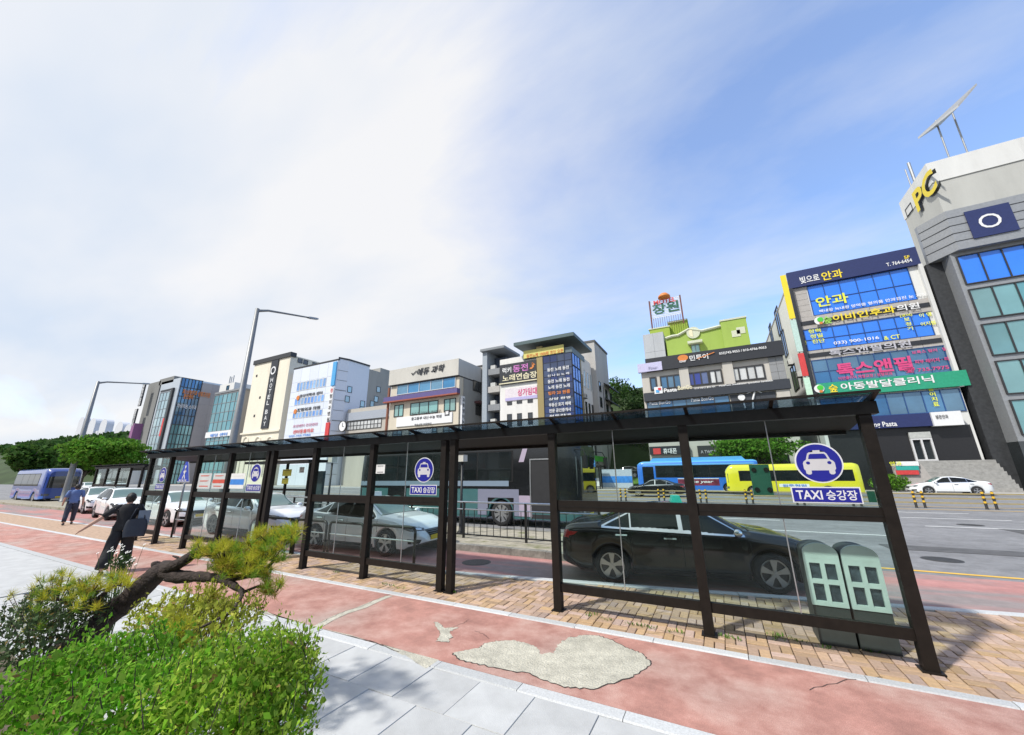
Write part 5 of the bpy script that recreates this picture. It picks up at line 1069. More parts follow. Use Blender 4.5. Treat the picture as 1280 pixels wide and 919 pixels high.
# black sign
a, c = fx(626, 480), fx(672, 452); plate(b, 'karaoke_sign', sg_k, x0+.1, xg0-.1, fx(650, 479)[1], fx(650, 453.5)[1], YF, .3); MB().box(x0, xg0-.05, YF-.34, YF-.301, fx(650, 478.2)[1], fx(650, 477)[1]).build('sign_edge', sg_c, b)
T(b, '럭키', sg_w, (628, 464), (639, 462), 7, dd=.34); T(b, '동전', pm('sign_magenta', (.55, .18, .48), .5), (641, 462), (660, 458), 9, dd=.34); T(b, '♪', sg_o, (662, 458), (669, 456), 8, dd=.34); T(b, '노래연습장', sg_c, (628, 474), (671, 467), 8, dd=.34)
plate(b, 'pink_banner', pm('banner_pinkwhite', (.66, .60, .63), .6), fx(632, 492)[0], xg0-.15, fx(652, 500)[1], fx(652, 484)[1], YF, .1); T(b, '상가임대', sg_p, (647, 492), (671, 487), 9, dd=.14); MB().box(fx(632, 497)[0], xg0-.15, YF-.13, YF-.101, fx(652, 499.5)[1], fx(652, 496)[1]).build('banner_band', pm('banner_violet', (.42, .38, .62), .6), b)
for l, t_, r, bt in ((634, 500, 640, 506), (646, 498, 652.5, 504), (659.5, 497, 666, 503), (634, 518, 640, 533), (646.5, 517, 652.5, 532), (660, 516, 666, 530)):
    a, c = fx(l, t_), fx(r, bt); fwin(b, a[0], c[0], c[1], a[1], YF, gl_dark, fr_d, 1, 2, .1, .08)
for i, (s_, m) in enumerate((('동전 노래 동전', sg_w), ('신 나 는 노 래', sg_w), ('동전 노래 동전', sg_w), ('노래 동전 노래', sg_w), ('빌라 20 원룸', sg_o), ('상담 환영', sg_w), ('부동산 토지 매매', sg_w), ('전문 공인중개사', sg_w), ('월동량과', sg_w))):
    yy = 461+i*7.4; T(b, s_, m, (684+i*.35, yy+2), (711+i*.4, yy-2.4), 4.6 if i not in (1, 5) else 3, Y=YF-.3, dd=.14)
# set-back stair bay at the left with balconies
xl0, xl1 = fx(608, 480, YF+1)[0], fx(625, 480, YF+1)[0]; zl8 = fx(612, 437, YF)[1]
MB().box(xl0+.8, xl1+.5, YF+2.2, y2-1, 0, zl8-1).build('stair_bay', pm('bay_navy', (.06, .08, .12), .5, var=.3, scale=1), b); MB().box(xl0, xl0+.9, YF-.3, YF+6, 0, zl8-.4).build('side_fin', pm('fin_bluegrey', (.30, .34, .38), .6), b); MB().box(xl0-.2, fx(633, 436)[0], YF-.8, YF+5, zl8-.4, zl8).build('bay_roof', pm('bay_grey', (.20, .22, .235), .6), b)
for k in range(6): z = 2.8+k*3.0; MB().box(xl0+.9, x0-.02, YF-.1, YF+2.2, z, z+1.0).build('balcony', pm('balcony_grey', (.22, .23, .24), .7) if k % 2 else pm('balcony_pale', (.42, .40, .37), .7), b); MB().box(xl0+1.3, xl0+2.2, YF+.2, YF+.8, z+1.0, z+1.7).build('air_conditioner', pm('ac_white', (.5, .5, .48), .6), b)
# right-hand side wall windows, and the beige rear block with sloping awnings
for k, zc_ in enumerate((15.2, 9.6, 4.6)):
    for j in range(4): y = YF+5.2+j*1.75; swin(b, y, y+.85, zc_, zc_+(2.8 if k == 0 else 3.2), x1, gl_pale if k == 0 else gl_dark, fr_w if k == 0 else fr_d)
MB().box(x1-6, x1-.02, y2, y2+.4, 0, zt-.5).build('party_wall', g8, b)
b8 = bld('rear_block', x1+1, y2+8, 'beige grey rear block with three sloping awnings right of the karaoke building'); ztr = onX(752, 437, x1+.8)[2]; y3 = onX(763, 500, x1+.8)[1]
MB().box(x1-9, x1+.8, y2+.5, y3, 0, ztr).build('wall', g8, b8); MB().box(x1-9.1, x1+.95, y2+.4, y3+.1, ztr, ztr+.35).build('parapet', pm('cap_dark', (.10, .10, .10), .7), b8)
for k in range(3):
    z = onX(752, 478+k*18, x1+.8)[2]; q = MB(); q.prism([(x1+.8, y2+5, z), (x1+2.0, y2+5, z-.7), (x1+2.0, y2+5, z-.5), (x1+.8, y2+5, z+.25)], (0, 7, 0)); q.build('awning', pm('awning_dark', (.06, .062, .065), .6), b8)
    for j in range(2): swin(b8, y2+5.5+j*3.4, y2+7+j*3.4, z-3.0, z-.9, x1+.8, gl_dark, fr_d, 1)
    swin(b8, y2+1.5, y2+2.8, z-2, z-.2, x1+.8, gl_dark, fr_d, 1)
a = onX(722, 570, x1+.1); gs = MB().box(x1+.9, x1+1.1, YF+1, YF+12, 3.6, 4.4).build('green_awning', pm('awning_green', (.07, .42, .05), .6), b); MB().box(x1+.1, x1+.9, YF-.5, YF+2.0, 4.2, 7.0).build('yellow_blade_sign', sg_ly, b); txt('노래', sg_k, b, (x1+.95, YF+.75, 5.6), 1.6, 2.2, n=(1, 0, 0), u=(0, 1, 0))
# ---- B7 beige four-storey with banners
x0, zt = fx(491, 463); x1 = fx(575, 449)[0]; zt = onY(535, 456, YF)[2]
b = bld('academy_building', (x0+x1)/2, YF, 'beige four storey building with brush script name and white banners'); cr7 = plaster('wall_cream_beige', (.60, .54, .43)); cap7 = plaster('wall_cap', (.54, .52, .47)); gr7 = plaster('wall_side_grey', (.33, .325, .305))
yr7 = onX(600, 500, x1)[1]
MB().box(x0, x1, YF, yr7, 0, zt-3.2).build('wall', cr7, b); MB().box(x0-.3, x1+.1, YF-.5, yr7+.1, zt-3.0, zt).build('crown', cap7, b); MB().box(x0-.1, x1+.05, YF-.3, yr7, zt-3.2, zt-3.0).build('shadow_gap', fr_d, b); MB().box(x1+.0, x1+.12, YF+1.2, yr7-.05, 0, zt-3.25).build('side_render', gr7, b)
T(b, '✓에듀 과학', sg_k, (514, 466), (556, 460), 9, dd=.6, shear=.25, bold=.03)
z = [onY(535, y, YF)[2] for y in (472.5, 489, 492, 497, 501, 518, 519, 532, 533, 546)]
fwin(b, fx(497, 485)[0], fx(570, 475)[0], z[1], z[0]-.1, YF-.05, wglass('glass_skyblue', (.06, .24, .42), .06, .3, .25, .2), fr_w, 5, 1, .1, .12)
MB().box(x0-.9, x1+.2, YF-.9, YF-.001, z[3], z[2]+.1).build('strip_sign', pm('strip_violet', (.10, .08, .22), .6), b); MB().box(x0-.95, x1+.25, YF-.95, YF-.05, z[3]-.22, z[3]).build('strip_edge', pm('strip_rust', (.30, .08, .05), .6), b)
for l, r, n in ((493, 505, 2), (513, 548, 3), (555, 570, 2)):
    a, c = fx(l, 512)[0], fx(r, 505)[0]; fwin(b, a, c, z[5]+.1, z[4]-.1, YF, gl_mint, fr_d, n, 1, .14, .1); fwin(b, a, c, z[9], z[8]-.2, YF, gl_pale, fr_d, n, 2, .12, .1)
plate(b, 'long_banner', sg_w, fx(497, 520)[0], fx(566, 515)[0], z[7]+.2, z[6]+.1, YF, .2); T(b, '영·수·과 국어논술 영어전문', ink_k, (514, 519), (551, 513), 4, dd=.24); T(b, '중고등부 내신·수능 학원', ink_k, (514, 525), (552, 519), 4, dd=.24)
a = fx(559, 516, YF-.2); MB().box(a[0]-.5, a[0]+.5, YF-.25, YF-.201, a[1]-.5, a[1]+.45).build('stamp_mark', ink_k, b); MB().box(a[0]-.3, a[0]+.3, YF-.28, YF-.252, a[1]-.3, a[1]+.25).build('stamp_field', sg_w, b)
plate(b, 'lower_banner', sg_w, fx(516, 533)[0], fx(541, 530)[0], z[9]+.6, z[8]-.2, YF, .2); T(b, '학습상담 모집안내', ink_k, (518, 532), (539, 529), 3, dd=.24); T(b, '033-746-0000' if False else '수학 과학', ink_k, (518, 537.5), (539, 534), 3, dd=.24)
MB().box(x1+.12, x1+.5, YF+.3, YF+1.1, z[9]-1, z[4]+.2).build('blade_sign', sg_w, b)
for i, s_ in enumerate('과학영어논술'): txt(s_, ink_k, b, (x1+.53, YF+.7, z[4]-.5-i*.95), .6, .75, n=(1, 0, 0), u=(0, 1, 0))
swin(b, YF+4, YF+8, z[1]+.1, z[0]-.4, x1+.13, gl_dark, fr_d, 2); swin(b, YF+5, YF+8, z[5], z[4]-.5, x1+.13, gl_dark, fr_d, 2); MB().box(x1+.13, x1+1.2, YF+4.6, YF+8.6, z[4]-.4, z[4]).build('side_awning', pm('awning_maroon', (.10, .04, .04), .6), b)
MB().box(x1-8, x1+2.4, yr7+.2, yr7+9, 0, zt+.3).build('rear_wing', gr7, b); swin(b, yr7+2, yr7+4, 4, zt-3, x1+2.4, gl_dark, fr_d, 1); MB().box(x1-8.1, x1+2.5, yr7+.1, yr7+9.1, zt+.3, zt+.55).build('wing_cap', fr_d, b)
MB().tube([(x0-.4, YF-.1, 0), (x0-.4, YF-.1, zt-3.4)], .25, 8).build('rust_downpipe', pm('rust_pipe', (.26, .10, .06), .7), b)
# ---- B6 pale panelled block with blue window rows
x0 = fx(366, 475)[0]; x1 = fx(421, 470)[0]; zt = onY(395, 456.5, YF)[2]
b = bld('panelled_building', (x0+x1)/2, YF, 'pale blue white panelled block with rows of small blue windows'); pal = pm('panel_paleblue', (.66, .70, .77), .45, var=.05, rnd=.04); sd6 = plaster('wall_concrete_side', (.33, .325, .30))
xs1 = onY(431, 470, YF+1.5)[0]; yr6 = onX(489, 480, xs1)[1]
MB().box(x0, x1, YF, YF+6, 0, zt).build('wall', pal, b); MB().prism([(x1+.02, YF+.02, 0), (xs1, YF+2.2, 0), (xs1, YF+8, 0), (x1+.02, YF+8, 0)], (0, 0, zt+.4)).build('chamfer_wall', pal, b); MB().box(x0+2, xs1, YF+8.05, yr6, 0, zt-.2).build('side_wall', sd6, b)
MB().box(x0-.1, x1+.1, YF-.12, YF+5, zt, zt+.35).build('roof_edge', fr_d, b); MB().prism([(x1+.05, YF-.1, zt+.4), (xs1+.15, YF+2.15, zt+.4), (xs1+.15, YF+8, zt+.4), (x1+.05, YF+8, zt+.4)], (0, 0, .35)).build('roof_edge', fr_d, b)
zr = [onY(395, y, YF)[2] for y in (474, 486, 494, 504, 512, 521)]
ze_ = [0]+[z_ for z_ in (zr[5]-3.6, zr[5], zr[4], zr[3], zr[2], zr[1], zr[0], zt)]
for za, zb_ in zip(ze_[:-1], ze_[1:]): panels(b, 'facade_panel', pal, x0+.02, x1-.02, za, zb_, 5, 1, YF, .06, .05)
for j in range(3):
    za, zb_ = zr[2*j+1], zr[2*j]
    for i in range(9): xx = fx(372, 482)[0]+(fx(409, 475)[0]-fx(372, 482)[0])*i/9; fwin(b, xx, xx+.95, za+.15, zb_-.15, YF-.06, wglass('glass_skyfilm', (.16, .36, .72), .1, .15, .25, .5), fr_w, 1, 1, .08, .06)
T(b, '영상의학과 센터', sg_k, (374, 497), (403, 489), 4, bold=.03); T(b, '정형외과 의원', sg_k, (371, 514), (400, 508), 4.5, bold=.03)
for px, py in ((372.5, 497.5), (369, 514.5)): a = fx(px, py, YF-.15); MB().lathe([(.001, 0), (.55, 0), (.55, .08), (.001, .08)], 14, (a[0], YF-.2, a[1]), 'Y').build('round_logo', sg_o, b)
T(b, '요양센터 건강검진', pm('ink_multi', (.4, .1, .2), .5), (366, 534), (397, 529), 3.5); T(b, '센터동물의료', sg_r, (366, 541), (392, 537), 5); T(b, '033-735-7582', ink_b, (361, 546), (388, 543), 2.5)
for k, (m, za, zb_) in enumerate(((sg_b, zr[1], zt-.3), (sg_w, zr[5]-1.2, zr[1]-.4), (sg_r, zr[5]-5.6, zr[5]-1.6))): MB().box(x1-1.3, x1-.15, YF-.30, YF-.062, za, zb_).build('blade_sign', m, b)
for i, s_ in enumerate('정형외과병원'): txt(s_, ink_k if i else sg_r, b, (x1-.72, YF-.33, zr[1]-1.1-i*1.25), .8, .95)
dC = Vector((xs1-x1, 2.2, 0)); L_ = dC.length; 
for k in range(1, 12):
    z_ = zt*k/12; MB().bar((x1+.06, YF-.0, z_), (xs1+.03, YF+2.19, z_), .05, .07 if k % 3 else .16).build('panel_joint', fr_g, b)
for py, pxs in ((470, ()), (487, (437, 473)), (499, (434, 470)), (505, (453, 465)), (512, (452, 482)), (516, (464,))):
    for px in pxs: o = onX(px, py, xs1); swin(b, o[1]-.6, o[1]+.6, o[2]-.7, o[2]+.7, xs1, gl_pale, fr_d, 1)
MB().box(xs1-8, xs1-3, YF+14, YF+19, zt-.2, zt+2.0).build('stair_head', sd6, b)
# low annex with the clock
xa_, xb_ = xs1+.3, fx(489, 520, YF+3)[0]; za_ = fx(460, 509, YF+3)[1]
b = bld('annex', (xa_+xb_)/2, YF+3, 'low grey annex with a long strip window and wall clock below the panelled block'); MB().box(xa_, xb_, YF+3, YF+16, 0, za_).build('wall', plaster('wall_annex', (.45, .42, .37)), b); plate(b, 'grey_fascia', pm('annex_fascia', (.34, .37, .42), .6), xa_+.2, xb_, fx(460, 524, YF+3)[1], fx(460, 514, YF+3)[1], YF+3, .3); fwin(b, xa_+.3, xb_-2.5, fx(460, 536, YF+3)[1], fx(460, 525, YF+3)[1], YF+3, MATS['blind_white'], fr_d, 10, 2, .1, .1)
o = fx(419, 533, YF-.5); ck_ = bld('wall_clock', o[0]+.2, YF-.5, 'round white clock on the corner of the panelled block', 'clock')
o = onY(428.5, 533, YF+.8); MB().lathe([(.001, -.12), (1.0, -.12), (1.08, 0), (1.0, .12), (.001, .12)], 24, (o[0], YF+.8, o[2]), 'Y').build('face', sg_w, ck_); q = MB(); q.lathe([(1.02, -.15), (1.16, -.15), (1.16, .15), (1.02, .15)], 24, (o[0], YF+.8, o[2]), 'Y'); q.build('rim', fr_d, ck_); MB().bar((o[0], YF+.65, o[2]), (o[0], YF+.65, o[2]+.7), .05, .08, (1, 0, 0)).build('hand', fr_d, ck_); MB().bar((o[0], YF+.65, o[2]), (o[0]+.5, YF+.65, o[2]-.1), .05, .08).build('hand', fr_d, ck_); MB().bar((o[0], YF+.9, o[2]), (o[0]-.6, YF+1.4, o[2]), .12, .12).build('bracket', fr_d, ck_)
# ---- B5 cream hotel
x0 = fx(318, 460)[0]; x1 = fx(363, 450)[0]; zt = onY(343, 447, YF)[2]; xs1 = fx(365, 450, YF)[0]
b = bld('hotel', (x0+x1)/2, YF, 'cream hotel tower with dark vertical name strip and black roof edge'); cream = plaster('wall_cream', (.76, .70, .57), .04)
yr5 = onX(412, 452, x1)[1]
MB().box(x0, x1, YF, YF+26, 0, zt-.8).build('wall', cream, b); MB().box(x0-.3, x1+.3, YF-.3, YF+1.2, zt-.8, zt+.3).build('black_cornice', fr_d, b); MB().box(x0+.2, x1+.05, YF+1.25, YF+26.1, zt-.8, zt-.4).build('parapet', cream, b)
xn0, xn1 = fx(340.5, 455)[0], fx(349, 453)[0]; zn0 = onY(330, 536, YF)[2]; plate(b, 'name_strip', sg_k, xn0, xn1, zn0, zt-.9, YF, .25)
for i, s_ in enumerate('HOTELBAY'): txt(s_, sg_w, b, ((xn0+xn1)/2, YF-.29, zt-6.0-i*1.42-(.8 if i > 4 else 0)), 1.05, 1.05, bold=.01)
q = MB(); q.lathe([(.7, -.04), (1.05, -.04), (1.05, .04), (.7, .04)], 18, ((xn0+xn1)/2, YF-.31, zt-3.6), 'Y'); q.build('emblem', sg_w, b)
for i, px in enumerate((308, 323, 338)):
    o = fx(px, 549); q = MB(); q.tube([(o[0]-1.1, YF-.05, 2), (o[0]-1.1, YF-.05, o[1]-.6)]+[(o[0]-1.1*math.cos(t), YF-.05, o[1]-.6+1.1*math.sin(t)) for t in np.linspace(.2, 2.9, 8)]+[(o[0]+1.1, YF-.05, o[1]-.6), (o[0]+1.1, YF-.05, 2)], .18, 6); q.build('arch_moulding', cream, b)
for px, py in ((321, 470), (346, 468), (325, 497), (318, 520), (335, 513), (338, 493)): o = fx(px, py); MB().box(o[0]-.3, o[0]+.3, YF-.06, YF-.001, o[1]-.3, o[1]+.3).build('porthole', fr_d, b)
MB().box(x0-.4, x1+.35, YF-.35, YF+.02, onY(330, 540, YF)[2]-.2, onY(330, 540, YF)[2]+.2).build('string_course', cream, b)
for k in range(6): 
    o = onX(366, 472+k*16, x1); swin(b, YF+1.5, YF+4.0, zt-7-k*4.3, zt-4.6-k*4.3, x1, gl_dark, fr_d, 1)
for px, py in ((375, 451), (382, 453), (393, 456)): o = onX(px, py, x1); swin(b, o[1]-.6, o[1]+.6, o[2]-.6, o[2]+.6, x1, gl_dark, fr_d, 1)
# ---- B4..B1 glass blocks further along
def glass_block(name, label, lx, rx, ty, m, nx, nz, fr=fr_g, depth=14, Y=YF, cap=None, side=None, sidem=None):
    x0, x1 = fx(lx[0], lx[1], Y)[0], fx(rx[0], rx[1], Y)[0]; zt = onY((lx[0]+rx[0])/2, ty, Y)[2]
    b = bld(name, (x0+x1)/2, Y, label); MB().box(x0, x1, Y+.05, Y+depth, 0, zt).build('wall', sidem or plaster('wall_stonegrey', (.36, .345, .33)), b)
    fwin(b, x0, x1, 1.0, zt-.3, Y, m, fr, nx, nz, .14, .12, 'curtain_window'); MB().box(x0-.1, x1+.1, Y-.15, Y+depth+.1, zt, zt+.5).build('roof_edge', cap or fr_g, b)
    return b, x0, x1, zt
b, x0, x1, zt = glass_block('glass_office', 'teal glass office block with white sign band left of the cream hotel', (268, 500), (301, 495), 490.5, gl_teal, 6, 9)
a = fx(270, 548); MB().box(x0, x1-.3, YF-.4, YF-.13, onY(278, 546, YF)[2], onY(278, 539, YF)[2]).build('sign_band', sg_w, b); T(b, '웨딩 센터', ink_b, (262, 546), (284, 541), 4, dd=.5)
# B3: its glass side faces down the street
X3 = fx(226, 475)[0]; zt3 = fx(226, 472)[1]; p_e = onX(253, 477, X3); p_s = onX(266, 480, X3)
b = bld('glass_tower', X3-6, YF, 'blue glass tower with orange sign letters and grey stone side'); MB().box(X3-13, X3-.1, YF, p_s[1]+6, 0, zt3).build('wall', pm('panel_silver', (.50, .54, .58), .35, .3), b)
f = MB(); ny, nz_ = 6, 11
for i in range(ny+1): y = YF+.3+(p_e[1]-YF-.3)*i/ny; f.box(X3-.1, X3+.12, y-.08, y+.08, 0, zt3)
for j in range(nz_+1): z_ = zt3*j/nz_; f.box(X3-.1, X3+.11, YF+.3, p_e[1], z_-.1, z_+.1)
w = f.build('curtain_window', fr_d, b)
for i in range(ny):
    for j in range(nz_): MB().box(X3-.05, X3+.0, YF+.3+(p_e[1]-YF-.3)*i/ny+.08, YF+.3+(p_e[1]-YF-.3)*(i+1)/ny-.08, zt3*j/nz_+.1, zt3*(j+1)/nz_-.1).build('pane', gl_blue if j > 5 else gl_teal, w)
spanels(b, 'stone_panel', pm('stone_mauve', (.36, .33, .32), .7, var=.06, rnd=.05), p_e[1]+.2, p_s[1]+6, 0, zt3-.5, 3, 9, X3-.1, .12)
for s_, pl_, pr, h in (('제1산부인과 산후조리원', (228, 489), (262, 495), 1.7), ('분만센터', (229, 495), (241, 497), 1.6)):
    A_, B_ = onX(*pl_, X3), onX(*pr, X3); txt(s_, sg_o, b, (X3+.3, (A_[1]+B_[1])/2, (A_[2]+B_[2])/2), B_[1]-A_[1], h, n=(1, 0, 0), u=(0, 1, 0), bold=.03)
A_, B_ = onX(221, 507, X3), onX(245, 509, X3); txt('여성의원 소아과', sg_w, b, (X3+.3, (A_[1]+B_[1])/2, A_[2]), B_[1]-A_[1], 1.3, n=(1, 0, 0), u=(0, 1, 0))
b, x0, x1, zt = glass_block('office_block', 'pale mirrored glass block with dark edge left of the blue glass tower', (199, 500), (217, 490), 489, gl_pale, 4, 10, cap=fr_d); MB().box(x1-.6, x1+.4, YF-.5, YF+.1, 0, zt+.4).build('dark_edge', fr_d, b); MB().box(x1-1.6, x1-.5, YF-.5, YF-.2, onY(206, 545, YF)[2], onY(208, 523, YF)[2]).build('blade_sign', sg_r, b)
x0, x1 = fx(176, 520)[0], fx(193, 510)[0]; zt = onY(190, 479, YF)[2]; b = bld('concrete_building', (x0+x1)/2, YF, 'dark grey concrete building with hanging sign boards at the far left end'); MB().box(x0, x1, YF, YF+12, 0, zt).build('wall', plaster('wall_darkgrey', (.20, .20, .19)), b); MB().box(x1-1, x1+9, YF, YF+8, zt-1.5, zt+.5).build('roof_slab', plaster('wall_darkgrey', (.20, .20, .19)), b)
for k in range(8): MB().box(x1-.1, x1+5, YF+.5, YF+4, zt-5-k*3.6, zt-4-k*3.6).build('balcony', pm('balcony_grey', (.22, .23, .24), .7), b); MB().box(x1-.05, x1+4, YF+2, YF+2.2, zt-4-k*3.6, zt-2-k*3.6).build('window', gl_dark, b)
for l, t_, bt in ((183, 480, 507), (173, 511, 532)):
    A_, B_ = onY(l, t_, YF-2), onY(l-5, bt, YF-2); MB().box(A_[0]-1.8, A_[0], YF-2.2, YF-1.9, B_[2], A_[2]).build('blade_sign', sg_k, b)
    for i in range(6): txt('부동산컨설팅'[i], sg_w, b, (A_[0]-.9, YF-2.24, A_[2]-(A_[2]-B_[2])*(i+.6)/6.3), 1.3, 1.3)
A_ = onY(165, 545, YF-2); MB().box(A_[0]-1.8, A_[0]+.2, YF-2.2, YF-.01, A_[2]-4, A_[2]+4).build('blade_sign', pm('sign_plum', (.25, .10, .22), .6), b)
# rooftop hut with antennas above the teal block
o = fx(283, 484, YF+8); b = bld('rooftop_hut', o[0], YF+8, 'white rooftop machine hut with antennas behind the teal office block', 'hut'); zh0 = onY(283, 500, YF+8)[2]; MB().box(o[0]-4, o[0]+4.5, YF+8, YF+14, 0, onY(283, 480, YF+8)[2]).build('wall', plaster('wall_white', (.66, .66, .64)), b); fwin(b, o[0]+.2, o[0]+1.8, o[1]-1.0, o[1]+.4, YF+8, gl_blue, fr_d, 1)
for d_ in (-1, 0, 1.2): MB().tube([(o[0]+d_, YF+9, onY(283, 480, YF+8)[2]-.1), (o[0]+d_, YF+9, onY(283, 471-abs(d_), YF+8)[2])], .15, 6).build('antenna', steel_g, b)
# low shop row between the shelter roof line and the far left trees
o = onY(170, 585, YF); b = bld('low_shop', o[0]-12, YF, 'low shop with pink fascia at the far left end of the street'); MB().box(o[0]-18, o[0]+6, YF-3, YF+8, 0, 7).build('wall', wht, b); MB().box(o[0]-17.5, o[0]+6.1, YF-3.2, YF-3.001, 4.5, 6.5).build('fascia', pm('fascia_pink', (.55, .25, .3), .6), b); fwin(b, o[0]-15, o[0]+5, .6, 4.2, YF-3, gl_dark, fr_d, 5, 1)
# air-conditioning units, pipes and roof tanks that clutter the real facades
acm = pm('ac_white', (.5, .5, .48), .6); acf = pm('ac_fan_grille', (.12, .12, .12), .6); tankm = pm('tank_yellow', (.55, .45, .12), .5)
def ac_x(b, X, y, z, s=1):
    o = MB().box(X, X+.45*s, y-.45, y+.45, z, z+.65).build('air_conditioner', acm, b); MB().lathe([(.001, 0), (.25, 0), (.27, .02*s)], 12, (X+.455*s, y, z+.33), 'X').build('fan_grille', acf, o); MB().box(X, X+.5*s, y-.5, y+.5, z-.06, z-.005).build('ac_bracket', acf, o)
def pipe_x(b, X, y, z0, z1, s=1): MB().tube([(X+.08*s, y, z0), (X+.08*s, y, z1)], .06, 6).build('downpipe', acf, b)
OBJ = {o.name: o for o in COL.objects if o.parent is None}
kb, ab, pb_, cb, rb_ = OBJ['karaoke_building'], OBJ['academy_building'], OBJ['panelled_building'], OBJ['clinic_building'], OBJ['rear_block']
kx = fx(718, 500)[0]; ax = fx(575, 449)[0]; sx6 = onY(431, 470, YF+1.5)[0]
for y, z in ((YF+4.7, 13.2), (YF+4.7, 8.0), (YF+8.3, 3.4)): ac_x(kb, kx, y, z)
pipe_x(kb, kx, YF+4.3, 0, 17); pipe_x(rb_, kx+.8, onX(741, 500, kx)[1]+4.2, 0, 17)
for y, z in ((YF+3, 8.5), (YF+9.2, 8.2), (YF+9.4, 4.6)): ac_x(ab, ax+.12, y, z)
pipe_x(ab, ax+.12, YF+10.2, 0, 17)
for y, z in ((YF+12, 14), (YF+18, 9), (YF+12, 9.5), (YF+24, 15)): ac_x(pb_, sx6, y, z)
pipe_x(pb_, sx6, YF+15, 0, 24); pipe_x(pb_, sx6, YF+27, 0, 24)
for y, z in ((YF+4.2, 9), (YF+4.2, 13), (YF+8, 15.5)): ac_x(cb, X0, y, z, -1)
pipe_x(cb, X0, YF+2.2, 0, 23, -1)
def tank(b, x, y, z, r, h): o = MB().lathe([(.001, 0), (r, 0), (r, h*.85), (r*.8, h), (.001, h*1.02)], 16, (x, y, z)).build('water_tank', tankm, b, True); MB().box(x-r, x+r, y-r, y+r, z-.5, z-.01).build('tank_base', acf, o)
tank(ab, ax-6, YF+9, onY(535, 456, YF)[2]+.5, 1.0, 1.5)
# ---- assumed bus terminal, added unseen behind the camera to darken the glass reflections
b = bld('added_terminal', -4, -20, 'assumed grey bus terminal, added out of view to darken the shelter glass reflections'); MB().box(-70, 45, -26, -16, 0, 9).build('wall', plaster('wall_added_terminal', (.22, .215, .20)), b); MB().box(-71, 46, -27, -14.5, 9, 9.8).build('roof', fr_d, b)
for k in range(14): MB().box(-66+k*8, -60+k*8, -16.0, -15.9, .6, 7.5).build('window', gl_dark, b)
# ================================================================ HILLS, TREES, PLANTS
rng = np.random.default_rng(5)
def leaf_mat(name, c, var=.35, sub=.35, island=.28, rough=.55): return pm(name, c, .7, var=var, scale=1.2, island=island, sub=sub, spec=.12, satv=.15)
def leaves(P, size, mat, name, parent, up=.3, aspect=.5, jit=.35):
    """one leaf-sized folded diamond per point"""
    n = len(P); d = rng.normal(size=(n, 3)); d[:, 2] += up; d /= np.linalg.norm(d, axis=1)[:, None]
    r = rng.normal(size=(n, 3)); s = np.cross(d, r); s /= np.linalg.norm(s, axis=1)[:, None]; nn = np.cross(d, s)
    L = size*(1+jit*rng.uniform(-1, 1, n))[:, None]; W_ = L*aspect/2
    V = np.stack([P-d*L/2, P+s*W_+nn*L*.10, P+d*L/2, P-s*W_+nn*L*.10], 1).reshape(-1, 3)
    F = np.arange(n*4).reshape(-1, 4)
    me = bpy.data.meshes.new(name); me.vertices.add(n*4); me.vertices.foreach_set('co', V.ravel()); me.loops.add(n*4); me.loops.foreach_set('vertex_index', F.ravel())
    me.polygons.add(n); me.polygons.foreach_set('loop_start', np.arange(n)*4); me.materials.append(mat); me.update(calc_edges=True); me.validate()
    return link(name, me, parent)
def blob(c, r, n, shell=.55):
    d = rng.normal(size=(n, 3)); d /= np.linalg.norm(d, axis=1)[:, None]; k = (shell+(1-shell)*rng.uniform(0, 1, n)**.6)[:, None]
    return np.array(c)+d*k*np.array(r)
bark = pm('bark', (.085, .065, .05), .95, var=.45, scale=9, bump=1., bscale=30); bark_p = pm('bark_pine', (.045, .033, .028), .95, var=.5, scale=22, bump=1., bscale=55)
def broad_tree(label, base, H, crown, mat, leaf=.5, n=2600, clumps=14, group=None, name='broadleaf_tree'):
    t = empty(name, base, label, 'tree', group); x, y, z = base; cz = z+H-crown[2]
    q = MB(); q.tube([(x, y, z-.3), (x+.05*H*.2, y, z+H*.25), (x, y+.1, cz)], [H*.028, H*.02, H*.012], 8)
    for k in range(6): a = k*1.05+rng.uniform(0, .6); e = (x+math.cos(a)*crown[0]*.65, y+math.sin(a)*crown[1]*.65, cz+rng.uniform(-.2, .6)*crown[2]); q.tube([(x, y, z+H*.28+k*.03*H), ((x+e[0])/2, (y+e[1])/2, (z+H*.3+e[2])/2+.1*H), e], [H*.012, H*.009, H*.003], 6)
    q.build('trunk', bark, t, True)
    P = []
    for k in range(clumps):
        c = blob((x, y, cz), np.array(crown)*.72, 1, .25)[0]; s = rng.uniform(.32, .5); P.append(blob(c, np.array(crown)*s, n//clumps, .3))
    leaves(np.concatenate(P), leaf, mat, 'crown', t, .2, .65); return t
lf_d = leaf_mat('leaf_dark', (.030, .062, .016)); lf_m = leaf_mat('leaf_mid', (.055, .12, .020)); lf_b = leaf_mat('leaf_bright', (.11, .25, .025)); lf_y = leaf_mat('leaf_lime', (.46, .50, .07), sub=.45); lf_s = leaf_mat('leaf_shrub', (.19, .35, .03), sub=.45, island=.35)
grass_m = pm('grass_slope', (.085, .17, .025), .9, var=.4, scale=.8, bump=1, bscale=3); wood_m = pm('forest_floor', (.03, .05, .015), .95, var=.4, scale=.1)
def mound(name, cx, cy, rx, ry, h, m, nx=26, ny=18, z0=-.15, rough=.08):
    P = []
    for i in range(nx+1):
        row = []
        for j in range(ny+1):
            u, v = i/nx*2-1, j/ny*2-1; k = max(0, 1-(u*u+v*v))**.8; row.append((cx+u*rx, cy+v*ry, z0-.3+h*k*(1+rough*math.sin(u*9+v*5)+rough*math.cos(v*11-u*4))))
        P.append(row)
    return struct(name, MB().grid(P), m)
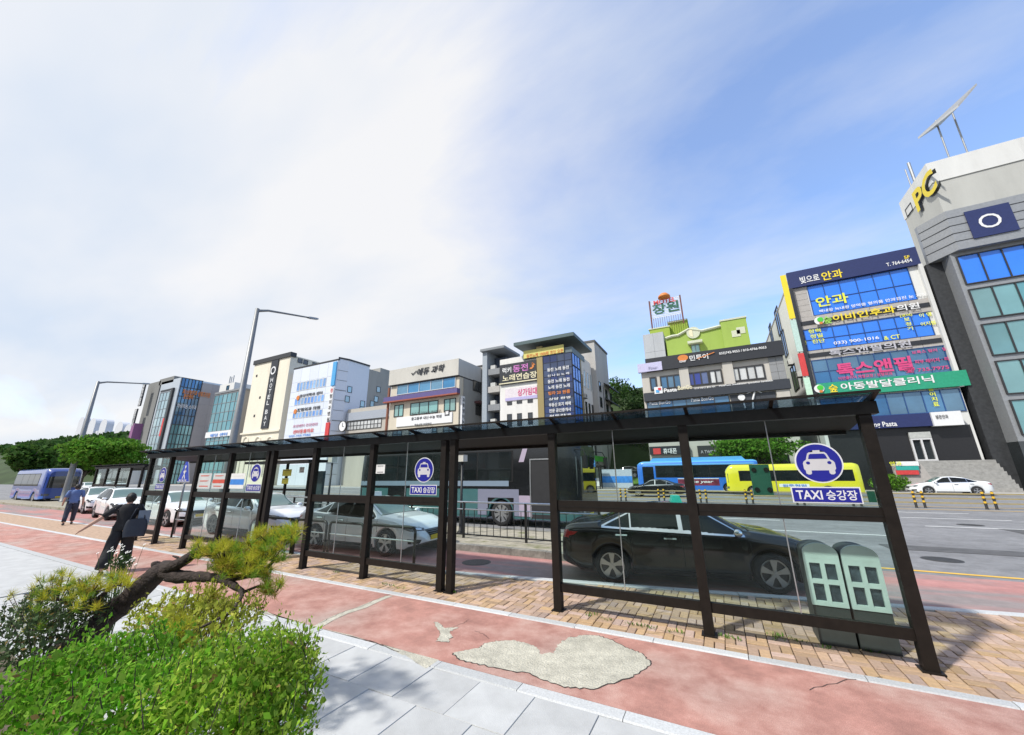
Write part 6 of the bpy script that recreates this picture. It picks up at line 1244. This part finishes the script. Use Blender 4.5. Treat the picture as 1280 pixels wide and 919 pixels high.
def hz(cx, cy, rx, ry, h, x, y): k = max(0, 1-(((x-cx)/rx)**2+((y-cy)/ry)**2))**.8; return h*k
# wooded hill behind the gap between the karaoke block and the restaurant
H1 = (-18, 112, 90, 48, 24); mound('hill', *H1, wood_m)
gsl = struct('grass_bank', MB().grid([[(-15.2+i*.9+j*.12, 58+j*1.6, -.1+j*.62*(.75+.04*i)) for i in range(11)] for j in range(8)][::1]), grass_m)
k = 0; labels = ['dark tree at the left edge of the wooded gap beside the rear block', 'tall dark tree in the middle of the wooded gap', 'dark tree at the right of the gap touching the restaurant', 'lower bright tree at the foot of the wooded gap', 'second lower tree near the grass bank', 'dark tree filling the back of the wooded gap', 'farther tree on the hill crest over the gap', 'farther hill tree beside the motel wing']
for i, (px, py, Y, H, c, m) in enumerate(((768, 486, 84, 13, (5, 5, 5.5), lf_d), (783, 478, 88, 14, (5.5, 5, 6), lf_d), (801, 486, 80, 13, (5, 5, 5.5), lf_d), (778, 520, 74, 8, (4.2, 4, 3.6), lf_m), (797, 530, 72, 8, (4.5, 4, 3.6), lf_m), (790, 500, 82, 12, (6, 5, 5.5), lf_d), (774, 470, 98, 13, (5.5, 5, 5.5), lf_m), (812, 480, 92, 12, (5, 5, 5), lf_d))):
    top = onY(px, py, Y); broad_tree(labels[i], (top[0], Y, top[2]-H), H, c, m, .55, 3000, 16, 'trees on the wooded hill')
# far left woods and apartment towers
mound('far_hill', -420, 150, 330, 120, 33, wood_m, rough=.05)
P = []
for k in range(420):
    x, y = rng.uniform(-720, -150), rng.uniform(60, 200); z = hz(-420, 150, 330, 120, 33, x, y)
    if z > 2: P.append(blob((x, y, z+1.0), (6, 6, 3.6), 60, .4))
tag(leaves(np.concatenate(P), 2.6, leaf_mat('leaf_far', (.045, .10, .022)), 'woodland', None, .2, .7), 'wooded hillside behind the far left end of the street', 'woodland', None, 'stuff')
apt = pm('apartment_wall', (.56, .57, .60), .8, var=.05); aptw = pm('apartment_window', (.10, .12, .16), .4)
for i, (l, r, ty) in enumerate(((113, 121, 523.5), (127, 135, 524.5), (146, 155, 528), (157, 165, 531), (100, 106, 522))):
    Y = 260; a, c = onY(l, ty, Y), onY(r, ty, Y); b = empty('apartment_tower', ((a[0]+c[0])/2, Y, 0), ['pale apartment tower with round top, second from the left', 'pale apartment tower with round top, third from the left', 'pale apartment tower with round top, fourth from the left', 'pale apartment tower with round top, nearest the concrete building', 'pale apartment tower with round top partly behind the lamp pole'][i], 'building', 'apartment towers on the skyline')
    x0, x1, zt = a[0], c[0], a[2]; w = x1-x0
    q = MB(); q.prism([(x0, Y, 0), (x1, Y, 0), (x1, Y, zt-w*.35)]+[(x0+w/2+w/2*math.cos(t), Y, zt-w*.35+w*.35*math.sin(t)) for t in np.linspace(.2, 2.94, 9)]+[(x0, Y, zt-w*.35)], (0, 10, 0)); q.build('core', apt, b)
    MB().box(x0-w*.35, x1+w*.35, Y+3, Y+11, 0, zt-w*.75).build('wing', apt, b)
    for k in range(9):
        for ya, yb in ((3.6, 5.6), (6.2, 8.0), (8.6, 10.6)): MB().box(x1+w*.35-.2, x1+w*.35+.25, Y+ya, Y+yb, zt-w*1.0-k*w*.30, zt-w*.84-k*w*.30).build('window', aptw, b)
broad_tree('bright green street tree at the far left under the street lamp', (-50.5, 14.2, 0), 5.9, (3.1, 3.1, 1.7), lf_b, .30, 7000, 26, 'street trees'); broad_tree('street tree beyond the bright one at the far left', (-86, 22, 0), 6.5, (3.4, 3.4, 2.0), lf_m, .5, 4000, 18, 'street trees'); broad_tree('dark street tree behind the lamp pole at the left edge', (-70, 13, 0), 6.2, (2.4, 2.4, 1.9), lf_m, .5, 4000, 18, 'street trees')
a = onY(945, 560, 47.2); broad_tree('leafy street tree in front of the restaurant seen through the glass', (a[0], 48.6, 0), 6.4, (5.4, 2.4, 1.9), lf_b, .36, 7000, 24, 'street trees')
a = onY(1118, 598, 47); bs = empty('bush', (a[0], 48.5, 0), 'small green bush beside the clinic steps', 'bush'); leaves(blob((a[0], 48.5, .8), (1.5, .8, .8), 900, .4), .25, lf_b, 'foliage', bs); MB().tube([(a[0], 48.5, 0), (a[0], 48.5, .8)], .05, 6).build('stem', bark, bs)
# ---- the leaning pine in the planting bed
pine = empty('pine_tree', (-6.2, 1.6, 0), 'leaning pine with twisted black trunk and yellow green needles at lower left', 'tree')
def pw(pts): return [onY(a, b, y) for a, b, y in pts]
tr = pw([(20, 880, 1.45), (62, 838, 1.6), (105, 796, 1.75), (130, 774, 1.85), (152, 756, 1.95), (175, 738, 2.0), (192, 722, 2.05), (206, 711, 2.1)])
g0 = (tr[0][0]-.35, tr[0][1]-.1, -.05)
def rough_tube(pts, rs, n, nm, amp=.12, seg=4):
    P, Q = [], []
    for i in range(len(pts)-1):
        for k in range(seg): t = k/seg; P.append(Vector(pts[i]).lerp(Vector(pts[i+1]), t)); Q.append(rs[i]*(1-t)+rs[i+1]*t)
    P.append(Vector(pts[-1])); Q.append(rs[-1]); q = MB(); q.tube(P, [r_*random.uniform(1-amp*.5, 1+amp*.5) for r_ in Q], n)
    c = 0
    for i in range(len(P)):
        for j in range(n): v = Vector(q.v[c]); d = v-P[i]; q.v[c] = tuple(P[i]+d*random.uniform(1-amp*1.4, 1+amp*1.4)); c += 1
    return q.build(nm, bark_p, pine, True)
rough_tube([g0]+tr, [.17, .135, .125, .115, .105, .10, .10, .095, .085], 12, 'trunk')
for pts, rs in (([(203, 712, 2.1), (215, 709, 2.1), (228, 703, 2.12), (240, 694, 2.15), (252, 686, 2.2)], [.08, .065, .055, .045, .03]),
                ([(204, 714, 2.1), (222, 721, 2.12), (243, 721, 2.18), (262, 722, 2.22), (278, 724, 2.25), (292, 732, 2.28), (305, 741, 2.3)], [.08, .06, .05, .042, .036, .03, .02]),
                ([(275, 724, 2.25), (300, 722, 2.3), (322, 716, 2.35), (334, 710, 2.38), (348, 695, 2.42)], [.035, .028, .02, .016, .01]),
                ([(292, 732, 2.28), (300, 737, 2.2), (303, 745, 2.15), (290, 765, 2.0), (268, 776, 1.9), (240, 790, 1.8), (212, 806, 1.7)], [.022, .018, .014, .012, .011, .01, .006]),
                ([(250, 688, 2.2), (265, 684, 2.25), (280, 676, 2.3), (292, 670, 2.35)], [.03, .022, .016, .012]),
                ([(300, 722, 2.3), (325, 700, 2.35), (345, 685, 2.4), (362, 678, 2.4), (376, 668, 2.42)], [.02, .016, .012, .01, .006]),
                ([(285, 728, 2.26), (268, 742, 2.2), (258, 752, 2.15)], [.014, .01, .005]), ([(303, 741, 2.3), (322, 733, 2.3), (340, 738, 2.32)], [.014, .01, .005]),
                ([(196, 713, 2.1), (194, 706, 2.08), (190, 704, 2.06)], [.06, .045, .012]), ([(225, 703, 2.12), (222, 697, 2.1), (216, 695, 2.1)], [.02, .012, .006]),
                ([(130, 774, 1.85), (118, 752, 1.75), (108, 738, 1.7), (98, 724, 1.7)], [.05, .03, .02, .01]), ([(118, 752, 1.75), (135, 738, 1.75), (152, 728, 1.78)], [.025, .016, .008])):
    rough_tube(pw(pts), rs, 8, 'branch', .1, 3)
nd_y = leaf_mat('needle_lime', (.50, .48, .04), .3, .4, .3); nd_g = leaf_mat('needle_green', (.22, .36, .035), .3, .4, .3); nd_o = leaf_mat('needle_ochre', (.36, .27, .04), .3, .3, .3)
def needles(cl, mat, nm, per=30, ln=.088, twig=None):
    V = []
    for px, py, rx, ry, Y, n in cl:
        for k in range(max(3, int(n*.42))):
            a = rng.uniform(0, 6.283); rr = math.sqrt(rng.uniform(0, 1)); c = np.array(onY(px+rx*1.12*rr*math.cos(a), py+ry*1.12*rr*math.sin(a), Y+rng.normal()*.10))
            if twig is not None: b_ = np.array(onY(px+rx*.35*rr*math.cos(a), py+ry*.6+4, Y)); twig.tube([tuple(b_), tuple((b_+c)/2+np.array([0, 0, -.012])), tuple(c-np.array([0, 0, .01]))], [.006, .004, .003], 5)
            ax = np.array([rng.normal()*.5, rng.normal()*.5, 1.0]); ax /= np.linalg.norm(ax)
            d = rng.normal(size=(per, 3))*.75+ax; d /= np.linalg.norm(d, axis=1)[:, None]; L = ln*rng.uniform(.7, 1.15, per)[:, None]
            s = np.cross(d, rng.normal(size=(per, 3))); s /= np.linalg.norm(s, axis=1)[:, None]; o = c-ax*.02+rng.normal(size=(per, 3))*.008
            V.append(np.stack([o+s*.0022, o-s*.0022, o+d*L-s*.0006, o+d*L+s*.0006], 1).reshape(-1, 3))
    V = np.concatenate(V); n = len(V)//4
    me = bpy.data.meshes.new(nm); me.vertices.add(len(V)); me.vertices.foreach_set('co', V.ravel()); me.loops.add(len(V)); me.loops.foreach_set('vertex_index', np.arange(len(V))); me.polygons.add(n); me.polygons.foreach_set('loop_start', np.arange(n)*4); me.materials.append(mat); me.update(calc_edges=True); me.validate()
    return tag(link(nm, me, pine), kind='stuff')
CL = [(255, 686, 16, 9, 2.2, 46), (282, 690, 22, 13, 2.25, 80), (305, 702, 24, 14, 2.3, 80), (322, 712, 18, 9, 2.32, 36), (285, 708, 24, 10, 2.25, 60), (340, 668, 22, 10, 2.4, 66), (362, 665, 18, 9, 2.42, 44), (335, 690, 24, 10, 2.38, 50), (318, 682, 12, 8, 2.35, 20), (340, 732, 14, 9, 2.32, 22), (262, 748, 9, 10, 2.15, 16), (112, 728, 24, 12, 1.72, 40), (148, 724, 16, 8, 1.78, 24), (112, 752, 18, 12, 1.7, 20), (70, 735, 30, 20, 1.65, 60), (40, 760, 30, 25, 1.6, 60), (215, 800, 20, 16, 1.7, 34), (225, 780, 12, 10, 1.75, 18)]
tw = MB(); needles(CL, nd_y, 'needles_new', twig=tw); tag(tw.build('twigs', bark_p, pine, True), kind='stuff'); needles([(a, b+2, c*.95, d*.95, e, int(n*.55)) for a, b, c, d, e, n in CL], nd_g, 'needles_green'); needles([(a, b+4, c*.9, d*.8, e, int(n*.22)) for a, b, c, d, e, n in CL], nd_o, 'needles_old')
# ---- shrubs in the bed
def shrub(label, blobs, mat, n, leaf, stems=8, group='shrubs in the planting bed', name='shrub', up=.9, asp=.45, mat2=None, shoots=70):
    c0 = np.mean([b[0] for b in blobs], 0); s = empty(name, (c0[0], c0[1], .05), label, 'shrub', group)
    P = np.concatenate([blob(c, r, max(50, int(n*np.prod(r)**.66/sum(np.prod(q[1])**.66 for q in blobs))), .35) for c, r in blobs]); P = P[P[:, 2] > .08]
    if mat2 is not None: k = rng.random(len(P)) < .35; leaves(P[k], leaf, mat2, 'foliage_pale', s, up, asp); P = P[~k]
    kd = rng.random(len(P)) < .035; leaves(P[kd], leaf*1.1, leaf_mat('leaf_withered', (.30, .20, .07)), 'withered_leaves', s, 0, asp)['kind'] = 'stuff'; kl_ = rng.random(len(P)) < .3; leaves(P[~kd & kl_], leaf*1.35, mat, 'foliage_large', s, up, asp+.1)['kind'] = 'stuff'; P = P[~kd & ~kl_]
    leaves(P, leaf*.85, mat, 'foliage', s, up, asp)
    q = MB(); SH = []                                     # upright shoots that break the outline
    for k in range(shoots):
        b = blobs[rng.integers(len(blobs))]; d = rng.normal(size=3); d[2] = abs(d[2])+.25; d /= np.linalg.norm(d); o = np.array(b[0])+d*np.array(b[1])*.92; u = np.array([rng.normal()*.25, rng.normal()*.25, 1.0]); ln = rng.uniform(.05, .14); e = o+u*ln
        q.tube([tuple(o-u*.04), tuple(e)], [.003, .0015], 4); SH.append(o+u*ln*rng.uniform(0, 1.05, 11)[:, None]+rng.normal(size=(11, 3))*.012)
    if SH: leaves(np.concatenate(SH), leaf*.9, mat2 or mat, 'shoot_leaves', s, 1.4, asp)
    for k in range(stems): b = blobs[k % len(blobs)]; e = blob(b[0], np.array(b[1])*.7, 1)[0]; q.tube([(c0[0]+rng.normal()*.1, c0[1]+rng.normal()*.1, .03), ((c0[0]+e[0])/2, (c0[1]+e[1])/2, e[2]*.6), tuple(e)], [.012, .009, .004], 5)
    q.build('stems', bark, s); return s
O = lambda px, py, y: np.array(onY(px, py, y))
def S3(px, py, y, rx, ry, rz): return (O(px, py, y), (rx, ry, rz))
shrub('bright green boxwood shrub at the right end of the planting bed', [S3(322, 822, 1.75, .34, .28, .17), S3(288, 836, 1.6, .32, .28, .18), S3(360, 830, 1.75, .19, .18, .12), S3(300, 868, 1.45, .4, .35, .3), S3(345, 862, 1.6, .26, .28, .26), S3(262, 905, 1.3, .36, .36, .32), S3(335, 912, 1.5, .28, .25, .32)], lf_s, 11000, .034, 14, mat2=leaf_mat('leaf_shrub_tip', (.34, .50, .05), sub=.45))
shrub('low deep green shrub in the bottom left corner of the bed', [S3(150, 828, 1.35, .36, .3, .17), S3(195, 826, 1.45, .26, .25, .16), S3(105, 842, 1.2, .34, .3, .2), S3(200, 875, 1.3, .34, .34, .22), S3(55, 872, 1.1, .34, .34, .25), S3(130, 912, 1.05, .34, .34, .25)], leaf_mat('leaf_shrub_deep', (.18, .40, .03), sub=.45, island=.35), 9000, .036, 12)
shrub('loose pale yellow green shrub behind the boxwood', [S3(215, 768, 2.0, .34, .25, .14), S3(245, 762, 2.05, .30, .25, .14), S3(270, 770, 2.05, .28, .25, .15), S3(295, 772, 2.05, .22, .2, .12), S3(190, 775, 1.95, .25, .2, .13), S3(250, 785, 1.95, .35, .3, .12)], lf_y, 2600, .042, 26, asp=.42)
shrub('grey green feathery shrub under the pine at the left edge', [S3(112, 770, 1.75, .22, .2, .16), S3(85, 780, 1.65, .3, .25, .2), S3(50, 800, 1.5, .3, .3, .3), S3(20, 790, 1.45, .4, .3, .3)], leaf_mat('leaf_greygreen', (.09, .14, .06)), 2600, .04, 14)
# white daisies
ds = empty('daisy_plant', tuple(O(152, 720, 2.3)[:2])+(.05,), 'white flowering daisy plant in front of the walking woman', 'flowers'); q = MB(); fl = MB(); cen = []; dm = leaf_mat('leaf_daisy', (.06, .11, .03))
for k in range(34):
    px, py = rng.normal(152, 11), rng.normal(695, 9); e = O(px, py, 2.3+rng.normal()*.08); b0 = O(150, 735, 2.25); q.tube([tuple(b0[:2]+rng.normal(size=2)*.03)+(.05,), tuple((b0[:2]+e[:2])/2)+(e[2]*.55,), tuple(e)], [.004, .003, .002], 4)
    for j in range(8): t = j*.785; u = np.array([math.cos(t), math.sin(t)*.6, .5*math.sin(t)]); v = np.array([-math.sin(t), math.cos(t)*.6, .5*math.cos(t)]); fl.poly([tuple(e+u*.004), tuple(e+u*.016+v*.005), tuple(e+u*.022), tuple(e+u*.016-v*.005)])
q.build('stems', dm, ds); tag(fl.build('petals', pm('petal_white', (.75, .75, .72), .6), ds), kind='stuff'); leaves(blob(O(152, 702, 2.3), (.16, .12, .10), 400, .2), .03, dm, 'foliage', ds)
# weeds in the brick joints
wd = MB()
for px, py in ((735, 770), (740, 768), (757, 775), (790, 781), (800, 783), (815, 786), (838, 790), (850, 792), (905, 796), (912, 799), (925, 801), (972, 800), (975, 797), (995, 801), (1035, 812), (480, 731), (490, 733), (500, 736), (420, 716), (565, 741), (1092, 816), (1040, 806), (970, 795)):
    c = np.array(onZ(px, py, 0))
    for k in range(16):
        o = c+np.array([rng.normal()*.05, rng.normal()*.02, 0]); d = np.array([rng.normal()*.5, rng.normal()*.5, .8]); d = d/np.linalg.norm(d)*rng.uniform(.025, .06); s = np.cross(d, [0, 0, 1]); s = s/max(1e-6, np.linalg.norm(s))*.006
        wd.poly([tuple(o-s*.4), tuple(o+d*.5-s), tuple(o+d), tuple(o+d*.5+s)])
tag(wd.build('weeds', lf_b), 'small weeds growing in the joints of the brick paving', 'weeds', None, 'stuff')
# ================================================================ PEOPLE
def skinmesh(J, E, rad, root, mat, name, parent, sub=2):
    me = bpy.data.meshes.new(name); names = list(J); ix = {k: i for i, k in enumerate(names)}
    me.from_pydata([J[k] for k in names], [(ix[a], ix[b]) for a, b in E], []); me.update()
    ob = bpy.data.objects.new(name, me); TS.collection.objects.link(ob); ob.modifiers.new('s', 'SKIN'); m = ob.modifiers.new('u', 'SUBSURF'); m.levels = sub
    for k in names: v = me.skin_vertices[0].data[ix[k]]; r_ = rad[k]; v.radius = r_ if isinstance(r_, tuple) else (r_, r_); v.use_root = (k == root)
    TS.view_layers[0].update(); out = bpy.data.meshes.new_from_object(ob.evaluated_get(TS.view_layers[0].depsgraph)); bpy.data.objects.remove(ob)
    out.materials.clear(); out.materials.append(mat); out.polygons.foreach_set('use_smooth', [True]*len(out.polygons)); return link(name, out, parent)
skin = pm('skin', (.48, .28, .20), .55, var=.06); hair_m = pm('hair_black', (.012, .010, .010), .5, bump=.6, bscale=90); cloth_k = pm('cloth_black', (.014, .014, .016), .85, bump=.4, bscale=25)
def rings(R_, n, name, mat, parent):
    P = [[(c[0]+rx*math.cos(a), c[1]+ry*math.sin(a), c[2]) for a in np.linspace(0, 2*math.pi, n+1)] for c, rx, ry in R_]
    q = MB(); q.grid(P); q.f = [f[::-1] for f in q.f]; q.poly(P[0][:-1]); q.poly(P[-1][:-1][::-1]); o = q.build(name, mat, parent, True)
    bm = bmesh.new(); bm.from_mesh(o.data); bmesh.ops.remove_doubles(bm, verts=bm.verts, dist=1e-4); bmesh.ops.recalc_face_normals(bm, faces=bm.faces); bm.to_mesh(o.data); bm.free(); return o
def person(label, loc, rot, top, trousers, hair, h=1.62, lw=.0, arm_l=((-.19, 0, 1.33), (-.27, -.04, 1.06), (-.29, .06, .82)), arm_r=((.19, 0, 1.33), (.26, -.04, 1.06), (.28, .06, .82)), feet=((-.10, -.12), (.10, .16)), detail=True, wide=0., group=None):
    """standing or walking figure facing +Y; one skinned body, clothes and hair over it"""
    k = h/1.62; t = empty('person', (0, 0, 0), label, 'person', group); f1, f2 = feet
    J = dict(pel=(0, 0, .90), sp=(0, .01, 1.10), ch=(0, .0, 1.27), nk=(0, -.01, 1.40), nk2=(0, .01, 1.45), hd=(0, .02, 1.53), hd2=(0, .02, 1.60), hl=(-.09, 0, .86), kl=((-.1+f1[0])/2-.0, (f1[1])/2+.05, .47), al=(f1[0], f1[1], .09), tl=(f1[0]-.01, f1[1]+.17, .035), hr=(.09, 0, .86), kr=((.1+f2[0])/2, f2[1]/2+.05, .47), ar=(f2[0], f2[1], .09), tr=(f2[0]+.01, f2[1]+.17, .035))
    E = [('pel', 'sp'), ('sp', 'ch'), ('ch', 'nk'), ('nk', 'nk2'), ('nk2', 'hd'), ('hd', 'hd2'), ('pel', 'hl'), ('hl', 'kl'), ('kl', 'al'), ('al', 'tl'), ('pel', 'hr'), ('hr', 'kr'), ('kr', 'ar'), ('ar', 'tr')]
    rd = dict(pel=(.15, .11), sp=(.12, .09), ch=(.15, .10), nk=.055, nk2=.05, hd=(.082, .095), hd2=(.06, .07), hl=.085, kl=.055, al=.036, tl=.028, hr=.085, kr=.055, ar=.036, tr=.028)
    for s, A in (('l', arm_l), ('r', arm_r)):
        sg_ = -1 if s == 'l' else 1
        J['s'+s], J['e'+s], J['w'+s] = A; d = (Vector(A[2])-Vector(A[1])).normalized(); side = Vector((0, 1, 0)).cross(d).normalized() if abs(d.y) < .9 else Vector((1, 0, 0))
        p = Vector(A[2])+d*.07; J['p'+s] = tuple(p); E += [('ch', 's'+s), ('s'+s, 'e'+s), ('e'+s, 'w'+s), ('w'+s, 'p'+s)]; rd['s'+s] = .052; rd['e'+s] = .043; rd['w'+s] = .031; rd['p'+s] = (.042, .024)
        if detail:
            for i, (o_, ln) in enumerate(((-.027, .065), (-.009, .075), (.009, .072), (.027, .055))): a_ = p+Vector((0, 1, 0))*o_+d*.02; J[f'f{s}{i}'] = tuple(a_+d*ln*.5); J[f'g{s}{i}'] = tuple(a_+d*ln+side*.012*sg_); E += [('p'+s, f'f{s}{i}'), (f'f{s}{i}', f'g{s}{i}')]; rd[f'f{s}{i}'] = .008; rd[f'g{s}{i}'] = .007
            J['th'+s] = tuple(Vector(A[2])+d*.05+Vector((0, .045, 0))); E.append(('w'+s, 'th'+s)); rd['th'+s] = .009
    skinmesh(J, E, rd, 'pel', skin, 'body', t)
    # face: nose, eyes, mouth, ears
    q = MB(); q.lathe([(.001, .02), (.012, .0), (.016, -.02), (.001, -.03)], 8, (0, .112, 1.515)); q.build('nose', skin, t, True)
    for s in (-1, 1): q = MB(); q.lathe([(.001, -.006), (.012, 0), (.001, .006)], 8, (s*.033, .105, 1.545), 'Y'); q.build('eye', ink_k, t); q = MB(); q.lathe([(.001, -.012), (.022, 0), (.001, .012)], 8, (s*.088, .01, 1.53), 'X'); q.build('ear', skin, t)
    MB().box(-.022, .022, .098, .106, 1.478, 1.486).build('mouth', pm('lips', (.35, .10, .09), .5), t)
    # hair
    q = MB(); P = []
    for i in range(9):
        ph = math.pi*i/8*.78; z = 1.535+.108*math.cos(ph)*1.06; r_ = math.sin(ph)
        P.append([(.088*r_*math.cos(a), .0+.108*r_*math.sin(a)-(.02 if math.sin(a) > .2 and i > 4 else 0)*1.0-(.05 if math.sin(a) > .3 and i > 5 else 0), z+(.03 if math.sin(a) > .35 and i > 4 else 0)+random.uniform(-.004, .004)) for a in np.linspace(0, 2*math.pi, 19)])
    q.grid(P); q.build('hair', hair, t, True)
    # clothes
    rings([((0, 0, .86), .185, .14), ((0, 0, .95), .178, .135), ((0, .01, 1.08), .15, .115), ((0, 0, 1.22), .175, .125), ((0, 0, 1.33), .185, .115), ((0, -.005, 1.385), .13, .085), ((0, -.005, 1.41), .075, .06)], 20, 'top', top, t)
    for s, A in (('l', arm_l), ('r', arm_r)):
        m_ = Vector(A[0]).lerp(Vector(A[1]), .85); MB().tube([Vector(A[0])+(Vector((0, 0, 1.33))-Vector(A[0]))*.4, A[0], Vector(A[0]).lerp(Vector(A[1]), .45), m_], [.075, .07, .06, .056], 12, cap=True).build('sleeve', top, t, True)
    for hip, kn, an in (((-.085, 0, .90), J['kl'], J['al']), ((.085, 0, .90), J['kr'], J['ar'])):
        a_ = Vector(an)+Vector((0, 0, .05)); MB().tube([Vector(hip)+Vector((0, 0, .06)), Vector(hip)-Vector((0, 0, .12)), Vector(hip).lerp(Vector(kn), .6), Vector(kn), Vector(kn).lerp(a_, .5), a_], [.105, .112, .10+wide*.3, .085+wide*.6, .075+wide, .07+wide*1.1], 14).build('trouser_leg', trousers, t, True)
    for an, to in ((J['al'], J['tl']), (J['ar'], J['tr'])): MB().tube([(an[0], an[1]-.05, .035), (an[0], an[1]+.04, .05), (to[0], to[1]-.02, .04), (to[0], to[1]+.05, .025)], [.035, .045, .042, .02], 10).build('shoe', ink_k, t, True)
    t.scale = (k, k, k); t.location = loc; t.rotation_euler = (0, 0, rot); return t
a = onZ(141, 716, 0)
wm = person('woman in black walking away with a dark tote bag, left arm out', (a[0], a[1], 0), R(66), cloth_k, cloth_k, hair_m, 1.64, arm_l=((-.19, 0, 1.33), (-.40, -.08, 1.13), (-.60, -.06, .95)), arm_r=((.19, 0, 1.33), (.25, .03, 1.07), (.21, .14, .95)), feet=((-.17, -.24), (.13, .12)), wide=.03)
q = MB(); q.lathe([(.001, .05), (.035, .04), (.05, .0), (.035, -.045), (.001, -.05)], 12, (0, -.10, 1.56)); q.build('hair_bun', hair_m, wm, True)
# tote bag on her shoulder, with straps, and a folder
bag = empty('tote_bag', (0, 0, 0), 'dark navy tote bag hanging from the walking woman\'s right shoulder', 'bag'); bm_ = pm('bag_navy', (.018, .024, .038), .6, bump=.2, bscale=30)
q = MB(); P = []
for i in range(9):
    z = .72+.36*i/8; w_ = .165+.03*math.sin(.4+i*.33)-.015*(i == 8); d_ = .09*(1-.45*(i/8))+.01
    P.append([(.20+w_*math.copysign(abs(math.cos(t))**.5, math.cos(t)), -.12+d_*math.copysign(abs(math.sin(t))**.6, math.sin(t)), z-.012*math.cos(t*2)) for t in np.linspace(0, 2*math.pi, 25)])
q.grid(P); q.poly(P[0][:-1]); q.build('bag_body', bm_, bag, True)
for d_ in (-.05, .03): MB().tube([(.08, -.12+d_, 1.08), (.14, -.08+d_*.6, 1.30), (.17, -.02, 1.40), (.22, -.03, 1.38), (.29, -.08+d_*.6, 1.25), (.32, -.12+d_, 1.08)], .011, 6).build('strap', bm_, bag, True)
q = MB(); q.box(.20, .40, -.15, -.135, .98, 1.26); q.build('folder', pm('folder_grey', (.16, .20, .25), .6), bag)
bag.location = wm.location; bag.rotation_euler = wm.rotation_euler; bag.scale = wm.scale
a = onZ(96, 655, 0); person('person in blue shirt and dark shorts at the left edge beside the hatchback', (a[0], a[1]-.3, 0), R(75), pm('cloth_blue', (.10, .16, .34), .8), pm('cloth_navy', (.03, .035, .06), .8), hair_m, 1.72, detail=False, feet=((-.12, -.18), (.1, .2)))
for i, (px, c, tc_) in enumerate(((729, (.55, .10, .10), (.03, .03, .05)), (733, (.40, .07, .08), (.02, .02, .03)), (738, (.05, .05, .06), (.05, .05, .07)))):
    a = onY(px, 610, 48.6); person(['person in red top waiting at the far bus stop, leftmost', 'person in dark red top in the middle at the far bus stop', 'person in black waiting at the far bus stop, nearest its post'][i], (a[0], 48.75+.1*i, 0), R(180+20*i), pm(f'cloth_wait_{i}', c, .8), pm(f'cloth_waitleg_{i}', tc_, .8), hair_m, 1.68, detail=False, group='people waiting at the far bus stop')
bpy.data.scenes.remove(TS)
